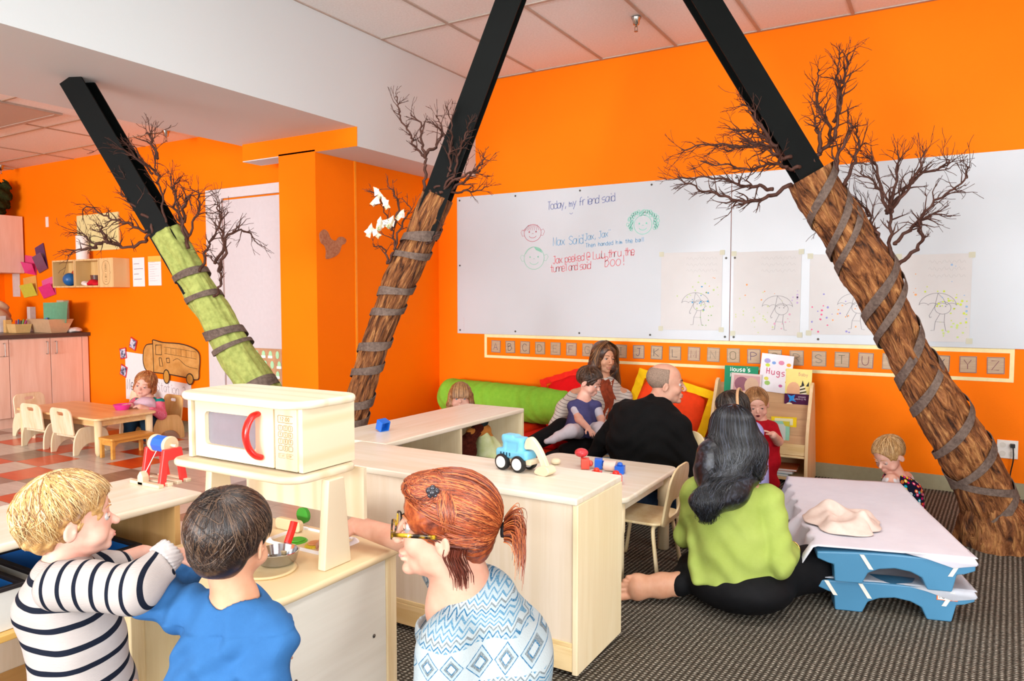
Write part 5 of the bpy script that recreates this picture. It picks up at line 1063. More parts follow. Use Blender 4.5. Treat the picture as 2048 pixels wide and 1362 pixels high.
# ================================================================ BOOKS on the rack
def book(c, w_, h_, th, lean, rot, cover, label, deco=None, name='picture_book'):
    t = empty(name, c, 0, label, 'book', 'picture books on the rack'); t.rotation_euler = (lean, rot, 0)
    MB().box((-w_/2, -th, 0), (w_/2, -th+.002, h_)).box((-w_/2, -.002, 0), (w_/2, 0, h_)).build('cover', cover, t)
    MB().box((-w_/2+.003, -th+.002, .003), (w_/2-.003, -.002, h_-.003)).build('pages', plain('#e9e4d8', .9, .1), t)
    if deco: deco(t, lambda u, v, d=.0006: (u, -th-d, v))
    return t
def spot(t, F, pts, col, nm='picture', d=.0006): m = MB(); m.add([F(u, v, d) for u, v in pts], [tuple(range(len(pts)))]); return m.build(nm, ink(col), t)
def lett(t, F, s_, x, y, h, col, wd_=.004, adv=None, slope=0, flip=False, asp=.62):
    m = MB(); G = (lambda u, v: F(-u, -v, .0012)) if flip else (lambda u, v: F(u, v, .0012)); write(m, s_, x, y, h, G, wd_, adv=adv, slope=slope, jit=.02, asp=asp); return m.build('title', ink(col), t)
book((-1.27, 5.34, .52), .235, .245, .008, -.08, 0, ink('#1f8a63'), 'green picture book with a white title, back row left', lambda t, F: (lett(t, F, "Mouse's", -.075, .205, .030, '#eef4ee', .005, .022), lett(t, F, 'First', -.075, .165, .026, '#eef4ee', .004, .019)))
book((-1.235, 5.318, .50), .21, .215, .006, -.10, .03, ink('#d9c6c0'), 'pinkish picture book in front of the green one', lambda t, F: (spot(t, F, [(-.09, .02), (.095, .02), (.095, .2), (-.085, .2)], '#c79a9a'), spot(t, F, ring(-.03, .14, .05, .05, 14)[:-1], '#8d5c6a', d=.0009), spot(t, F, ring(.04, .13, .05, .06, 14)[:-1], '#c9a88e', d=.001), spot(t, F, ring(-.02, .06, .07, .03, 14)[:-1], '#e0c4a8', d=.0012)))
book((-1.045, 5.355, .59), .215, .265, .008, -.06, .08, ink('#e7e4ea'), 'white picture book with the red word Hugs, tallest in the back row', lambda t, F: (lett(t, F, 'Hugs', -.062, .125, .042, '#c8416a', .005, .034, -.05), [spot(t, F, ring(x, z, r_, r_*.8, 9)[:-1], c_) for x, z, r_, c_ in ((-.065, .215, .022, '#a79fd0'), (-.02, .205, .014, '#7aa0d8'), (-.06, .185, .016, '#c6d94e'), (.03, .21, .02, '#d78aa8'), (.08, .2, .016, '#e8a23c'), (.08, .165, .018, '#8ec25a'), (.08, .08, .013, '#e07a4a'), (.04, .05, .013, '#c86a9a'), (-.05, .06, .02, '#9cc46a'), (-.06, .09, .016, '#d9d35c'))]))
book((-.885, 5.352, .56), .17, .20, .008, -.06, .02, ink('#efe08a'), 'pale yellow picture book with a zebra head, back row right', lambda t, F: (lett(t, F, 'Baby', .0, .155, .022, '#e0aa84', .003, .016, -.06), spot(t, F, ring(-.03, .05, .045, .06, 14, 0, 360)[:-1], '#e8b48c'), [spot(t, F, [(x, z), (x+.05-.004*k, z+.012), (x+.05-.004*k, z+.02), (x, z+.009)], '#2c2c2e' if k % 2 == 0 else '#efece4', d=.0008+.0002*k) for k, (x, z) in enumerate((.012, .01+.011*q) for q in range(7))], spot(t, F, [(.02, .09), (.026, .125), (.04, .09)], '#2c2c2e'), spot(t, F, [(.05, .085), (.068, .12), (.068, .085)], '#2c2c2e')))
book((-.889, 5.322, .425), .158, .165, .010, -.10, 0, ink('#4a1140'), 'dark purple picture book turned upside down on the rack', lambda t, F: (lett(t, F, 'PURPLE', -.072, -.028, .020, '#e4d4e4', .0035, .016, 0, True), lett(t, F, 'CRAYON', -.072, -.052, .020, '#e4d4e4', .0035, .016, 0, True), lett(t, F, 'by Crockett', -.06, -.135, .010, '#c9b4c9', .002, .0075, 0, True), lett(t, F, 'Johnson', -.06, -.15, .010, '#c9b4c9', .002, .0075, 0, True), spot(t, F, [(-.06, .16), (-.035, .15), (-.01, .16), (-.018, .13), (-.0, .11), (-.03, .118), (-.05, .105), (-.045, .13)], '#2b8fe0'), spot(t, F, ring(-.045, .085, .024, .02, 14)[:-1], '#e6dfc0'), spot(t, F, ring(-.05, .018, .024, .018, 14)[:-1], '#d49ad4')))
book((-1.13, 5.29, .425), .10, .11, .006, -.12, 0, ink('#e2dfe2'), 'small white picture card with a red shape, middle tier', lambda t, F: (spot(t, F, ring(0, .055, .034, .042, 14)[:-1], '#d5cfd4'), spot(t, F, ring(.012, .05, .008, .028, 12)[:-1], '#c83c58', d=.001)))
book((-.955, 5.262, .32), .165, .115, .012, -.12, -.03, ink('#f0cf18'), 'yellow board book behind the mint one, lower tier', lambda t, F: spot(t, F, rrect(-.06, .06, .06, .105, .004, 2), '#e8e0b4'))
book((-1.015, 5.215, .225), .21, .185, .012, -.12, -.02, ink('#8fc9ae'), 'mint picture book with a blue creature, lower tier', lambda t, F: (spot(t, F, rrect(-.085, .015, .08, .165, .004, 2), '#c4cfc8'), spot(t, F, ring(-.01, .115, .035, .022, 14)[:-1], '#3a9fd0', d=.0009), spot(t, F, ring(-.01, .085, .02, .014, 12)[:-1], '#7c8a6a', d=.0012), spot(t, F, ring(.055, .03, .022, .02, 14)[:-1], '#4e4a48', d=.0009), spot(t, F, ring(-.04, .03, .045, .016, 14)[:-1], '#b08a50', d=.001), spot(t, F, [(.105, .185), (.06, .185), (.075, .155), (.105, .15)], '#c8c23a', d=.001)))
for k, (z_, c_, lb) in enumerate(((.0485, '#9fc4cf', 'pale blue book lying at the bottom of the rack'), (.066, '#d9dfe0', 'white book lying on the pale blue one at the bottom of the rack'), (.083, '#c96a3c', 'orange book topmost of the flat pile at the bottom of the rack'))):
    t = empty('picture_book', (-1.05+.02*k, 5.27, z_), .06*k-.05, lb, 'book'); MB().box((-.15, -.10, 0), (.15, .10, .002)).box((-.15, -.10, .013), (.15, .10, .015)).box((-.15, .098, .002), (.15, .10, .013)).build('cover', ink(c_), t); MB().box((-.147, -.097, .002), (.147, .097, .013)).build('pages', plain('#e4e6e2', .9, .1), t)
# open picture book with an owl-like night scene on the mat
t = empty('open_book', (-2.02, 4.78, .145), .12, 'open blue and green picture book lying on the orange mat', 'book')
MB().box((-.17, -.17, 0), (.13, .13, .004)).build('cover', ink('#c9d2d6'), t)
F = lambda u, v, d=.0: (u, v, .0042+d); spot(t, F, [(-.165, -.165), (.125, -.165), (.125, .125), (-.165, .125)], '#7fb0d2', 'page'); spot(t, F, [(-.165, .0), (.125, .02), (.125, .125), (-.165, .125)], '#a9b85c', 'picture', .0006)
spot(t, F, ring(-.03, -.07, .055, .042, 20)[:-1], '#ece0b8', 'picture', .0008); m = MB(); ribbon(m, [(.10, -.16), (.06, -.06), (.01, .0)], .006, lambda u, v: F(u, v, .0014)); ribbon(m, [(.06, -.06), (.02, -.05)], .004, lambda u, v: F(u, v, .0014)); ribbon(m, [(.09, -.13), (.115, -.07)], .004, lambda u, v: F(u, v, .0014)); ribbon(m, [(-.01, -.09), (.05, -.075)], .006, lambda u, v: F(u, v, .0014)); m.build('branch_drawing', ink('#3a3038'), t)

# ================================================================ TOYS
def brick(c, rz, col, label, tilt=(0, 0), s=.045, group='toy bricks'):
    t = empty('toy_brick', c, 0, label, 'toy brick', group); t.rotation_euler = (tilt[0], tilt[1], rz); m_ = plain(col, .28, .5, .02)
    o = rrect(-s/2, -s/2, s/2, s/2, .003, 2); i = rrect(-s/2+.006, -s/2+.006, s/2-.006, s/2-.006, .003, 2); n = len(o); vs = [(a, b, 0) for a, b in o]+[(a, b, 0) for a, b in i]+[(a, b, s*.8) for a, b in o]+[(a, b, s*.6) for a, b in i]
    fs = []
    for q in range(n): r = (q+1) % n; fs += [(q, n+q, n+r, r), (q, r, 2*n+r, 2*n+q), (n+q, 3*n+q, 3*n+r, n+r)]
    fs += [tuple(range(2*n, 3*n)), tuple(range(3*n, 4*n))[::-1]]
    MB().add(vs, fs).build('body', m_, t, bevel=.0012)
    MB().lathe([(s*.30, s*.8), (s*.30, s*1.0), (s*.22, s*1.12), (s*.08, s*1.17), (0, s*1.17)], n=18).build('stud', m_, t, smooth=True); return t
RD, BL = '#ea2a22', '#1f64d2'
brick((-1.535, 3.25, .437), .5, '#ee5a4a', 'red toy brick lying on its side on the play table, socket to the camera', (0, PI/2), .05)
brick((-1.478, 3.285, .437), .4, BL, 'blue toy brick lying against the red ones on the play table', (0, PI/2), .048)
t = empty('toy_rattle', (-1.545, 3.275, .462), 0, 'red and white patterned ball toy resting on the lying red brick', 'toy'); MB().ell((0, 0, .022), (.034, .034, .022)).build('dome', plain('#d8434a', .3, .5, .3, 120), t, smooth=True)
brick((-1.335, 3.26, .4105), .2, BL, 'blue toy brick standing stud up on the play table')
brick((-1.272, 3.06, .4105), .5, RD, 'red toy brick nearest the cabinet\'s right corner on the play table', s=.052); brick((-1.385, 3.10, .4105), .2, '#e8452f', 'red toy brick half hidden behind the long cabinet on the play table', s=.045)
brick((-2.335, 2.735, .622), -.35, '#1765c8', 'single blue toy brick lying on the shelf running back to the bolster', (.15, -PI/2+.35), .052)
tag(MB().lathe([(0, 0), (.022, 0), (.025, .006), (.025, .06), (0, .063)], (-1.42, 3.27, .437), 18, (1, .1, 0)).build('wooden_peg', plain('#e8cbbf', .5, .3), auto=.5), 'pale pink wooden peg lying between bricks on the play table', 'toy')
tag(MB().ell((-1.685, 3.27, .426), (.026, .026, .016)).build('wooden_bead', plain('#ece0bf', .5, .3), smooth=True), 'cream wooden bead at the left of the play table', 'toy')
# toy digger on the long cabinet
D_ = empty('toy_digger', (-1.37, 2.37, .6), 2.1, 'light blue wooden toy digger with black wheels on the long cabinet', 'toy digger'); D_.rotation_euler.z = math.radians(-8)
mb_ = plain('#6fbfe0', .3, .5, .02); mc = pine('#efe2c8', '#e2cfa6', 0)
S_ = SDF(.003); S_.box((-.02, 0, .062), (.075, .036, .018), rad=.012); S_.box((-.02, 0, .098), (.048, .030, .028), rad=.014, k=.01); S_.box((-.045, 0, .118), (.03, .026, .014), rad=.01, k=.01); S_.box((-.02, -.034, .092), (.028, .006, .016), rad=.004, k=.003, op=-1)
S_.build('cab', mb_, D_)
m = MB()
for k in range(4): m.box((-.068+k*.014, -.0365, .055), (-.062+k*.014, -.0355, .068))
m.build('vent_marks', ink('#22506a'), D_)
MB().prism(rrect(-.085, .03, .07, .05, .006, 3), -.028, .028, 'y').build('chassis', mc, D_, bevel=.002)
for x in (-.058, .018):
    for y in (-.046, .022):
        wl = MB().lathe([(.022, 0), (.03, .002), (.031, .012), (.031, .02), (.028, .024), (.0, .024)], (x, y, .031), 26, (0, 1, 0)).build('wheel', plain('#1e1f20', .4, .4), D_, auto=.6)
        MB().lathe([(0, -.003), (.021, -.002), (.023, .002), (0, .004)], (x, y, .031), 24, (0, 1, 0)).build('hub', plain('#e6e4e2', .4, .4), wl, smooth=False, auto=.6)
MB().prism(catmull([(.03, .085), (.035, .12), (.06, .132), (.095, .10), (.125, .05), (.14, .012), (.115, .006), (.098, .045), (.07, .085), (.03, .085)], 4)[:-1], -.014, .006, 'y').build('arm', pine('#f0e6d2', '#e4d4b0', 2), D_, bevel=.003)
MB().prism(catmull([(.085, .006), (.10, .03), (.135, .035), (.15, .015), (.13, .0), (.085, .006)], 4)[:-1], -.028, .022, 'y').build('bucket', pine('#ecdcc0', '#dfcaa2', 0), D_, bevel=.003)
# red windmill toy on the near shelf
T_ = empty('toy_winch', (-2.355, 1.575, .6), 0, 'red wooden winch toy with a blue drum on the near left shelf', 'toy'); mr = plain('#ee3a38', .3, .5, .02)
def aframe(x): 
    o_ = [(-.055, 0), (-.03, 0), (-.018, .085), (.018, .085), (.03, 0), (.055, 0), (.034, .125), (-.034, .125)]
    return MB().prism(o_, x, x+.016, 'x').build('a_frame', mr, T_, bevel=.003)
aframe(-.055); aframe(.042)
MB().lathe([(0, -.03), (.030, -.03), (.030, .03), (0, .03)], (-.0, 0, .135), 8, (1, 0, 0)).build('drum', plain('#1563c4', .25, .5, .02), T_, bevel=.002); 
for x in (-.047, .031): MB().lathe([(0, 0), (.028, 0), (.031, .004), (.031, .012), (.028, .016), (0, .016)], (x, 0, .135), 24, (1, 0, 0)).build('drum_disc', pine('#f2e2c4', '#e3cda2', 2), T_, auto=.5)
MB().tube([(-.075, 0, .135), (.075, 0, .135)], .005, 8).build('axle', mc, T_); MB().tube([(0, -.025, .115), (-.03, -.055, .03)], .0014, 6).build('cord', ink('#e2e0da'), T_)
MB().prism([(-.045, .03), (-.03, .048), (-.015, .03), (-.015, .0), (-.045, .0)], -.07, -.045, 'y').build('bucket', mc, T_, bevel=.002)
for k, y in enumerate((-.07, -.035, .0, .035)): MB().box((-.09, y, .0), (.075, y+.02, .012)).build('base_slat', mc, T_, bevel=.002)
# bins on the near shelf
def bin_(x0, x1, y0, y1, z0, h_, label):
    t = empty('toy_bin', ((x0+x1)/2, (y0+y1)/2, z0), 0, label, 'bin', 'toy bins on the near shelf')
    tub(t, x0, x1, y0, y1, z0, z0+h_, .012, plain('#dcdcd8', .4, .4, .02), .006)
    q = P('rim', MB().add([(a, b, z) for z in (z0+h_-.004, z0+h_+.008) for a, b in ((x0-.004, y0-.004), (x1+.004, y0-.004), (x1+.004, y1+.004), (x0-.004, y1+.004), (x0+.012, y0+.012), (x1-.012, y0+.012), (x1-.012, y1-.012), (x0+.012, y1-.012))],
        [f for i in range(4) for f in ((i, (i+1) % 4, 4+(i+1) % 4, 4+i), (8+i, 12+i, 12+(i+1) % 4, 8+(i+1) % 4), (i, 8+i, 8+(i+1) % 4, (i+1) % 4), (4+i, 4+(i+1) % 4, 12+(i+1) % 4, 12+i))]), plain('#241f22', .5, .3), t, bevel=.002)
    tub(t, x0+.008, x1-.008, y0+.008, y1-.008, z0+.009, z0+h_-.002, .012, plain('#1f6ec0', .4, .4, .02), .003).name = 'lining'; return t
bin_(-2.47, -2.14, .60, 1.015, .353, .115, 'white toy bin with blue lining and black rim, at the photo\'s left edge'); bin_(-2.47, -2.16, 1.06, 1.36, .353, .115, 'white toy bin with dark blue lining behind the striped child')
tag(MB().ell((-2.21, .93, .43), (.05, .045, .04)).build('toy_fruit', plain('#e8b31e', .3, .4), smooth=True), 'yellow toy fruit in the left bin', 'toy fruit'); tag(MB().ell((-2.30, .92, .44), (.045, .05, .05)).build('toy_cup', plain('#a9927c', .4, .4), smooth=True), 'tan rounded toy in the left bin, behind the yellow fruit', 'toy'); tag(MB().ell((-2.22, .985, .42), (.03, .02, .03)).build('toy_fruit', plain('#b8202c', .3, .4), smooth=True), 'red toy fruit at the end of the left bin', 'toy fruit')
tag(MB().lathe([(0, 0), (.07, 0), (.085, .012), (.08, .014), (.066, .006), (0, .006)], (-2.21, 1.38, .0805), 30).build('wooden_plate', plain('#d9954e', .4, .3), auto=.5), 'round wooden toy plate on the bottom shelf between the boys', 'plate')
tag(MB().tube(ring3 if False else [(-2.30+.022*math.cos(a), 1.40+.022*math.sin(a), .085) for a in [k*PI/8 for k in range(17)]], .005, 8).tube([(-2.28, 1.40, .086), (-2.20, 1.43, .10)], .006, 8).build('wooden_spoon', plain('#c99a68', .5, .3), auto=.5), 'curly wooden toy spoon on the bottom shelf', 'toy spoon')
tag(MB().ell((-1.90, 1.45, .155), (.05, .05, .046)).build('toy_pot', plain('#d8cf1c', .3, .4), smooth=True), 'yellow round toy pot inside the play kitchen', 'toy pot')
# dolls in the shelf compartment
dl = empty('rag_doll', (-2.30, 3.42, .35), 0, 'rag doll with dark red yarn hair and tan face in the shelf compartment', 'doll')
S_ = SDF(.005); S_.ell((-2.27, 3.33, .41), (.055, .06, .075), k=.02); S_.cone((-2.26, 3.34, .47), (-2.25, 3.42, .52), .035, .03, k=.02); S_.disp = lambda P_: .004*np.sin(P_[:, 1]*160+20*np.sin(P_[:, 2]*20)); S_.build('hair', cloth_mat('#5c2417', 'yarn', .95, '#3a120b', 60, .8), dl, off=dl.location)
S_ = SDF(.005); S_.cone((-2.26, 3.36, .50), (-2.25, 3.50, .50), .028, .03, k=.02); S_.cone((-2.25, 3.47, .52), (-2.24, 3.58, .40), .024, .02); S_.build('body', cloth_mat('#c9813c', 'doll_cloth'), dl, off=dl.location)
S_ = SDF(.005); S_.cone((-2.25, 3.46, .49), (-2.24, 3.52, .36), .02, .085, k=.02, side=(0, 1, 0), asp=1.3); S_.plane((0, 0, .352), (0, 0, -1), .003); S_.disp = lambda P_: .004*np.sin(P_[:, 1]*90); S_.build('dress', cloth_mat('#d9e0b8', 'pale_dress', .8, '#c3cf8f', 20), dl, off=dl.location)
S_ = SDF(.004); S_.ell((-2.245, 3.475, .545), (.02, .042, .028), np.array(Matrix.Rotation(.7, 3, 'X'))); S_.build('cap', cloth_mat('#1f2e30', 'dark_felt'), dl, off=dl.location)
# kitchen play things: pan with a red handle, sliced fruit, blocks
tag(MB().lathe([(0, 0), (.05, 0), (.06, .03), (.056, .03), (.047, .004), (0, .004)], (-1.60, 1.41, .509), 26).tube([(-1.60, 1.355, .535), (-1.585, 1.30, .55)], .007, 8).build('toy_pan', plain('#b8b9bd', .15, .6, metal=1), auto=.5), 'small metal toy pan on the stove ring by the blue boy\'s ear', 'toy pan')
tag(MB().tube([(-1.607, 1.452, .545), (-1.612, 1.475, .578), (-1.614, 1.485, .598)], .011, 10).build('toy_pepper_mill', plain('#e0241c', .3, .5), auto=.5), 'red toy handle standing beside the blue boy\'s ear', 'toy')
def tfruit(c, r, col, cut, label):
    t = empty('toy_fruit', c, .4, label, 'toy fruit', 'wooden fruit in the sink'); S_ = SDF(.0025); S_.ell((0, 0, 0), r); S_.plane((0, 0, r[2]*.55), (0, 0, 1), .004); S_.build('skin', col, t)
    MB().lathe([(0, .001), (r[0]*.66, .001), (r[0]*.6, .003), (0, .003)], (0, 0, r[2]*.55), 20, sx=1, sy=r[1]/r[0]).build('cut_face', plain(cut, .6, .2), t)
sp_ = NT('spotted_yellow'); vv = sp_.n('ShaderNodeTexVoronoi'); sp_.L(sp_.co(scale=(110, 110, 110)), vv.inputs[0]); sp_.base(sp_.ramp(vv.outputs[0], [(.24, '#6a7410'), (.3, '#dcc22a')])); M_spot = sp_.done(.3, .4)
tfruit((-1.625, 1.575, .492), (.032, .036, .026), M_spot, '#dd9a6c', 'yellow spotted wooden fruit half in the white sink'); tfruit((-1.70, 1.575, .49), (.034, .038, .026), plain('#4faa28', .3, .4), '#5ab43a', 'green wooden fruit half in the white sink')
tag(MB().prism(rrect(-.06, 0, .05, .036, .012, 3), -.009, .009, 'y').build('wooden_block', pine('#e9d3ac', '#dcc08c', 0), loc=(-1.80, 1.64, .5005), bevel=.002), 'flat wooden board standing behind the sink', 'block')
tag(MB().box((-.035, -.015, 0), (.045, .012, .02)).build('wooden_block', pine('#e9d0a4', '#d9b880', 0), loc=(-1.66, 1.463, .5005), bevel=.002), 'small wooden block in front of the sink', 'block')
tag(MB().lathe([(0, 0), (.026, 0), (.026, .012), (0, .012)], (-1.80, 1.69, .535), 20, (0, 1, 0)).build('toy_ring', plain('#3f9a34', .3, .4)), 'green disc behind the wooden board at the back of the sink', 'toy')
# pink bowl, beside the little girl
tag(MB().lathe([(0, 0), (.05, 0), (.072, .045), (.068, .045), (.048, .006), (0, .006)], (-6.02, 3.66, .3055), 26).build('bowl', plain('#e23a9c', .2, .5, .02), auto=.6), 'bright pink bowl on the low table beside the little girl', 'bowl')
tag(MB().box((-.09, -.05, 0), (.09, .05, .018)).build('toy_tray', plain('#cbb9a4', .6, .2), loc=(-.62, 4.02, .0005), bevel=.003), 'small tan toy tray on the carpet left of the cots', 'toy'); tag(MB().ell((-.60, 4.28, .03), (.055, .04, .03)).build('toy_block', plain('#1f68b0', .4, .4), smooth=True), 'blue toy on the carpet behind the tray by the cots', 'toy')
# toy and shoe half seen at the right edge by the tree's foot
t = empty('soft_toy', (.40, 4.02, .12), 0, 'yellow soft toy with a grey and white edge, beside the big tree\'s foot', 'soft toy')
S_ = SDF(.006); S_.ell((.455, 4.00, .20), (.075, .06, .085)); S_.build('body', cloth_mat('#c2ad24', 'mustard_plush'), t, off=t.location)
for k, c_ in enumerate(('#dcdcda', '#8d8488', '#d8d5d4')): S_ = SDF(.005); S_.cone((.375+.018*k, 3.985, .20-.012*k), (.455+.018*k, 3.975, .05), .012, .014); S_.build('band', cloth_mat(c_, 'plush_band'), t, off=t.location)
tag(lump('toy_figure', (-.96, 1.92, .045), (.035, .03, .04), '#e02c30', None, None, .1, 3, h=.004, floor_=.001), 'red toy on the carpet under the long cabinet\'s front, by the red-haired woman', 'toy')
PPL = {'stripe':{'head':[-1.525,0.814,0.8],'neck':[-1.535,0.802,0.713],'rs':[-1.444,0.773,0.692],'re':[-1.341,0.822,0.683],'rw':[-1.337,0.897,0.726],'rh':[-1.34,0.942,0.728],'lw':[-1.51,0.954,0.679],'lh':[-1.515,0.975,0.684],'mid':[-1.501,0.811,0.538],'edge':[-1.424,0.856,0.538]},'blue':{'head':[-1.203,0.945,0.775],'neck':[-1.193,0.943,0.669],'ls':[-1.275,0.915,0.617],'le':[-1.378,0.89,0.635],'lw':[-1.406,1.015,0.663],'rs':[-1.108,0.954,0.59],'re':[-1.082,0.917,0.501],'rw':[-1.27,1.058,0.448],'mid':[-1.202,0.929,0.522]},'red':{'head':[-0.913,1.255,0.758],'neck':[-0.892,1.293,0.605],'ls':[-0.859,1.191,0.528],'le':[-0.869,1.177,0.396],'rs':[-0.986,1.439,0.497],'re':[-1.247,1.624,0.545],'rw':[-1.523,1.644,0.56],'rh':[-1.562,1.554,0.53],'sinkh':[-1.569,1.516,0.525],'mid':[-0.861,1.323,0.427]},'green':{'head':[-0.757,3.032,0.681],'neck':[-0.754,3.001,0.536],'ls':[-0.873,2.948,0.45],'rs':[-0.6,3.039,0.436],'re':[-0.536,2.947,0.226],'rw':[-0.53,3.136,0.219],'rh':[-0.529,3.207,0.226],'mid':[-0.72,2.978,0.228],'hip':[-0.701,2.978,0.057],'rk':[-0.529,3.332,-0.009],'lk':[-0.905,3.287,0.057],'ank':[-0.928,2.87,0.12],'toe':[-1.073,2.725,0.095],'hairtip':[-0.788,2.797,0.398]},'man':{'head':[-1.393,4.092,0.755],'neck':[-1.451,4.083,0.613],'ls':[-1.626,4.057,0.564],'le':[-1.756,4.051,0.404],'lw':[-1.876,4.063,0.246],'rs':[-1.291,3.961,0.509],'re':[-1.192,3.95,0.331],'rw':[-1.14,4.158,0.369],'mid':[-1.474,3.987,0.422],'hip':[-1.477,3.944,0.141],'rk':[-1.193,3.825,0.207],'ra':[-1.337,3.334,0.237]},'scarf':{'head':[-2.249,5.159,0.802],'neck':[-2.246,5.174,0.645],'ls':[-2.11,5.222,0.514],'rs':[-2.43,5.033,0.514],'re':[-2.449,4.9,0.434],'rw':[-2.471,4.766,0.365],'mid':[-2.262,5.102,0.404],'hip':[-2.235,5.014,0.237],'rk':[-2.349,4.662,0.339],'ra':[-2.56,4.355,0.234],'lk':[-2.166,4.648,0.241],'la':[-2.387,4.397,0.193],'le':[-2.055,5.128,0.341]},'lap':{'head':[-2.148,4.686,0.67],'neck':[-2.189,4.677,0.549],'rs':[-2.245,4.617,0.496],'re':[-2.164,4.544,0.422],'rw':[-2.067,4.482,0.377],'ls':[-2.107,4.699,0.496],'le':[-2.054,4.667,0.413],'lw':[-2.01,4.575,0.389],'mid':[-2.186,4.647,0.416],'hip':[-2.183,4.643,0.322],'rk':[-2.165,4.423,0.357],'ra':[-2.216,4.333,0.33],'rf':[-2.221,4.271,0.329],'lk':[-2.018,4.569,0.362]},'toddler':{'head':[-1.044,4.812,0.58],'neck':[-1.031,4.835,0.475],'rs':[-1.062,4.792,0.44],'ls':[-0.957,4.853,0.424],'le':[-0.903,4.787,0.353],'lw':[-0.907,4.649,0.413],'lh':[-0.913,4.589,0.446],'mid':[-1.008,4.839,0.309],'hip':[-0.999,4.837,0.213],'foot':[-0.981,4.812,0.01]},'lav':{'head':[-1.044,4.174,0.623],'neck':[-1.002,4.191,0.511],'mid':[-0.945,4.275,0.383],'hip':[-0.94,4.267,0.212],'rs':[-0.924,4.237,0.5]},'flower':{'head':[-0.273,4.58,0.377],'neck':[-0.24,4.616,0.269],'rs':[-0.252,4.503,0.249],'re':[-0.252,4.441,0.193],'rw':[-0.285,4.398,0.185],'mid':[-0.194,4.648,0.154],'hip':[-0.191,4.643,0.056],'ls':[-0.191,4.77,0.214]},'peek':{'head':[-2.894,4.179,0.569]},'girl':{'head':[-6.055,3.894,0.499],'neck':[-6.057,3.92,0.377],'rs':[-6.146,3.864,0.333],'ls':[-5.972,3.967,0.333],'le':[-5.877,3.924,0.235],'lw':[-5.879,3.75,0.267],'mid':[-6.064,3.93,0.242],'hip':[-6.061,3.925,0.131],'rw':[-6.012,3.732,0.302],'re':[-6.107,3.792,0.3],'kn':[-5.937,3.649,0.14]}}
# ================================================================ PEOPLE
CF = np.array((-.5104, .8599, 0.)); CR = np.array((.8599, .5104, 0.)); UP = np.array((0., 0., 1.))
def V3(*a): return np.array(a, float)
def facing(th, pitch=0, roll=0):     # th: 0 towards the viewer's side, 90 towards the photo's right; returns columns right, forward, up
    t = math.radians(th); f = -CF*math.cos(t)+CR*math.sin(t); r = np.cross(f, UP); p = math.radians(pitch); f2 = f*math.cos(p)+UP*math.sin(p); u = UP*math.cos(p)-f*math.sin(p)
    q = math.radians(roll); r2 = r*math.cos(q)+u*math.sin(q); u2 = u*math.cos(q)-r*math.sin(q); return np.stack([r2, f2, u2], 1)
def skin_mat(c='#e8b79c', c2='#dfa388', nm='skin'):
    n = NT(nm); v = n.co(); a = n.noise(v, 22, 3, .5); b = n.noise(v, 400, 2); n.base(n.ramp(a, [(.3, c2), (.7, c)])); n.bump(b, .06, .0008)
    n.b.inputs['Subsurface Weight'].default_value = .12; n.b.inputs['Subsurface Radius'].default_value = (.012, .005, .003); return n.done(.5, .35)
def hair_mat(c1, c2, c3=None, nm='hair', rough=.42):
    n = NT(nm); v = n.co(); a = n.noise(v, 60, 4, .6); b = n.noise(v, 9, 2, .5); f = n.math('ADD', n.math('MULTIPLY', a, .55), n.math('MULTIPLY', b, .45))
    n.base(n.ramp(f, [(.36, c1), (.5, c2), (.64, c3 or c2)])); n.bump(a, .25, .002); return n.done(rough, .5)
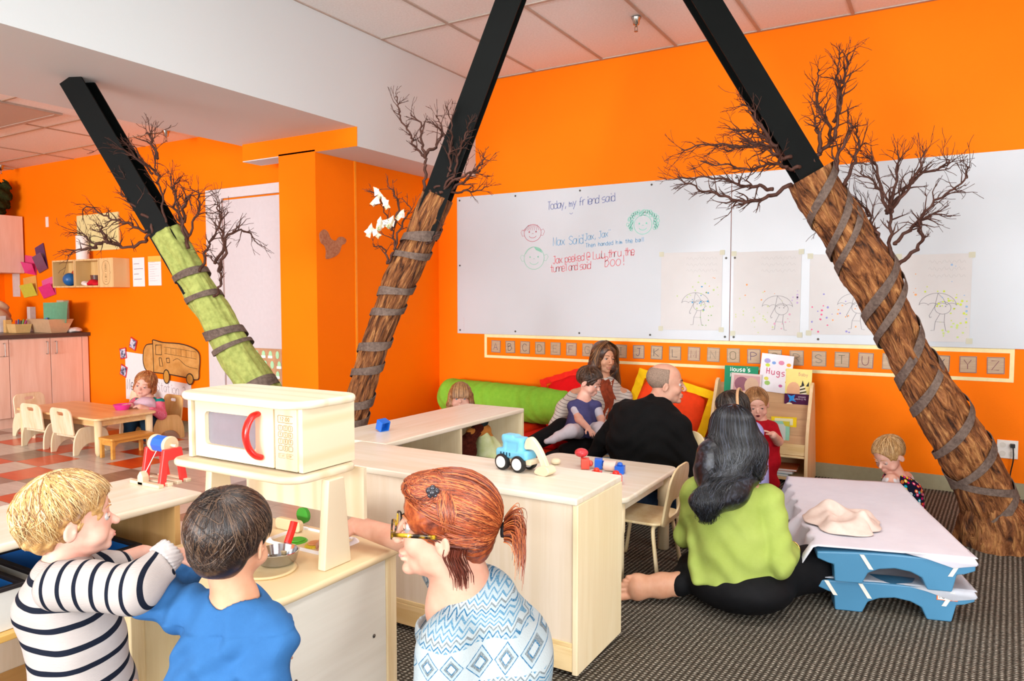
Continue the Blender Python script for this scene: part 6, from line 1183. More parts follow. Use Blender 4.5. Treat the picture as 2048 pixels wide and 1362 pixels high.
class Head:
    def __init__(s, c, th, H, child=False, pitch=0, roll=0): s.c0 = np.array(c, float); s.R = facing(th, pitch, roll); s.H = H; s.child = child; s.c = s.c0-s.R[:, 2]*.5*H
    def w(s, x, y, z): return s.c+s.R@(np.array((x, y, z), float)*s.H)
    def add(s, S_, neck=None, nr=None, mouth=False):
        H, R = s.H, s.R; E = lambda p, r, k=.04, op=1, Rr=None: S_.ell(s.w(*p), np.array(r)*H, R if Rr is None else R@Rr, k=k*H, op=op)
        if not s.child:
            E((0, -.07, .66), (.33, .42, .345)); E((0, .10, .42), (.255, .285, .37), .06); E((0, .16, .14), (.175, .17, .12), .06); E((0, .31, .075), (.075, .075, .065), .05)
            E((0, .325, .59), (.17, .055, .04), .05)
            for q in (-1, 1):
                E((q*.15, .24, .36), (.09, .11, .11), .05); E((q*.185, .04, .21), (.06, .13, .11), .08)
            S_.cone(s.w(0, .375, .55), s.w(0, .472, .375), .026*H, .044*H, k=.025*H)
            for q in (-1, 1): E((q*.048, .43, .35), (.034, .045, .032), .02)
            for q in (-1, 1): E((q*.130, .42, .50), (.070, .075, .042), .04, -1)
            E((0, .365, .235), (.10, .055, .035), .03); E((0, .36, .175), (.08, .05, .03), .03)
        else:
            E((0, -.06, .62), (.375, .455, .385)); E((0, .10, .38), (.31, .30, .35), .06); E((0, .17, .15), (.21, .185, .145), .06); E((0, .31, .08), (.085, .07, .065), .05)
            for q in (-1, 1): E((q*.18, .21, .26), (.135, .135, .125), .05)
            S_.cone(s.w(0, .39, .43), s.w(0, .452, .345), .026*H, .048*H, k=.03*H)
            for q in (-1, 1): E((q*.145, .435, .45), (.070, .065, .038), .05, -1)
            E((0, .368, .215), (.085, .055, .035), .04); E((0, .36, .165), (.07, .05, .03), .04)
        if mouth: E((0, .46, .19), (.055, .08, .035), .02, -1)
        ez = .43 if not s.child else .40; ex = .335 if not s.child else .375
        for q in (-1, 1):
            A = np.array(Matrix.Rotation(q*.45, 3, 'Z') @ Matrix.Rotation(-.22, 3, 'X'))
            E((q*ex, -.03, ez), (.030, .082, .115), .02, 1, A); E((q*(ex+.028), -.015, ez+.012), (.020, .048, .075), .012, -1, A); E((q*(ex+.005), .018, ez-.005), (.016, .02, .024), .012, 1, A)
        if neck is not None: S_.cone(s.w(0, -.10, .30), neck, nr*.95, nr, k=.08*H)
    def face(s, par, iris='#4a6a80', brow='#8a5a3c', lips='#c87870', off=(0, 0, 0), lid=True, skin=None, mouth=False, brow_r=.011):
        H, R = s.H, s.R; off = np.array(off); c = s.child; ex, ey, ez = (.130, .314, .50) if not c else (.145, .336, .45); er = .050 if not c else .050
        for q in (-1, 1):
            p = s.w(q*ex, ey, ez)-off; e = MB().ell(p, (er*H,)*3, nu=18, nv=12).build('eye', plain('#b5afab', .3, .35, .01), par, smooth=True)
            f = R[:, 1]; MB().lathe([(0, er*H*1.035), (er*H*.42, er*H*.945), (er*H*.5, er*H*.89)], tuple(p), 16, tuple(f)).build('iris', plain(iris, .1, .5, .2, 300), e, smooth=True)
            MB().lathe([(0, er*H*1.06), (er*H*.22, er*H*1.03), (er*H*.24, er*H*.99)], tuple(p), 12, tuple(f)).build('pupil', plain('#0c0b0b', .1, .5), e, smooth=True)
            if lid:
                m = MB(); pts = []
                for k in range(9):
                    a = math.radians(15+150*k/8); pts.append(s.w(q*ex+math.cos(a)*er*1.08, ey+er*.55+math.sin(a)*.018, ez+math.sin(a)*er*.62)-off)
                m.tube(pts, [.006*H+.012*H*math.sin(PI*k/8) for k in range(9)], 6); m.build('eyelid', skin, par, smooth=True)
                m = MB(); m.tube([p_-UP*.002*0+R[:, 1]*.006*H-R[:, 2]*.014*H for p_ in pts], .0035*H, 5); m.build('lashes', plain('#2a1a14', .6), par, smooth=True)
            m = MB(); bz = ez+(.105 if not c else .12); by = .375 if not c else .40
            m.tube([s.w(q*(ex-.085), by+.01, bz-.01)-off, s.w(q*ex, by+.0, bz+.012)-off, s.w(q*(ex+.09), by-.06, bz-.005)-off], [brow_r*H, brow_r*1.1*H, brow_r*.4*H], 6, flat=.8); m.build('eyebrow', plain(brow, .8, .2, .2, 200), par, smooth=True)
        S2 = SDF(.009*H if .009*H > .0016 else .0016); y0 = .408 if not c else .417; z0 = .21 if not c else .195
        if mouth:
            S2.ell(s.w(0, y0-.012, z0), np.array((.06, .02, .042))*H, R, k=.004)
            S2.build('mouth', plain('#5a1c1c', .5, .3), par, off=off)
            m = MB(); m.tube([s.w(.068*math.cos(a), y0+.002-.02*abs(math.cos(a)), z0+.047*math.sin(a))-off for a in [k*PI/8 for k in range(17)]], .012*H, 6); m.build('lips', plain(lips, .4, .35), par, smooth=True)
        else:
            w_ = .085 if not c else .07
            for q in (-1, 1): S2.cone(s.w(0, y0, z0+.016), s.w(q*w_, y0-.032, z0+.002), .017*H, .008*H, k=.004*H)
            for q in (-1, 1): S2.cone(s.w(0, y0-.004, z0-.020), s.w(q*w_*.85, y0-.034, z0-.002), .020*H, .008*H, k=.004*H)
            S2.build('lips', plain(lips, .4, .35), par, off=off)
def hair_shell(S_, hd, inflate=.05, cuts=(), k=.03):
    hd.inf = inflate
    H, R = hd.H, hd.R; c = hd.child
    if not c: S_.ell(hd.w(0, -.08, .66), np.array((.335+inflate, .43+inflate, .35+inflate))*H, R, k=k*H)
    else: S_.ell(hd.w(0, -.06, .62), np.array((.375+inflate, .455+inflate, .385+inflate))*H, R, k=k*H)
    for p, r in cuts: S_.ell(hd.w(*p), np.array(r)*H, R, k=.02*H, op=-1)
def strands(mb, hd, rnd, n, A, B, r=.0016, lift=.06, seg=9, jit=.05, wav=.01, ctr=None, rad=None, tip=.0, jb=None, mask=None):
    # locks that run over the head ellipsoid from direction A to direction B (functions returning unit vectors in head axes)
    ctr = ctr or ((0, -.07, .65) if not hd.child else (0, -.06, .62)); q_ = getattr(hd, 'inf', .04)+.004; rad = rad or ((.335+q_, .43+q_, .35+q_) if not hd.child else (.375+q_, .455+q_, .385+q_)); lift = lift*.45
    for _ in range(n):
        a = np.array(A(rnd), float); b = np.array(B(rnd), float); a /= np.linalg.norm(a); b /= np.linalg.norm(b); om = math.acos(max(-1, min(1, float(a@b))))
        if om < .05 or om > 2.75: continue
        pts = []; ph = rnd.uniform(0, 6); lf = lift*rnd.uniform(.55, 1.15); sd = np.cross(a, b); sd = sd/(np.linalg.norm(sd)+1e-9); bend_ = rnd.gauss(0, jit)
        for i in range(seg+1):
            t = i/seg; d = (math.sin((1-t)*om)*a+math.sin(t*om)*b)/math.sin(om); d = d+sd*bend_*math.sin(PI*t)+sd*wav*math.sin(t*9+ph); d = d/np.linalg.norm(d)
            q = 1+lf*(.5+.5*math.sin(PI*min(1, t*1.1)))+tip*t*t
            p = (ctr[0]+d[0]*rad[0]*q, ctr[1]+d[1]*rad[1]*q, ctr[2]+d[2]*rad[2]*q)
            if mask and not mask(*p): break
            pts.append(hd.w(*p))
        m = len(pts)
        if m < 3: continue
        if COMB[0]: pts = COMB[0].fix(pts, .0012+.0015*rnd.random(), .010)
        mb.cur = rnd.choice((0, 1, 1, 2)); rr = r*rnd.uniform(.6, 1.3); mb.tube(pts, [rr*(.5+.5*math.sin(PI*min(1, .15+k_/(m-1))*.9)) * (1-.75*(k_/(m-1))**3) for k_ in range(m)], 4, cap=False)
class Comb:      # keeps hair strands lying on the surface of the hair they belong to
    def __init__(s, o, off):
        from mathutils import kdtree
        s.v = [v.co+Vector(off) for v in o.data.vertices]; s.n = [v.normal.copy() for v in o.data.vertices]; s.kd = kdtree.KDTree(len(s.v))
        for i, c in enumerate(s.v): s.kd.insert(c, i)
        s.kd.balance()
    def fix(s, pts, lift=.002, pull=None):
        out = []
        for p in pts:
            p = Vector(p); c, i, d = s.kd.find(p); q = (p-c).dot(s.n[i])
            if q < lift: p = p+s.n[i]*(lift-q)
            elif pull is not None and q > pull: p = p-s.n[i]*(q-pull)
            out.append(p)
        return out
COMB = [None]
def tones(c1, c2, c3, nm, rough=.38): return [plain(c, rough, .5, .22, 50, name=nm) for c in (c1, c2, c3)]
def build_off(mb, name, mat, par, off, **kw): return mb.build(name, mat, par, off=tuple(off), smooth=True, **kw)
def hand(S_, wrist, d, nrm, L, curl=.5, thumb=1, spread=.18, k=None, fr=None):
    # palm and five separate fingers; d: direction of the fingers, nrm: palm normal (the side fingers curl to)
    w = np.array(wrist, float); d = np.array(d, float); d /= np.linalg.norm(d); n_ = np.array(nrm, float); n_ = n_-d*(n_@d); n_ /= np.linalg.norm(n_); s_ = np.cross(d, n_)*thumb
    R = np.stack([s_, d, n_], 1); k = k or .0022*L/.18*2; fr = fr or .048*L
    S_.ell(w+d*.25*L, (.205*L, .27*L, .085*L), R, k=.03*L); S_.cone(w-d*.08*L, w+d*.12*L, .105*L, .13*L, k=.06*L)
    for i, (o, ln) in enumerate(((.155, .38), (.055, .43), (-.05, .40), (-.145, .32))):
        b = w+d*.43*L+s_*o*L; a0 = spread*(o/.15)*.5; dd = d*math.cos(a0)+s_*math.sin(a0); p = b; ang = 0
        for j, q in enumerate((.46, .31, .23)):
            ang += curl*(.55 if j == 0 else .75)*(1+.08*i); v = dd*math.cos(ang)+n_*math.sin(ang); p2 = p+v*ln*q*L; S_.cone(p, p2, fr*(1-.1*j), fr*(.9-.1*j), k=k if j else .015*L); p = p2
    b = w+d*.12*L+s_*.14*L; v = d*.62+s_*.72+n_*.3; v /= np.linalg.norm(v); p2 = b+v*.24*L; v2 = d*.85+s_*.35+n_*.4*(.5+curl); v2 /= np.linalg.norm(v2); S_.cone(b, p2, fr*1.35, fr*1.1, k=.02*L); S_.cone(p2, p2+v2*.2*L, fr*1.1, fr*.85, k=k)
def person(name, loc, label, cat='person'): return empty(name, loc, 0, label, cat)
def knit_disp(amp, f=1.0, seed=0):
    def fn(P_): return amp*(np.sin(P_[:, 2]*38*f+4*np.sin(P_[:, 0]*13+seed)+3*np.sin(P_[:, 1]*11))*.6+np.sin((P_[:, 0]+P_[:, 1])*55*f+5*np.sin(P_[:, 2]*9+seed))*.4)
    return fn
SK1 = skin_mat('#cfa089', '#c79079', 'fair_skin'); SK2 = skin_mat('#d4a081', '#c98e6e', 'warm_skin'); SK3 = skin_mat('#dfb29e', '#d69d8a', 'rosy_skin')
def P_(name, k): return np.array(PPL[name][k], float)

# ---------------- child in the striped sweater
g = lambda k: P_('stripe', k)
t = person('person', (-1.52, .80, 0), 'blond toddler in a cream and navy striped sweater reaching right at the near left'); off = np.array(t.location)
hd = Head(g('head'), 122, .172, True, pitch=4); S_ = SDF(.0034); hd.add(S_, g('neck')-UP*.01, .036)
S_.chain([g('neck')-UP*.05, g('rs'), g('re'), g('rw')], [.04, .034, .027, .0235]); hd_d = g('rh')-g('rw'); hand(S_, g('rw'), hd_d+V3(.0, .0, -.01), (-.2, .3, -1), .115, .55, -1); S_.chain([g('neck')-UP*.05, g('neck')-UP*.06+V3(-.02, .07, 0), g('lw')], [.04, .03, .022]); hand(S_, g('lw'), (.5, .8, .1), (0, 0, -1), .11, .7, 1)
S_.chain([g('mid')-UP*.14, g('mid')-UP*.05, g('neck')-UP*.03], [.08, .07, .05]); S_.chain([(-1.55, .80, .42), (-1.56, .79, .22), (-1.57, .78, .04)], [.06, .05, .038]); S_.chain([(-1.46, .84, .42), (-1.47, .85, .22), (-1.48, .86, .04)], [.06, .05, .038])
for q in ((-1.57, .78), (-1.48, .86)): S_.ell((q[0]+.02, q[1]+.02, .03), (.04, .045, .028), k=.02)
S_.build('body', SK3, t, off=off); hd.face(t, '#5a6b78', '#b98a5c', '#cf8478', off, skin=SK3)
def stripe_mat(vec, period, duty, c1, c2, wob=.004, nm='striped_knit', offs=0.0):
    n = NT(nm); v = n.co(); d = n.n('ShaderNodeVectorMath', _operation='DOT_PRODUCT'); n.L(v, d.inputs[0]); d.inputs[1].default_value = tuple(vec)
    wn = n.noise(v, 14, 2); x = n.math('ADD', d.outputs['Value'], n.math('MULTIPLY', wn, wob)); x = n.math('ADD', x, offs+10*period); fr = n.math('FRACT', n.math('DIVIDE', x, period)); mk = n.math('LESS_THAN', fr, duty)
    n.base(n.mix(mk, c1, c2)); kn = n.n('ShaderNodeTexWave', _wave_type='BANDS', _bands_direction='Z'); n.L(v, kn.inputs[0]); kn.inputs['Scale'].default_value = 130; kn.inputs['Distortion'].default_value = 3; n.bump(kn.outputs[1], .25, .001); return n.done(.9, .12)
CREAM, NAVY = '#ada39e', '#141926'
S_ = SDF(.0038); n0 = g('neck'); sd = facing(105)[:, 0]; fw = facing(105)[:, 1]
S_.chain([n0-UP*.045, n0-UP*.09-fw*.005, g('mid')-fw*.005, g('mid')-UP*.10, g('mid')-UP*.17-fw*.005], [.062, .078, .080, .094, .092], k=.03, side=sd, asp=1.12)
S_.ell(g('rs')-sd*.01-UP*.01, (.05, .05, .045), k=.03); S_.cone(n0-UP*.02, n0-UP*.045, .037, .055, k=.02); S_.cone(n0-UP*.004, n0+UP*.06, .040, .034, k=.006, op=-1); S_.disp = knit_disp(.0022, 1.0, 1)
shirt = S_.build('sweater', stripe_mat((.10, -.12, 1), .0385, .27, CREAM, NAVY), t, off=off)
S_ = SDF(.0036); S_.chain([g('rs')-UP*.004-fw*.02, g('re')+fw*.01, g('rw')-UP*.012], [.049, .046, .034], k=.02); cu = g('rw'); ax_ = (g('rw')-g('re'))/np.linalg.norm(g('rw')-g('re')); S_.plane(cu-ax_*.012, ax_, .004); S_.disp = knit_disp(.003, .9, 2)
S_.build('sleeve', stripe_mat((.95, .52, .10), .033, .26, CREAM, NAVY, offs=.012), shirt)
bpy.data.objects['sleeve'].location = (-off[0], -off[1], -off[2])
S_ = SDF(.003); S_.cone(cu-ax_*.012, cu+ax_*.016, .033, .030, k=.004); S_.plane(cu+ax_*.016, ax_, .003); S_.plane(cu-ax_*.014, -ax_, .003); S_.disp = lambda Q: .0014*np.sin(np.arctan2((Q-cu)@np.cross(ax_, UP), (Q-cu)[:, 2])*22); S_.build('cuff', cloth_mat('#b8b0ad', 'ribbed_cuff', .9), shirt, off=off)
S_ = SDF(.004); S_.chain([g('ls') if 'ls' in PPL['stripe'] else n0-UP*.05-sd*.08, g('lw')-V3(.0, .06, .01)], [.045, .036], k=.02); S_.build('sleeve', stripe_mat((0, 1, 0), .035, .27, CREAM, NAVY), shirt, off=off)
S_ = SDF(.006); S_.chain([g('mid')-UP*.17, (-1.51, .81, .32)], [.10, .09], side=sd, asp=1.1); S_.chain([(-1.55, .80, .36), (-1.56, .79, .10)], [.07, .055]); S_.chain([(-1.46, .84, .36), (-1.47, .85, .10)], [.07, .055]); S_.build('trousers', cloth_mat('#3a3550', 'purple_grey_cotton'), t, off=off)
hm = hair_mat('#7a5230', '#bb8c50', '#e4c48c', 'blond_hair', .5); S_ = SDF(.004)
cuts = [((.0, .62, .40), (.40, .42, .36)), ((.45, .28, .36), (.2, .26, .33)), ((-.45, .28, .36), (.2, .26, .33)), ((0, .35, .05), (.6, .42, .40))]
hair_shell(S_, hd, .04, cuts); S_.ell(hd.w(0, -.30, .42), np.array((.30, .26, .30))*hd.H, hd.R, k=.03*hd.H); S_.ell(hd.w(0, -.2, -.08), np.array((.5, .5, .22))*hd.H, hd.R, k=.02*hd.H, op=-1)
for q in (-1, 1): S_.ell(hd.w(q*.40, .0, .40), np.array((.07, .085, .13))*hd.H, hd.R, k=.01*hd.H, op=-1)
rr_ = hd.R; S_.disp = lambda Q: .0022*np.sin(((Q-hd.c)@rr_[:, 1])*260+9*np.sin(((Q-hd.c)@rr_[:, 2])*40))
h_o = S_.build('hair', hm, t, off=off); COMB[0] = Comb(h_o, off); rnd = random.Random(3); mb = MB(); tn = tones('#8a6036', '#c49a5e', '#e6cb98', 'blond_strand')
msk = lambda x, y, z: not ((y > .26 and z < .74) or (y > .12 and z < .60) or (abs(x) > .30 and y > -.13 and z < .54))
def ranB(r_): a = r_.uniform(0, 2*PI); return (math.cos(a), math.sin(a), -.95+.3*r_.random())
strands(mb, hd, rnd, 900, lambda r_: (r_.gauss(0, .10), -.35+r_.gauss(0, .12), .9), ranB, .0011, .09, 10, .18, .035, mask=msk, tip=.10)
strands(mb, hd, rnd, 260, lambda r_: (r_.gauss(0, .3), .25+r_.gauss(0, .2), .8), lambda r_: (r_.choice((-1, 1))*.75, .55+r_.gauss(0, .15), .05+r_.gauss(0, .2)), .0011, .07, 9, .25, .06, mask=lambda x, y, z: not ((y > .30 and z < .72) or (y > .16 and z < .58)), tip=.02)
strands(mb, hd, rnd, 260, lambda r_: (r_.gauss(0, .35), -.7, .5), lambda r_: (r_.gauss(0, .6), -.85, -.55+r_.gauss(0, .2)), .0012, .14, 9, .25, .09, tip=.16)
build_off(mb, 'hair_strands', tn, h_o, off)

# ---------------- child in the blue top, seen from behind
g = lambda k: P_('blue', k)
t = person('person', (-1.19, .95, 0), 'dark-haired toddler in a blue long-sleeved top seen from behind at the play kitchen'); off = np.array(t.location)
hd = Head(g('head'), 168, .180, True, pitch=-4, roll=-2); S_ = SDF(.0034); hd.add(S_, g('neck')-UP*.02, .040); S_.chain([g('neck')-UP*.02, g('mid'), g('mid')-UP*.14], [.045, .08, .08]); R_b = facing(192); sd, fw = R_b[:, 0], R_b[:, 1]
S_.chain([(-1.24, .97, .36), (-1.245, .98, .18), (-1.25, .98, .04)], [.06, .05, .036]); S_.chain([(-1.15, .99, .36), (-1.145, 1.0, .18), (-1.14, 1.0, .04)], [.06, .05, .036])
for q in ((-1.25, .98), (-1.14, 1.0)): S_.ell((q[0]-.01, q[1]+.03, .028), (.034, .055, .026), k=.02)
S_.chain([g('neck')-UP*.05, g('ls'), g('le'), g('lw')], [.045, .035, .027, .022]); hand(S_, g('lw'), (.3, .9, -.1), (0, 0, -1), .11, .6, 1); S_.chain([g('neck')-UP*.05, g('rs'), g('re'), g('rw')], [.045, .035, .028, .022]); hand(S_, g('rw'), (-.1, 1, 0), (0, 0, -1), .11, .4, -1)
S_.build('body', SK2, t, off=off); hd.face(t, '#2a1a12', '#2a1a14', '#c87a6c', off, skin=SK2)
n0 = g('neck'); S_ = SDF(.0038); M_bt = cloth_mat('#33659a', 'blue_jersey', .85, '#2d5b8d', 14, .2)
S_.chain([n0-UP*.055, n0-UP*.11, g('mid')-UP*.04, g('mid')-UP*.18], [.066, .082, .088, .10], k=.03, side=sd, asp=1.22)
for q in ('ls', 'rs'): S_.ell(g(q), (.045, .045, .042), k=.03)
S_.chain([g('ls'), g('le'), g('le')*.45+g('lw')*.55, g('lw')-fw*.02], [.047, .045, .038, .032], k=.02); S_.chain([g('rs'), g('re'), g('rw')], [.048, .044, .032], k=.010)
S_.cone(n0-UP*.040, n0-UP*.065, .050, .064, k=.02); S_.cone(n0-UP*.034, n0+UP*.05, .043, .05, k=.006, op=-1)
S_.disp = lambda Q: .0042*np.sin(Q[:, 2]*45+5*np.sin(Q[:, 0]*22)+2*np.sin(Q[:, 1]*31))+.0036*np.sin(Q[:, 0]*70+6*np.sin(Q[:, 2]*17))*(Q[:, 2] < n0[2]-.06)
shirt = S_.build('long_sleeved_top', M_bt, t, off=off)
m = MB(); m.tube([n0-UP*(.036+.006*math.sin(a))+(sd*math.cos(a)*.054+fw*(math.sin(a)*.050-.004)) for a in [k*PI/14 for k in range(29)]], .0062, 8, cap=False); build_off(m, 'neckband', M_bt, shirt, off)
S_ = SDF(.006); S_.chain([g('mid')-UP*.17, (-1.195, .97, .30)], [.098, .09], side=sd, asp=1.15); S_.chain([(-1.24, .97, .34), (-1.245, .98, .08)], [.068, .052]); S_.chain([(-1.15, .99, .34), (-1.145, 1.0, .08)], [.068, .052]); S_.build('trousers', cloth_mat('#3c4658', 'navy_denim'), t, off=off)
hm = hair_mat('#120b08', '#2a1a13', '#59422f', 'dark_brown_hair', .36); S_ = SDF(.004)
cuts = [((.0, .66, .40), (.42, .42, .44)), ((0, .34, .02), (.6, .40, .40)), ((0, -.25, -.10), (.6, .6, .25))]
hair_shell(S_, hd, .035, cuts); S_.ell(hd.w(0, -.22, .42), np.array((.33, .27, .34))*hd.H, hd.R, k=.03*hd.H)
for q in (-1, 1): S_.ell(hd.w(q*.42, .02, .38), np.array((.09, .10, .15))*hd.H, hd.R, k=.01*hd.H, op=-1)
S_.ell(hd.w(0, -.2, -.02), np.array((.6, .5, .16))*hd.H, hd.R, k=.02*hd.H, op=-1)
h_o = S_.build('hair', hm, t, off=off); COMB[0] = Comb(h_o, off); rnd = random.Random(8); mb = MB(); tn = tones('#150d0a', '#2c1c14', '#5b4433', 'dark_strand')
msk = lambda x, y, z: not ((y > .26 and z < .62) or (y > .10 and z < .46) or z < .08 or (abs(x) > .33 and y > -.10 and z < .52))
strands(mb, hd, rnd, 1300, lambda r_: (.08+r_.gauss(0, .07), -.42+r_.gauss(0, .07), .85), lambda r_: (math.cos(q_ := r_.uniform(0, 2*PI)), math.sin(q_), -.75+.25*r_.random()), .0013, .075, 11, .12, .02, mask=msk, tip=.03)
strands(mb, hd, rnd, 500, lambda r_: (r_.gauss(0, .5), -.8, .25), lambda r_: (r_.gauss(0, .45), -.8, -.85+r_.gauss(0, .1)), .0012, .10, 8, .15, .03, tip=.02, mask=lambda x, y, z: z > .04)
strands(mb, hd, rnd, 30, lambda r_: (.08+r_.gauss(0, .1), -.42, .85), lambda r_: (-.5+r_.gauss(0, .3), -.75, .55), .0010, .14, 8, .6, .12, tip=.05)
build_off(mb, 'hair_strands', tn, h_o, off)

# ---------------- woman with red hair
g = lambda k: P_('red', k)
t = person('person', (-.87, 1.32, 0), 'red-haired woman in glasses and a blue zigzag sweater reaching into the toy sink'); off = np.array(t.location)
hd = Head(g('head'), -92, .222, False, pitch=3); S_ = SDF(.0036); hd.add(S_); fw = hd.R[:, 1]
S_.chain([hd.w(0, -.12, .30), hd.w(0, -.19, .02), g('neck')-UP*.03], [.052, .049, .062], k=.03); S_.cone(g('neck')-UP*.03, g('mid'), .075, .10, k=.05)
S_.chain([g('neck')-UP*.04, g('rs'), g('re'), g('rw')], [.05, .045, .038, .027], k=.02); hand(S_, g('rw'), g('rh')-g('rw'), (-.15, .1, -1), .17, .55, -1); S_.chain([g('neck')-UP*.05, g('ls'), g('le'), (-.95, 1.30, .25)], [.05, .045, .038, .03]); S_.chain([g('mid'), (-.86, 1.36, .2), (-.86, 1.40, .12)], [.10, .10, .11])
S_.chain([(-.86, 1.40, .12), (-1.02, 1.22, .10), (-.90, 1.38, .05)], [.11, .08, .06]); S_.build('body', SK1, t, off=off)
hd.face(t, '#6f8ea0', '#a8663e', '#d08a84', off, skin=SK1)
M_red1 = hair_mat('#4f1c0e', '#8c3d1c', '#b9602f', 'red_hair', .38)
S_ = SDF(.0042); H = hd.H; cuts = [((.0, .66, .36), (.42, .42, .40)), ((0, .30, -.02), (.6, .42, .38)), ((0, -.42, -.18), (.6, .35, .34))]
hair_shell(S_, hd, .045, cuts); S_.ell(hd.w(0, -.30, .45), np.array((.27, .20, .30))*H, hd.R, k=.04*H)
S_.ell(hd.w(.0, .12, .86), np.array((.28, .31, .15))*H, hd.R, k=.04*H)
for q in (-1, 1): S_.ell(hd.w(q*.40, .0, .41), np.array((.09, .10, .13))*H, hd.R, k=.01*H, op=-1)
S_.disp = lambda Q: .0006*np.sin(((Q-hd.c)@(hd.R[:, 2]*.8+hd.R[:, 1]*.45))*500)
h_o = S_.build('hair', M_red1, t, off=off); COMB[0] = Comb(h_o, off); rnd = random.Random(5); mb = MB(); tn = tones('#5a2211', '#8f3f1e', '#bd6a38', 'red_strand'); pony = (0, -.92, -.30)
msk = lambda x, y, z: not ((y > .33 and z < .76) or (y > .20 and z < .62) or (y > .06 and z < .48) or z < .10 or (abs(x) > .28 and y > -.12 and z < .53))
strands(mb, hd, rnd, 800, lambda r_: (math.cos(q_ := r_.uniform(-.1, PI+.1)), .55*math.sin(q_)+.2, .25+.75*r_.random()), lambda r_: (pony[0]+r_.gauss(0, .06), pony[1], pony[2]+r_.gauss(0, .07)), .0013, .07, 12, .08, .012, mask=msk)
strands(mb, hd, rnd, 260, lambda r_: (r_.choice((-1, 1))*.8, r_.gauss(-.15, .25), -.35+r_.gauss(0, .18)), lambda r_: (r_.gauss(0, .06), -.92, -.30+r_.gauss(0, .07)), .0012, .05, 10, .08, .02, mask=lambda x, y, z: z > .12)
strands(mb, hd, rnd, 330, lambda r_: (-.25+r_.gauss(0, .28), .80, .62+r_.gauss(0, .06)), lambda r_: (-.72, .08+r_.gauss(0, .04), .78+r_.gauss(0, .05)), .0013, .13, 10, .22, .02)
strands(mb, hd, rnd, 130, lambda r_: (-.72, .08+r_.gauss(0, .04), .76), lambda r_: (-.95, -.05+r_.gauss(0, .06), -.20), .0012, .11, 9, .06, .02)
for _ in range(90):   # loose locks by the nape and behind the ear
    s0 = hd.w(-.31+rnd.gauss(0, .02), -.16+rnd.gauss(0, .04), .40); d2 = rnd.uniform(.05, .085); mb.tube([s0+(-UP*d2*u+fw*(.012-.03*u)*math.sin(u*2.5)*1.2-hd.R[:, 0]*.006) for u in (0, .25, .5, .75, 1)], [.0011, .0011, .001, .0008, .0004], 4, cap=False)
build_off(mb, 'hair_strands', tn, h_o, off)
pt = hd.w(0, -.56, .50); mb = MB()
for _ in range(330):
    a, b = rnd.gauss(0, .010), rnd.gauss(0, .010); L = rnd.uniform(.04, .08); p = []; ph = rnd.uniform(-.35, .35)
    for i in range(9):
        u = i/8; p.append(pt-fw*(.004+.045*math.sin(u*1.9)*L/.08)+UP*(.022*math.sin(u*2.2)-.095*u*u*L/.1)+CR*0+hd.R[:, 0]*(a*(1+2.4*u)+.01*ph*u)+UP*b*(1+1.8*u)-fw*(.012*ph*u))
    mb.cur = rnd.choice((0, 1, 1, 2)); mb.tube(p, [.0013*(1-.7*k_/8) for k_ in range(9)], 4, cap=False)
build_off(mb, 'ponytail', tn, h_o, off)
m = MB(); m.lathe([(.010, -.008), (.016, -.006), (.017, 0), (.016, .006), (.010, .008)], tuple(pt-fw*.004), 18, tuple(fw)); build_off(m, 'hair_tie', plain('#17161a', .6), h_o, off)
m = MB(); q0 = hd.w(-.30, .085, .905)
for k_ in range(5):
    a = k_*2*PI/5; m.ell(q0+UP*.008*math.cos(a)+fw*.008*math.sin(a), (.007, .007, .007), nu=10, nv=8)
m.ell(q0-hd.R[:, 0]*.004, (.008, .008, .008), nu=10, nv=8); build_off(m, 'hair_clip', plain('#3c3c42', .1, .6, metal=.3), h_o, off)
# glasses
def tort():
    n = NT('tortoiseshell'); a = n.noise(n.co(), 42, 2, .5, .4); n.base(n.ramp(a, [(.42, '#1c130a'), (.5, '#6a4a10'), (.58, '#b8921c')])); return n.done(.15, .5)
M_tort = tort(); gl = MB(); hh = H
for q in (-1, 1):
    gl.tube([hd.w(q*(.14+.105*math.cos(a)), .475-.03*abs(math.cos(a)*.6+.2*0), .485+.085*math.sin(a)) for a in [k_*PI/12 for k_ in range(25)]], .0022, 6, cap=False)
    gl.obox((hd.w(q*.345, .20, .50)), (hd.R[:, 1], hd.R[:, 2], hd.R[:, 0]), (.235*hh, .018*hh, .0016))
    gl.tube([hd.w(q*.245, .455, .505), hd.w(q*.33, .43, .505)], .0025, 6)
gl.tube([hd.w(-.04, .485, .50), hd.w(0, .495, .515), hd.w(.04, .485, .50)], .002, 6)
o = build_off(gl, 'glasses', M_tort, t, off); m = MB()
for q in (-1, 1): m.add([hd.w(q*(.14+.10*math.cos(a)), .474-.018*abs(math.cos(a)), .485+.08*math.sin(a)) for a in [k_*PI/10 for k_ in range(20)]], [tuple(range(20))])
build_off(m, 'lenses', plain('#dfe6ea', .02, .5, .0, Alpha=.06), o, off)
m = MB(); G = lambda u, v: tuple(hd.w(-.3535, .34-u/H, .487+v/H)); write(m, 'P', .012, .0, .0055, G, .0012, adv=.005, jit=0); build_off(m, 'temple_mark', ink('#e6e2d0'), o, off)
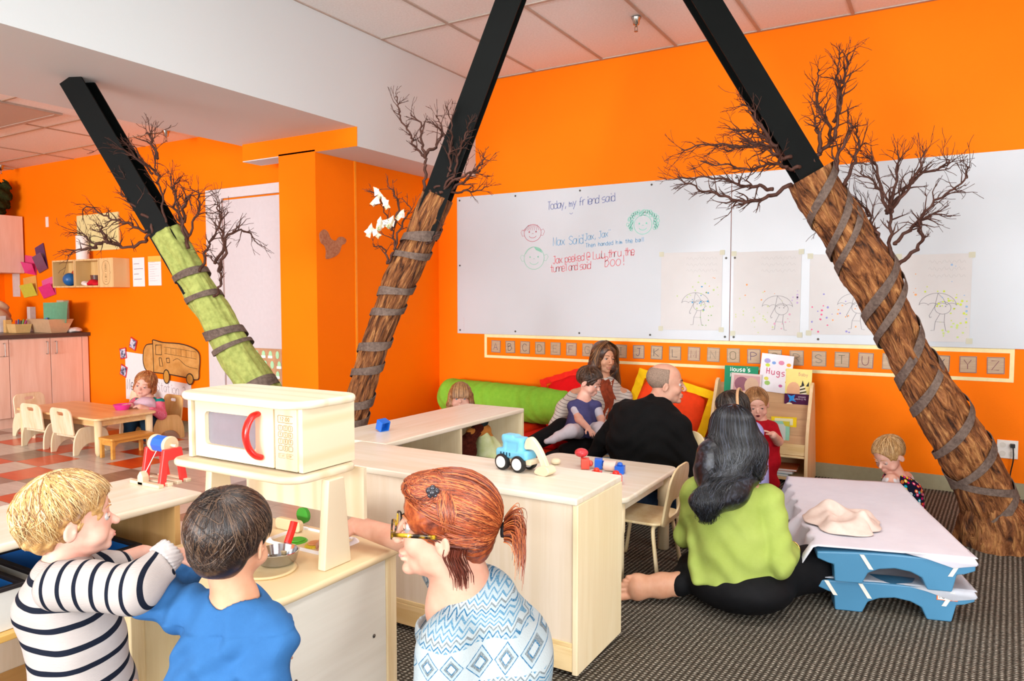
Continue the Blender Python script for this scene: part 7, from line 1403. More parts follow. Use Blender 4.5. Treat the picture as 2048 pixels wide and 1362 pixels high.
# sweater with woven zigzags and diamonds
def zig_mat():
    dim = lambda h, f=.70: tuple(c_*f for c_ in lin(h)); W1, W2, B1, B2, G1 = dim('#b4c4ca'), dim('#c0cbce'), dim('#5f94b3'), dim('#35749c'), dim('#7c878c')
    n = NT('zigzag_knit'); v = n.co(rot=(0, 0, .3)); q = n.sep(v); hx = n.math('ADD', n.math('MULTIPLY', q[0], .8), n.math('MULTIPLY', q[1], .6)); wn = n.noise(v, 9, 2)
    zz = n.math('PINGPONG', n.math('ADD', hx, 5.0), .0085); z = n.math('ADD', q[2], n.math('ADD', n.math('MULTIPLY', zz, 1.1), n.math('MULTIPLY', wn, .035)))
    fr = n.math('FRACT', n.math('DIVIDE', n.math('ADD', z, 5.0), .046)); a = n.ramp(fr, [(0, W1), (.13, B1), (.22, W1), (.33, B2), (.40, W1), (.52, G1), (.60, W2), (.72, B1), (.80, W1), (.93, B1)], 'CONSTANT')
    d1 = n.math('PINGPONG', n.math('ADD', hx, 5.0), .024); d2 = n.math('PINGPONG', n.math('ADD', q[2], 5.0), .03); dd = n.math('ADD', n.math('DIVIDE', d1, .024), n.math('DIVIDE', d2, .03))
    b = n.ramp(dd, [(0, W2), (.33, B2), (.42, G1), (.62, W1), (.86, B2), (.95, W2)], 'CONSTANT')
    bf = n.math('FRACT', n.math('DIVIDE', n.math('ADD', n.math('ADD', q[2], n.math('MULTIPLY', wn, .05)), 5.02), .20)); mk = n.math('GREATER_THAN', bf, .64); col = n.mix(mk, a, b)
    s = n.noise(v, 260, 2); n.base(n.mix(n.math('MULTIPLY', n.math('GREATER_THAN', s, .56), .35), col, W2)); n.bump(s, .5, .002); return n.done(.95, .1)
M_zig = zig_mat(); S_ = SDF(.0046); n0 = g('neck'); bd = facing(-88); sd = bd[:, 0]; bf = bd[:, 1]
S_.chain([n0-bf*.035-UP*.035, g('mid')-bf*.03+UP*.03, (-.85, 1.33, .28), (-.84, 1.36, .14)], [.085, .118, .122, .135], k=.04, side=sd, asp=1.25)
S_.ell(g('ls'), (.058, .058, .055), k=.05); S_.chain([g('ls'), g('le'), (-.93, 1.27, .30)], [.062, .058, .048], k=.03); S_.chain([n0-UP*.05, g('rs'), g('rs')*.4+g('re')*.6], [.07, .058, .05], k=.03)
S_.chain([n0-bf*.055-UP*.005, n0-UP*.04-bf*.02, n0+bf*.03-UP*.085], [.056, .075, .07], k=.03); S_.cone(hd.w(0, -.13, .25), n0-UP*.035+bf*.03, .052, .075, k=.008, op=-1); S_.disp = knit_disp(.004, .55, 4)
S_.build('sweater', M_zig, t, off=off)
S_ = SDF(.008); S_.ell((-.84, 1.37, .13), (.16, .15, .125), k=.05); S_.chain([(-.84, 1.30, .12), (-1.06, 1.14, .10), (-.88, 1.20, .055), (-.72, 1.34, .05)], [.10, .075, .06, .05], k=.04); S_.plane((0, 0, .004), (0, 0, -1), .01); S_.build('trousers', cloth_mat('#4b5058', 'grey_denim'), t, off=off)
# ---------------- woman in the lime cardigan, seated on the carpet with her back to us
g = lambda k: P_('green', k)
t = person('person', (-.70, 2.98, 0), 'barefoot woman with long black hair and lime cardigan sitting on the carpet'); off = np.array(t.location)
hd = Head(g('head')+UP*.0, 185, .225, False, pitch=-8); S_ = SDF(.0055); hd.add(S_, g('neck')-UP*.02, .052); Rb = facing(178); sd, fw = Rb[:, 0], Rb[:, 1]
hand(S_, g('rw'), g('rh')-g('rw')+V3(-.05, .03, -.03), (-.3, .2, -1), .17, .6, -1, k=.004, fr=.0085); S_.cone(g('re'), g('rw'), .037, .026)
ank = V3(-.925, 2.895, .075); toe = V3(-1.10, 2.795, .058)
fd = (toe-ank)/np.linalg.norm(toe-ank); S_.chain([ank+fd*.0, ank+fd*.07, toe-fd*.03], [.038, .032, .037], k=.03, side=UP, asp=1.35); S_.ell(ank+fd*.0, (.036, .036, .038), k=.02); S_.ell(toe-fd*.035+UP*.002, (.042, .042, .052), k=.02)
lat = np.cross(fd, (0, -.85, .2)); lat = UP
for i, (h_, r_, l_) in enumerate(((-.030, .018, .048), (-.003, .0125, .046), (.017, .0115, .038), (.033, .0105, .028), (.047, .0095, .016))): S_.cone(toe+lat*h_-fd*.02, toe+lat*h_+fd*(l_-.012)-V3(0, .008, 0), r_*.9, r_, k=.003)
S_.chain([g('neck')-UP*.05, g('mid'), (-.70, 3.0, .14)], [.06, .10, .12]); S_.chain([g('neck')-UP*.06, g('rs'), g('re')], [.055, .045, .037]); S_.chain([(-.70, 3.02, .12), (-.88, 3.26, .10), (-.90, 3.10, .075), ank], [.09, .06, .045, .036])
S_.build('body', SK2, t, off=off)
S_ = SDF(.0075); M_blk = cloth_mat('#0f0f12', 'black_leggings', .7, '#0a0a0c')
S_.ell((-.70, 2.965, .10), (.215, .175, .104), k=.05); S_.chain([(-.62, 3.02, .12), (-.46, 3.22, .125), (-.43, 3.30, .11)], [.105, .088, .07], k=.04); S_.chain([(-.43, 3.30, .10), (-.62, 3.38, .07), (-.82, 3.30, .06)], [.068, .055, .045], k=.04)
S_.chain([(-.78, 3.02, .12), (-.86, 3.24, .12), (-.90, 3.30, .11)], [.10, .08, .065], k=.04); S_.chain([(-.90, 3.30, .10), (-.93, 3.10, .085), ank-fd*.005], [.062, .054, .050], k=.03); S_.plane((0, 0, .003), (0, 0, -1), .01)
S_.build('trousers', M_blk, t, off=off)
S_ = SDF(.006); n0 = g('neck'); m0 = g('mid'); M_lime2 = cloth_mat('#a3b35c', 'lime_knit', .88, '#97a84f', 10, .2)
S_.chain([n0-UP*.07, n0-UP*.16, m0, m0-UP*.10], [.085, .126, .136, .152], k=.05, side=sd, asp=1.22); S_.cone(n0-UP*.03, n0-UP*.08, .055, .085, k=.04)
for q in ('ls', 'rs'): S_.ell(g(q)*.93+n0*.07-UP*.01, (.06, .06, .055), k=.05)
S_.chain([g('rs')*.95+n0*.05, g('re'), g('re')*.45+g('rw')*.55, g('rw')-(g('rw')-g('re'))*.12], [.062, .056, .05, .040], k=.012); S_.chain([g('ls')*.95+n0*.05, (-.92, 3.02, .25), (-.82, 3.16, .20)], [.06, .054, .045], k=.03)
S_.chain([m0-UP*.10-fw*.02, m0-UP*.15-fw*.03], [.152, .155], k=.03, side=sd, asp=1.2); S_.plane((-.70, 2.98, .082), (-.22, -.1, -1), .012); S_.disp = lambda Q: .009*np.sin((Q[:, 2]*.7+Q[:, 0]*.9)*34+3*np.sin(Q[:, 0]*14))*np.clip((.46-Q[:, 2])*3, 0, 1)+.003*np.sin(Q[:, 2]*60+4*np.sin(Q[:, 0]*18))
cd = S_.build('cardigan', M_lime2, t, off=off)
S_ = SDF(.005); S_.ell((-.535, 2.96, .13), (.022, .03, .045)); S_.build('undershirt', cloth_mat('#a7a5d6', 'lilac_cotton'), t, off=off)
m = MB(); w_ = g('rw')-(g('rw')-g('re'))*.02; ax_ = (g('rw')-g('re')); ax_ /= np.linalg.norm(ax_); u_ = np.cross(ax_, UP); u_ /= np.linalg.norm(u_); v_ = np.cross(ax_, u_)
m.tube([w_+(u_*math.cos(a)+v_*math.sin(a))*.033 for a in [k*PI/10 for k in range(21)]], .003, 6, cap=False); build_off(m, 'bracelet', plain('#c9a45a', .25, .5, metal=1), t, off)
M_blkh = hair_mat('#060607', '#14141a', '#3c414e', 'black_hair', .30)
S_ = SDF(.005); H = hd.H; hair_shell(S_, hd, .05, [((0, .70, .38), (.45, .42, .42))]); S_.ell(hd.w(0, -.30, .30), np.array((.36, .26, .45))*H, hd.R, k=.05*H); a0 = hd.w(0, -.30, .2)
tipv = g('hairtip'); S_.chain([hd.w(-.22, -.25, .2), n0-CR*.03-UP*.0-fw*.05, n0-CR*.05-UP*.06-fw*.11, tipv+UP*.06, tipv], [.075, .07, .05, .030, .012], k=.05, side=sd, asp=1.5)
S_.chain([hd.w(.25, -.20, .25), n0+CR*.06+UP*.02-fw*.02, n0+CR*.15+UP*.01+fw*.06], [.07, .05, .012], k=.05)
h_o = S_.build('hair', M_blkh, t, off=off); cb_ = Comb(h_o, off); rnd = random.Random(9); mb = MB(); tn = tones('#08080a', '#15161b', '#3d424e', 'black_strand', .3)
for _ in range(1300):
    a = rnd.gauss(0, 1.15); a = max(-1.9, min(1.9, a)); x0 = math.sin(a)*.37; y0 = -.08-math.cos(a)*.47*(1 if abs(a) < 1.57 else .9); left = rnd.random() < .62 if abs(x0) < .22 else x0 < 0
    # x to the person's right; she faces away, so the photo's left is her left (x < 0)
    p0 = hd.w(x0*.18, -.15+.05*rnd.gauss(0, 1), 1.055); p1 = hd.w(x0*.85, y0*.80, .90); p2 = hd.w(x0*1.06, y0*1.0, .55); p3 = hd.w(x0*1.0, y0*.98-.03, .20)
    if left: p4 = n0-CR*(.03+rnd.gauss(0, .022))-fw*(.075+rnd.random()*.02)+UP*.0; p5 = tipv+UP*(.10+rnd.gauss(0, .02))+CR*rnd.gauss(0, .022)-fw*.012; p6 = tipv+UP*rnd.uniform(-.03, .05)+CR*rnd.gauss(.004, .02)-fw*rnd.uniform(0, .02)
    else: p4 = n0+CR*(.05+rnd.random()*.06)+UP*(.03+rnd.gauss(0, .012))-fw*(.055+rnd.random()*.02); p5 = n0+CR*(.11+rnd.random()*.05)+UP*rnd.gauss(.012, .012)-fw*.01; p6 = p5+CR*rnd.uniform(.01, .05)+UP*rnd.gauss(-.008, .014)+fw*.05
    pts = [np.array(q) for q in catmull([tuple(q) for q in (p0, p1, p2, p3, p4, p5, p6)], 3)]; pts = cb_.fix(pts, .002+.003*rnd.random(), .014); mb.cur = rnd.choice((0, 0, 1, 1, 1, 2)); r_ = .0022*rnd.uniform(.5, 1.2); k_ = len(pts); mb.tube(pts, [r_*(1-.8*(i/(k_-1))**2) for i in range(k_)], 4, cap=False)
for _ in range(14):
    s0 = n0-CR*(.04+.05*rnd.random())+UP*.02-fw*.07; q = [s0+(-UP*.15*u-CR*(.07*math.sin(u*2.2)*rnd.uniform(.4, 1.2)))-fw*.02 for u in (0, .25, .5, .75, 1)]; mb.tube(q, .0009, 4, cap=False)
build_off(mb, 'hair_strands', tn, h_o, off)

# ---------------- bald man in black
g = lambda k: P_('man', k)
t = person('person', (-1.47, 3.97, 0), 'bald man in a black sweater and jeans sitting on the floor, looking right'); off = np.array(t.location)
hd = Head(g('head'), 80, .228, False, pitch=-2); S_ = SDF(.0048); hd.add(S_, g('neck')+V3(0, .02, -.03), .058); Rb = facing(150); sd, fw = Rb[:, 0], Rb[:, 1]
S_.chain([g('neck')-UP*.05, g('ls'), g('le')], [.07, .055, .04]); S_.chain([g('neck')-UP*.05, g('rs'), g('re'), g('rw')], [.07, .055, .042, .03]); S_.chain([g('mid'), g('hip'), (-1.16, 3.98, .14), (-1.11, 3.66, .06)], [.12, .12, .07, .04]); S_.chain([g('hip'), (-1.60, 3.68, .11), (-1.52, 3.54, .06)], [.10, .06, .04]); hand(S_, g('lw'), (-.5, .2, -.6), (0, .3, -1), .18, .4, 1, k=.004, fr=.009); hand(S_, g('rw'), (.3, .9, 0), (-1, 0, 0), .18, .5, -1, k=.004, fr=.009); S_.chain([g('le'), g('lw')], [.04, .03]); S_.cone(g('neck'), g('mid'), .07, .12, k=.05)
for c_ in ((-1.10, 3.62, .05), (-1.52, 3.52, .05)): S_.ell(c_, (.055, .11, .045), k=.02)
S_.build('body', SK1, t, off=off); hd.face(t, '#4a5a60', '#4a3428', '#c98a80', off, skin=SK1, brow_r=.015)
S_ = SDF(.004); hair_shell(S_, hd, .007, [((0, .50, .62), (.6, .53, .60)), ((0, .05, 1.04), (.40, .60, .20)), ((0, -.1, -.16), (.6, .7, .35))]); 
for q in (-1, 1): S_.ell(hd.w(q*.37, -.01, .42), np.array((.08, .10, .13))*hd.H, hd.R, k=.01*hd.H, op=-1)
S_.build('hair', plain('#8a7566', .85, .15, .25, 160), t, off=off)
n0, m0, h0 = g('neck'), g('mid'), g('hip'); S_ = SDF(.007); M_bks = cloth_mat('#101011', 'black_wool', .9, '#0b0b0c', 12, .2)
S_.chain([n0-UP*.07-fw*.02, n0*.5+m0*.5-fw*.02, m0, h0+UP*.06], [.10, .155, .16, .15], k=.06, side=sd, asp=1.28); S_.chain([hd.w(0, -.17, .02), n0-UP*.02], [.060, .082], k=.04); S_.cone(hd.w(0, -.10, .30), hd.w(0, -.14, .10), .053, .050, k=.006, op=-1)
S_.ell(g('ls'), (.075, .075, .07), k=.06); S_.ell(g('rs'), (.08, .08, .075), k=.06)
S_.chain([g('ls'), g('le'), g('lw')], [.072, .056, .042], k=.04); S_.chain([g('rs'), g('re'), g('rw')-V3(.02, .05, 0)], [.078, .062, .045], k=.04)
S_.disp = lambda Q: .008*np.sin((Q[:, 2]-.25*Q[:, 0])*30+2.5*np.sin(Q[:, 0]*9))*np.clip((.62-Q[:, 2])*3, 0, 1)+.003*np.sin(Q[:, 2]*70+5*np.sin(Q[:, 0]*15))
S_.build('sweater', M_bks, t, off=off)
S_ = SDF(.008); M_jn = cloth_mat('#22344d', 'blue_jeans', .85, '#1b2a40', 60, .3); S_.ell((h0[0], h0[1], .13), (.19, .17, .13), k=.05); S_.chain([(-1.42, 3.92, .13), (-1.16, 3.98, .16), (-1.10, 3.96, .14)], [.11, .09, .075], k=.04); S_.chain([(-1.10, 3.96, .12), (-1.10, 3.76, .08), (-1.11, 3.66, .06)], [.07, .055, .048], k=.04)
S_.chain([(-1.55, 3.90, .13), (-1.62, 3.66, .12), (-1.53, 3.54, .06)], [.10, .08, .05], k=.04); S_.plane((0, 0, .004), (0, 0, -1), .01); S_.build('trousers', M_jn, t, off=off)

# ---------------- woman with the scarf
g = lambda k: P_('scarf', k)
t = person('person', (-2.24, 5.05, 0), 'long-haired woman in a rust scarf and striped blouse leaning on the red pillow'); off = np.array(t.location)
hd = Head(g('head'), 26, .225, False, pitch=-6, roll=3); S_ = SDF(.005); n0, m0, h0 = g('neck'), g('mid'), g('hip'); hd.add(S_, n0-UP*.05, .05); Rb = facing(0); sd, fw = Rb[:, 0], Rb[:, 1]
S_.chain([n0-UP*.05, m0, h0], [.06, .09, .10]); S_.chain([n0-UP*.06, g('rs'), g('re'), g('rw')-UP*.08], [.05, .045, .036, .028]); hand(S_, g('rw')-UP*.09, (-.5, -.6, -.35), (0, 0, -1), .17, .2, -1, k=.004, fr=.0085); S_.chain([n0-UP*.06, g('ls'), g('le'), V3(-2.05, 4.86, .28)], [.05, .045, .036, .026]); hand(S_, V3(-2.05, 4.86, .28), (-.7, -.4, -.1), (-.3, -.3, -.9), .16, .5, 1, k=.004, fr=.0085)
S_.build('body', SK2, t, off=off); hd.face(t, '#5a4a38', '#6b4a34', '#c27c70', off, skin=SK2)
def thin_stripes():
    n = NT('striped_blouse'); v = n.co(); q = n.sep(v); x = n.math('FRACT', n.math('DIVIDE', n.math('ADD', n.math('ADD', n.math('MULTIPLY', q[0], .3), q[2]), 5.0), .022)); n.base(n.mix(n.math('LESS_THAN', x, .2), '#cbc5bc', '#8f8684')); return n.done(.9, .1)
S_ = SDF(.0065); S_.chain([n0-UP*.10, m0, h0+UP*.04], [.105, .118, .13], k=.06, side=sd, asp=1.3); S_.cone(n0-UP*.05, n0-UP*.1, .06, .09, k=.04)
S_.chain([g('rs')-UP*.02, g('re'), g('rw')-UP*.05], [.062, .055, .042], k=.04); S_.chain([g('ls')-UP*.02, g('le'), V3(-2.05, 4.90, .29)], [.062, .055, .044], k=.04); S_.disp = knit_disp(.005, .5, 3); S_.build('blouse', thin_stripes(), t, off=off)
S_ = SDF(.008); S_.ell((h0[0], h0[1], .225), (.17, .14, .10), k=.05); S_.chain([(-2.30, 5.0, .21), g('rk')-UP*.02, g('ra')-UP*.05], [.092, .07, .048], k=.04); S_.chain([(-2.17, 4.98, .21), (-2.06, 4.72, .25), (-2.25, 4.50, .20)], [.09, .07, .05], k=.04); S_.build('trousers', cloth_mat('#121113', 'black_cotton', .8, '#0d0c0e'), t, off=off)
S_ = SDF(.005); S_.chain([g('ra')-UP*.05, g('ra')-UP*.07+V3(-.10, -.06, 0)], [.036, .028]); S_.chain([(-2.25, 4.50, .19), (-2.34, 4.44, .165)], [.038, .03]); S_.build('socks', cloth_mat('#1a191c', 'black_sock'), t, off=off)
S_ = SDF(.005); M_sc = cloth_mat('#a4492c', 'rust_scarf', .9, '#7c3a26', 30, .4)
for k_ in range(12):
    a = k_*PI/6; S_.ell(n0-UP*.045+sd*math.cos(a)*.062+fw*math.sin(a)*.060, (.03, .03, .034), k=.02)
S_.chain([n0-UP*.06+fw*.085, n0-UP*.16+fw*.12+sd*.0, m0+fw*.15-UP*.05], [.032, .038, .042], k=.03, side=sd, asp=1.35); S_.disp = lambda Q: .005*np.sin((Q@sd)*150+3*np.sin(Q[:, 2]*30)); sc_ = S_.build('scarf', M_sc, t, off=off)
m = MB()
for k_ in range(14):
    b_ = m0+fw*.155-UP*.085+sd*(-.05+.0075*k_); m.tube([b_, b_-UP*.05+fw*.004*math.sin(k_)], .0022, 4)
build_off(m, 'fringe', M_sc, sc_, off); m = MB()
for k_ in range(20): m.ell(n0-UP*(.03+.0125*k_)+fw*(.10+.003*k_)-sd*(.035+.0*k_), (.006, .006, .006), nu=8, nv=6)
build_off(m, 'bead_necklace', plain('#d9c9b4', .4, .4), t, off)
S_ = SDF(.0055); M_brn = hair_mat('#2c1811', '#4e3020', '#96673a', 'brown_hair', .4); H = hd.H; hair_shell(S_, hd, .045, [((.02, .56, .36), (.29, .42, .50))])
for q, ln in ((-1, 1.0), (1, 1.0)): S_.chain([hd.w(q*.30, .0, .65), hd.w(q*.36, .02, .15), hd.w(q*.42, .05, -.35), hd.w(q*.42, .16, -.85*ln)], [.045, .045, .042, .026], k=.04)
S_.ell(hd.w(0, -.3, .0), np.array((.36, .16, .6))*H, hd.R, k=.05*H); h_o = S_.build('hair', M_brn, t, off=off); cb_ = Comb(h_o, off); rnd = random.Random(2); mb = MB(); tn = tones('#33201a', '#54361f', '#9a6c3e', 'brown_strand')
for _ in range(460):
    q = rnd.choice((-1, 1)); o_ = rnd.gauss(0, .05); mb.cur = rnd.choice((0, 1, 1, 2)); mb.tube(cb_.fix([np.array(a) for a in catmull([tuple(hd.w(*a)) for a in ((q*.02, .10+o_, 1.06), (q*(.30+.3*abs(o_)), .18+o_, .86), (q*(.38+o_*.3), .10+o_*1.5, .45), (q*(.40+o_), .10+o_*1.5, .0), (q*(.46+o_*1.3), .13+o_*2, -.45), (q*(.44+o_*1.8), .18+o_*2.5, -1.0+rnd.gauss(0, .12)))], 3)], .002+.003*rnd.random(), .02), [.002*rnd.uniform(.5, 1)]*16, 4, cap=False)
build_off(mb, 'hair_strands', tn, h_o, off)

# ---------------- toddler on her lap
g = lambda k: P_('lap', k)
t = person('person', (-2.18, 4.64, .2), 'toddler in a purple dress and white tights sitting on the scarf woman\'s lap'); off = np.array(t.location)
hd = Head(g('head'), 58, .188, True, pitch=-22); S_ = SDF(.0046); n0, m0, h0 = g('neck'), g('mid'), g('hip'); hd.add(S_, n0-UP*.02, .035); Rb = facing(40); sd, fw = Rb[:, 0], Rb[:, 1]
S_.chain([n0-UP*.03, g('rs'), g('re'), g('rw')], [.035, .03, .027, .021]); hand(S_, g('rw'), g('rw')-g('re'), (-.1, .1, -1), .10, .35, -1, spread=.5, k=.003, fr=.0062); S_.chain([n0-UP*.03, g('ls'), g('le'), g('lw')], [.035, .03, .026, .021]); hand(S_, g('lw'), (.1, -.6, -.5), (0, 0, -1), .10, .4, 1, k=.003, fr=.0062); S_.chain([n0, m0], [.05, .07]); S_.build('body', SK3, t, off=off); hd.face(t, '#4a4a50', '#6a4a38', '#d08a7c', off, skin=SK3)
S_ = SDF(.0055); S_.chain([n0-UP*.045, m0, h0+UP*.03], [.062, .088, .115], k=.03, side=sd, asp=1.15); S_.ell(g('rs'), (.042, .042, .04), k=.03); S_.ell(g('ls'), (.042, .042, .04), k=.03); S_.disp = lambda Q: .004*np.sin((Q@sd)*85)*np.clip((n0[2]-.03-Q[:, 2])*6, 0, 1); S_.plane(h0-UP*.035, (0, 0, -1), .01); S_.build('dress', cloth_mat('#4b4a78', 'purple_cotton', .85, '#424069'), t, off=off)
S_ = SDF(.0045); S_.chain([g('rs'), g('rs')*.35+g('re')*.65], [.034, .030]); S_.chain([g('ls'), g('ls')*.3+g('le')*.7], [.034, .030]); S_.cone(n0-UP*.015, n0-UP*.04, .036, .05, k=.01); S_.build('undershirt', cloth_mat('#cfcbd8', 'white_cotton'), t, off=off)
S_ = SDF(.005); S_.chain([h0, g('rk'), g('ra'), g('rf')-UP*.01], [.06, .046, .030, .026], k=.02); S_.cone(g('rf')-UP*.01, g('rf')+V3(-.03, -.035, -.02), .024, .018); S_.chain([h0+V3(.04, .02, 0), g('lk'), g('lk')+V3(.06, -.10, -.08)], [.06, .048, .032], k=.02); S_.build('tights', cloth_mat('#cfc8d0', 'white_tights'), t, off=off)
S_ = SDF(.0045); M_dkb = hair_mat('#241610', '#41291c', '#6b4a34', 'dark_baby_hair', .45); hair_shell(S_, hd, .035, [((0, .58, .38), (.42, .42, .46)), ((0, .1, -.05), (.6, .8, .30))])
for q in (-1, 1): S_.ell(hd.w(q*.40, .0, .40), np.array((.09, .11, .15))*hd.H, hd.R, k=.01*hd.H, op=-1)
S_.disp = lambda Q: .0025*np.sin(Q[:, 0]*150+6*np.sin(Q[:, 2]*60)); h_o = S_.build('hair', M_dkb, t, off=off); COMB[0] = Comb(h_o, off); mb = MB(); rnd = random.Random(12); tn = tones('#2a1a13', '#46301f', '#6b4a34', 'dark_baby_strand')
strands(mb, hd, rnd, 260, lambda r_: (r_.gauss(0, .1), -.3, .9), ranB, .0016, .12, 8, .3, .08, mask=lambda x, y, z: not ((y > .28 and z < .66) or (y > .12 and z < .55) or z < .22 or (abs(x) > .33 and y > -.12 and z < .5)), tip=.06); build_off(mb, 'hair_strands', tn, h_o, off)

# ---------------- toddler in red by the book rack
g = lambda k: P_('toddler', k)
t = person('person', (-.99, 4.84, 0), 'open-mouthed toddler in red standing before the book rack, one hand raised'); off = np.array(t.location)
hd = Head(g('head'), -12, .188, True, pitch=-14, roll=-4); S_ = SDF(.0046); n0, m0, h0 = g('neck'), g('mid'), g('hip'); hd.add(S_, n0-UP*.02, .036, mouth=True); Rb = facing(-5); sd, fw = Rb[:, 0], Rb[:, 1]
S_.chain([n0-UP*.03, g('ls'), g('le'), g('lw')], [.035, .032, .030, .024]); S_.chain([m0, h0, V3(-1.04, 4.81, .04)], [.07, .06, .03]); S_.chain([h0, V3(-.94, 4.81, .04)], [.06, .03]); hand(S_, g('lw'), V3(-.75, -.25, .45), (-.3, -.2, -1), .10, .5, 1, spread=.4, k=.003, fr=.0062); S_.chain([n0, m0], [.05, .07]); S_.chain([n0-UP*.03, g('rs'), V3(-1.10, 4.72, .34), V3(-1.12, 4.62, .36)], [.035, .032, .028, .022]); hand(S_, V3(-1.12, 4.62, .36), (-.3, -.8, .2), (0, 0, -1), .10, .4, -1, k=.003, fr=.0062)
for x in (-1.04, -.94): S_.ell((x, 4.81, .03), (.03, .05, .03), k=.02)
S_.build('body', SK3, t, off=off); hd.face(t, '#3a3a3e', '#a8805c', '#d48a7e', off, skin=SK3, mouth=True)
S_ = SDF(.0055); S_.chain([n0-UP*.05, m0, h0], [.066, .082, .085], k=.03, side=sd, asp=1.15); S_.chain([g('ls'), g('le')], [.042, .036], k=.02); S_.chain([g('rs'), V3(-1.10, 4.72, .34)], [.042, .036], k=.02); S_.chain([h0+sd*-.045, V3(-1.04, 4.82, .07)], [.062, .045], k=.03); S_.chain([h0+sd*.045, V3(-.94, 4.83, .07)], [.062, .045], k=.03); S_.disp = knit_disp(.004, .7, 6); S_.build('red_outfit', cloth_mat('#b3101f', 'red_jersey', .85, '#9c0c1b'), t, off=off)
S_ = SDF(.0042); M_lbr = hair_mat('#6a4426', '#94663c', '#b98a58', 'light_brown_hair', .5); hair_shell(S_, hd, .022, [((0, .60, .38), (.42, .42, .46)), ((0, .1, -.02), (.6, .8, .38))])
for q in (-1, 1): S_.ell(hd.w(q*.40, .0, .40), np.array((.09, .11, .15))*hd.H, hd.R, k=.01*hd.H, op=-1)
h_o = S_.build('hair', M_lbr, t, off=off); COMB[0] = Comb(h_o, off); mb = MB(); rnd = random.Random(15); strands(mb, hd, rnd, 220, lambda r_: (r_.gauss(0, .1), -.2, .95), ranB, .0014, .05, 8, .15, .03, mask=lambda x, y, z: not ((y > .30 and z < .74) or (y > .12 and z < .56) or z < .26 or (abs(x) > .33 and y > -.12 and z < .5))); build_off(mb, 'hair_strands', tones('#6a4426', '#9a6c42', '#c09464', 'brown_baby_strand'), h_o, off)

# ---------------- dark-haired child in lilac behind the seated woman
g = lambda k: P_('lav', k)
t = person('person', (-.95, 4.26, 0), 'dark-haired child with a tan headband and lilac top, behind the lime cardigan woman'); off = np.array(t.location)
hd = Head(g('head'), -118, .192, True, pitch=-14); S_ = SDF(.0048); n0, m0, h0 = g('neck'), g('mid'), g('hip'); hd.add(S_, n0-UP*.02, .036); S_.chain([n0, m0, h0], [.05, .07, .07]); S_.chain([h0, V3(-.97, 4.20, .04)], [.06, .035]); S_.chain([h0, V3(-.88, 4.28, .04)], [.06, .035]); S_.build('body', SK2, t, off=off); hd.face(t, '#2a1a12', '#241610', '#c87a6c', off, skin=SK2)
S_ = SDF(.0055); S_.chain([n0-UP*.03, m0, h0-UP*.02], [.068, .085, .09], k=.03, side=facing(-110)[:, 0], asp=1.15); S_.ell(g('rs'), (.04, .045, .05), k=.04); S_.chain([g('rs'), m0+V3(-.08, .02, .0)], [.045, .035]); S_.disp = knit_disp(.004, .6, 2); S_.build('lilac_top', cloth_mat('#9d9bcb', 'lilac_jersey', .85, '#918fc0'), t, off=off)
S_ = SDF(.006); S_.chain([h0, V3(-.97, 4.20, .09)], [.075, .05]); S_.chain([h0, V3(-.88, 4.28, .09)], [.075, .05]); S_.build('trousers', cloth_mat('#4a5568', 'grey_blue_cotton'), t, off=off)
S_ = SDF(.0045); M_dk2 = hair_mat('#100b09', '#241a15', '#3f342c', 'near_black_hair', .35); hair_shell(S_, hd, .04, [((0, .66, .42), (.42, .42, .38)), ((0, .25, .0), (.6, .6, .30))]); S_.ell(hd.w(0, -.32, .36), np.array((.34, .22, .34))*hd.H, hd.R, k=.04*hd.H); h_o = S_.build('hair', M_dk2, t, off=off); COMB[0] = Comb(h_o, off); mb = MB(); rnd = random.Random(17); strands(mb, hd, rnd, 300, lambda r_: (r_.gauss(0, .1), .1, .95), ranB, .0016, .05, 8, .1, .02, mask=lambda x, y, z: not ((y > .30 and z < .70) or (y > .18 and z < .5) or z < .2)); build_off(mb, 'hair_strands', tones('#100b09', '#271c16', '#4a3d33', 'near_black_strand'), h_o, off)
m = MB(); m.tube([hd.w(.435*math.cos(a), -.30-.05*math.sin(a), .55+.50*math.sin(a)) for a in [PI*k/16 for k in range(17)]], .006, 8, flat=1.6); build_off(m, 'headband', plain('#c9a077', .5, .3), h_o, off)

# ---------------- little one in the flowered pinafore
g = lambda k: P_('flower', k)
t = person('person', (-.19, 4.66, 0), 'fair-haired toddler in a bright flowered pinafore sitting on the carpet behind the cots'); off = np.array(t.location)
hd = Head(g('head'), -66, .192, True, pitch=-30); S_ = SDF(.0046); n0, m0, h0 = g('neck'), g('mid'), g('hip'); hd.add(S_, n0-UP*.01, .034); Rb = facing(-66); sd, fw = Rb[:, 0], Rb[:, 1]; S_.chain([n0, m0, h0], [.045, .07, .07])
S_.chain([n0-UP*.03, g('ls'), g('ls')+fw*.06-UP*.08, g('rw')+V3(-.03, .10, .0)], [.035, .032, .028, .022]); A_ = n0*.6+m0*.4-V3(.02, .05, 0); S_.chain([n0-UP*.03, g('rs'), g('re'), g('rw')], [.035, .032, .028, .022]); hand(S_, g('rw'), fw-UP*.3, (0, 0, -1), .10, .5, -1, k=.003, fr=.0062)
S_.chain([h0, h0+fw*.16-sd*.06-UP*.01, h0+fw*.27-sd*.05-UP*.02], [.055, .042, .03]); S_.chain([h0, h0+fw*.16+sd*.07-UP*.01, h0+fw*.27+sd*.09-UP*.02], [.055, .042, .03]); S_.build('body', SK3, t, off=off); hd.face(t, '#5a6b78', '#c09a70', '#d08a7c', off, skin=SK3)
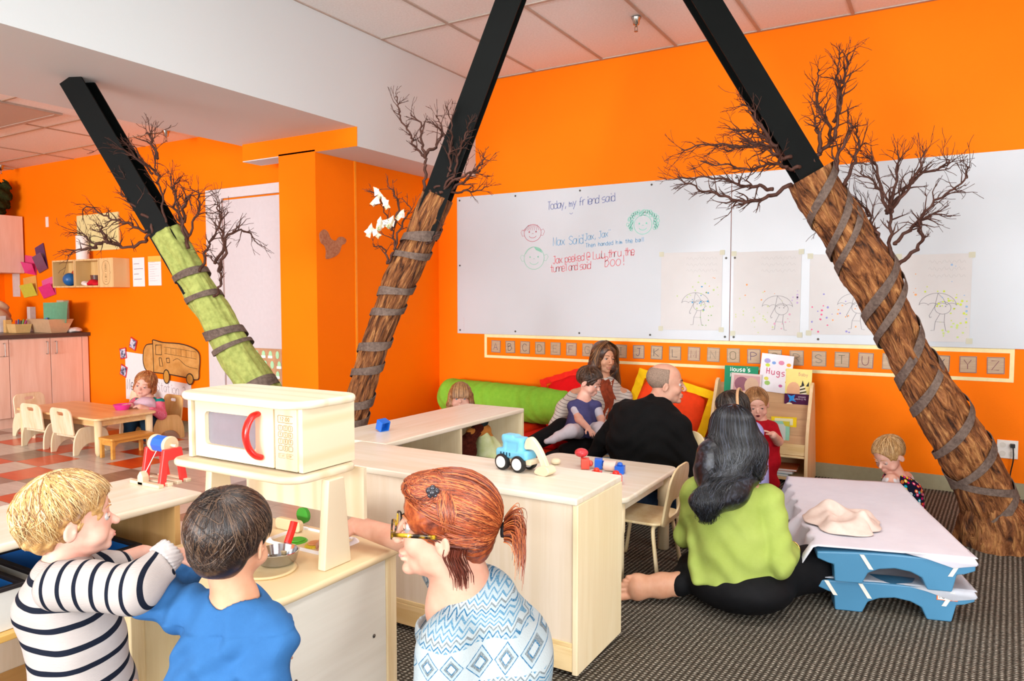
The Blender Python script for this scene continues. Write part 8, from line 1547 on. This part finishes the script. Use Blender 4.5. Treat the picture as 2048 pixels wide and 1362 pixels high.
def flower_mat():
    n = NT('flower_print'); v = n.co(scale=(9, 9, 9)); vo = n.n('ShaderNodeTexVoronoi'); n.L(v, vo.inputs[0]); vo.inputs['Randomness'].default_value = .75; d = vo.outputs['Distance']; cs = n.sep(vo.outputs['Color'])
    petal = n.ramp(cs[0], [(0, '#d3126a'), (.3, '#f0c814'), (.5, '#1fa3b8'), (.7, '#e4e0e6'), (.85, '#e8641c')], 'CONSTANT'); core = n.ramp(cs[1], [(0, '#e8e8ea'), (.35, '#1f9a6a'), (.7, '#f4d52a')], 'CONSTANT')
    a = n.mix(n.math('LESS_THAN', d, .46), '#15162c', petal); b = n.mix(n.math('LESS_THAN', d, .24), a, core); c = n.mix(n.math('LESS_THAN', d, .12), b, '#f2cf2a'); n.base(c); return n.done(.85, .12)
S_ = SDF(.005); S_.chain([n0-UP*.05, m0, h0-UP*.01], [.062, .084, .105], k=.03, side=sd, asp=1.12); S_.disp = lambda Q: .003*np.sin((Q@sd)*80)*np.clip((m0[2]-Q[:, 2])*12, 0, 1); S_.plane((0, 0, .003), (0, 0, -1), .01); S_.build('pinafore', flower_mat(), t, off=off)
S_ = SDF(.0045); S_.ell(g('rs')-UP*.012, (.044, .044, .042)); S_.ell(g('ls')-UP*.012, (.044, .044, .042)); S_.cone(n0-UP*.012, n0-UP*.035, .038, .055, k=.01); S_.disp = lambda Q: .003*np.sin(Q[:, 0]*120)*np.sin(Q[:, 1]*120); S_.build('puff_sleeves', cloth_mat('#d5cfd0', 'white_cotton2'), t, off=off)
S_ = SDF(.0042); M_fb = hair_mat('#8a6438', '#b98f58', '#dcbd8c', 'fair_hair', .5); hair_shell(S_, hd, .022, [((0, .58, .38), (.42, .42, .46)), ((0, .15, .0), (.6, .75, .40))])
for q in (-1, 1): S_.ell(hd.w(q*.40, .0, .40), np.array((.09, .11, .15))*hd.H, hd.R, k=.01*hd.H, op=-1)
S_.disp = lambda Q: .0016*np.sin((Q@hd.R[:, 1])*190+4*np.sin(Q[:, 2]*60)); h_o = S_.build('hair', M_fb, t, off=off); COMB[0] = Comb(h_o, off); mb = MB(); rnd = random.Random(14); tn = tones('#8a6438', '#c09660', '#dcbd8c', 'fair_strand')
strands(mb, hd, rnd, 240, lambda r_: (r_.gauss(0, .1), -.3, .9), ranB, .0014, .10, 8, .3, .07, mask=lambda x, y, z: not ((y > .28 and z < .70) or (y > .12 and z < .56) or z < .22 or (abs(x) > .33 and y > -.12 and z < .5)), tip=.05); build_off(mb, 'hair_strands', tn, h_o, off)

# ---------------- child peeping over the shelf
g = lambda k: P_('peek', k); c0 = g('head')
t = person('person', (c0[0], c0[1]+.02, 0), 'child with a light brown fringe peeping over the shelf in front of the green bolster'); off = np.array(t.location)
hd = Head(c0, 4, .188, True, pitch=2); S_ = SDF(.0046); n0 = hd.w(0, -.1, -.02)-UP*.03; hd.add(S_, n0, .036); S_.chain([n0-UP*.03, (c0[0], c0[1]+.03, .30)], [.06, .075]); S_.chain([(c0[0], c0[1]+.03, .30), (c0[0]-.05, c0[1]-.0, .12), (c0[0]-.05, c0[1]-.12, .05)], [.07, .05, .04]); S_.build('body', SK3, t, off=off); hd.face(t, '#6c88a0', '#a8805c', '#d08a7c', off, skin=SK3)
S_ = SDF(.006); S_.chain([n0-UP*.03, (c0[0], c0[1]+.03, .30), (c0[0], c0[1]+.03, .18)], [.07, .088, .11], side=facing(0)[:, 0], asp=1.15, k=.03); S_.ell((c0[0], c0[1], .09), (.13, .14, .088), k=.04); S_.build('dress', cloth_mat('#8a9ab8', 'grey_blue_dress'), t, off=off)
S_ = SDF(.0042); M_lb2 = hair_mat('#5e3c22', '#8a5e38', '#b98c5a', 'fringe_hair', .42); hair_shell(S_, hd, .04, [((0, .66, .20), (.30, .40, .36))])
for q in (-1, 1): S_.chain([hd.w(q*.34, .05, .55), hd.w(q*.38, .06, .2), hd.w(q*.36, .04, -.05)], [.024, .024, .018], k=.02)
S_.disp = lambda Q: .0014*np.sin((Q@hd.R[:, 0])*300); h_o = S_.build('hair', M_lb2, t, off=off); cb_ = Comb(h_o, off); mb = MB(); tn = tones('#6a4426', '#946840', '#c09464', 'fringe_strand')
for _ in range(170):
    x = rnd.uniform(-.30, .30); mb.cur = rnd.choice((0, 1, 2)); mb.tube(cb_.fix([hd.w(x*.3, .05, 1.05), hd.w(x*.8, .32, .93), hd.w(x, .455-.25*x*x, .70), hd.w(x*1.05, .46-.3*x*x, .50+rnd.gauss(0, .02))], .002), [.0016, .0018, .0016, .0008], 4, cap=False)
build_off(mb, 'fringe', tn, h_o, off)

# ---------------- little girl with the bib at the low table
g = lambda k: P_('girl', k)
t = person('person', (-6.06, 3.95, 0), 'little girl with reddish hair, a pale pink bib and teal top at the low table'); off = np.array(t.location)
hd = Head(g('head'), 4, .212, True, pitch=-4, roll=14); S_ = SDF(.005); n0, m0, h0 = g('neck'), g('mid'), g('hip')+UP*.06; hd.add(S_, n0-UP*.01, .036); Rb = facing(0); sd, fw = Rb[:, 0], Rb[:, 1]
S_.chain([n0-UP*.03, g('ls'), g('le'), g('lw')+UP*.06+V3(-.03, 0, 0)], [.035, .03, .028, .022]); hand(S_, g('lw')+UP*.065+V3(-.03, 0, 0), (-.9, .1, 0), (0, 0, -1), .10, .4, 1, k=.003, fr=.0062); S_.chain([n0-UP*.03, g('rs'), g('re'), g('rw')+UP*.03], [.035, .03, .028, .022]); hand(S_, g('rw')+UP*.03, (-.1, -.8, .2), (0, 0, -1), .10, .6, -1, k=.003, fr=.0062); S_.chain([n0, m0, h0], [.05, .07, .07]); S_.build('body', SK3, t, off=off); hd.face(t, '#4a5a60', '#b98a60', '#c98078', off, skin=SK3)
dm = NT('pink_dotted'); vv = dm.n('ShaderNodeTexVoronoi'); dm.L(dm.co(scale=(75, 75, 75)), vv.inputs[0]); vv.inputs['Randomness'].default_value = .2; dm.base(dm.ramp(vv.outputs[0], [(.3, '#e9dce0'), (.36, '#d8446c')])); M_dot = dm.done(.85, .1)
S_ = SDF(.005); S_.chain([g('ls'), g('le'), g('lw')*.5+g('le')*.5+UP*.035], [.045, .040, .030], k=.02); S_.chain([g('rs'), g('re'), g('rw')*.6+g('re')*.4+UP*.02], [.045, .040, .030], k=.02); S_.build('dotted_sleeves', M_dot, t, off=off)
S_ = SDF(.0055); S_.chain([n0-UP*.055, m0, h0], [.070, .085, .10], k=.03, side=sd, asp=1.25); S_.ell(g('ls')+UP*.012, (.05, .045, .03), k=.02); S_.ell(g('rs')+UP*.012, (.05, .045, .03), k=.02); S_.build('teal_top', cloth_mat('#158a80', 'teal_cotton', .85, '#117a72'), t, off=off)
S_ = SDF(.005); S_.ell(n0-UP*.075+fw*.052-sd*.0, (.105, .10, .085), np.array(facing(0, 0)), k=.02); S_.ell(n0-UP*.085+fw*.005, (.098, .098, .088), k=.006, op=-1); S_.ell(n0-UP*.03+fw*.04, (.085, .06, .035), k=.02); S_.cone(n0-UP*.02, n0+UP*.08, .040, .05, k=.004, op=-1); S_.build('bib', cloth_mat('#d9bccb', 'pink_bib', .9), t, off=off)
S_ = SDF(.006); S_.ell(h0-UP*.01, (.10, .09, .07), k=.04); 
for q in (-1, 1): S_.chain([h0+sd*q*.05-UP*.01, h0+sd*q*.07+fw*.17-UP*.0, h0+sd*q*.08+fw*.20-UP*.13], [.06, .052, .042], k=.03)
S_.build('trousers', cloth_mat('#1c3448', 'dark_denim'), t, off=off)
S_ = SDF(.0046); M_rb = hair_mat('#7a4020', '#a8683a', '#cf9a62', 'reddish_hair', .45); hair_shell(S_, hd, .03, [((0, .60, .36), (.38, .42, .46)), ((0, .15, -.05), (.6, .62, .26))]); S_.ell(hd.w(.36, -.1, .28), np.array((.10, .2, .22))*hd.H, hd.R, k=.04*hd.H); S_.ell(hd.w(-.36, -.12, .30), np.array((.08, .2, .20))*hd.H, hd.R, k=.04*hd.H)
S_.disp = lambda Q: .003*np.sin(Q[:, 2]*110+5*np.sin(Q[:, 0]*50)); h_o = S_.build('hair', M_rb, t, off=off); COMB[0] = Comb(h_o, off); mb = MB(); rnd = random.Random(16); strands(mb, hd, rnd, 220, lambda r_: (r_.gauss(0, .1), -.2, .95), ranB, .0016, .08, 8, .2, .05, mask=lambda x, y, z: not ((y > .28 and z < .74) or (y > .16 and z < .50)), tip=.05); build_off(mb, 'hair_strands', tones('#7a4424', '#b0703e', '#d6a068', 'reddish_strand'), h_o, off)
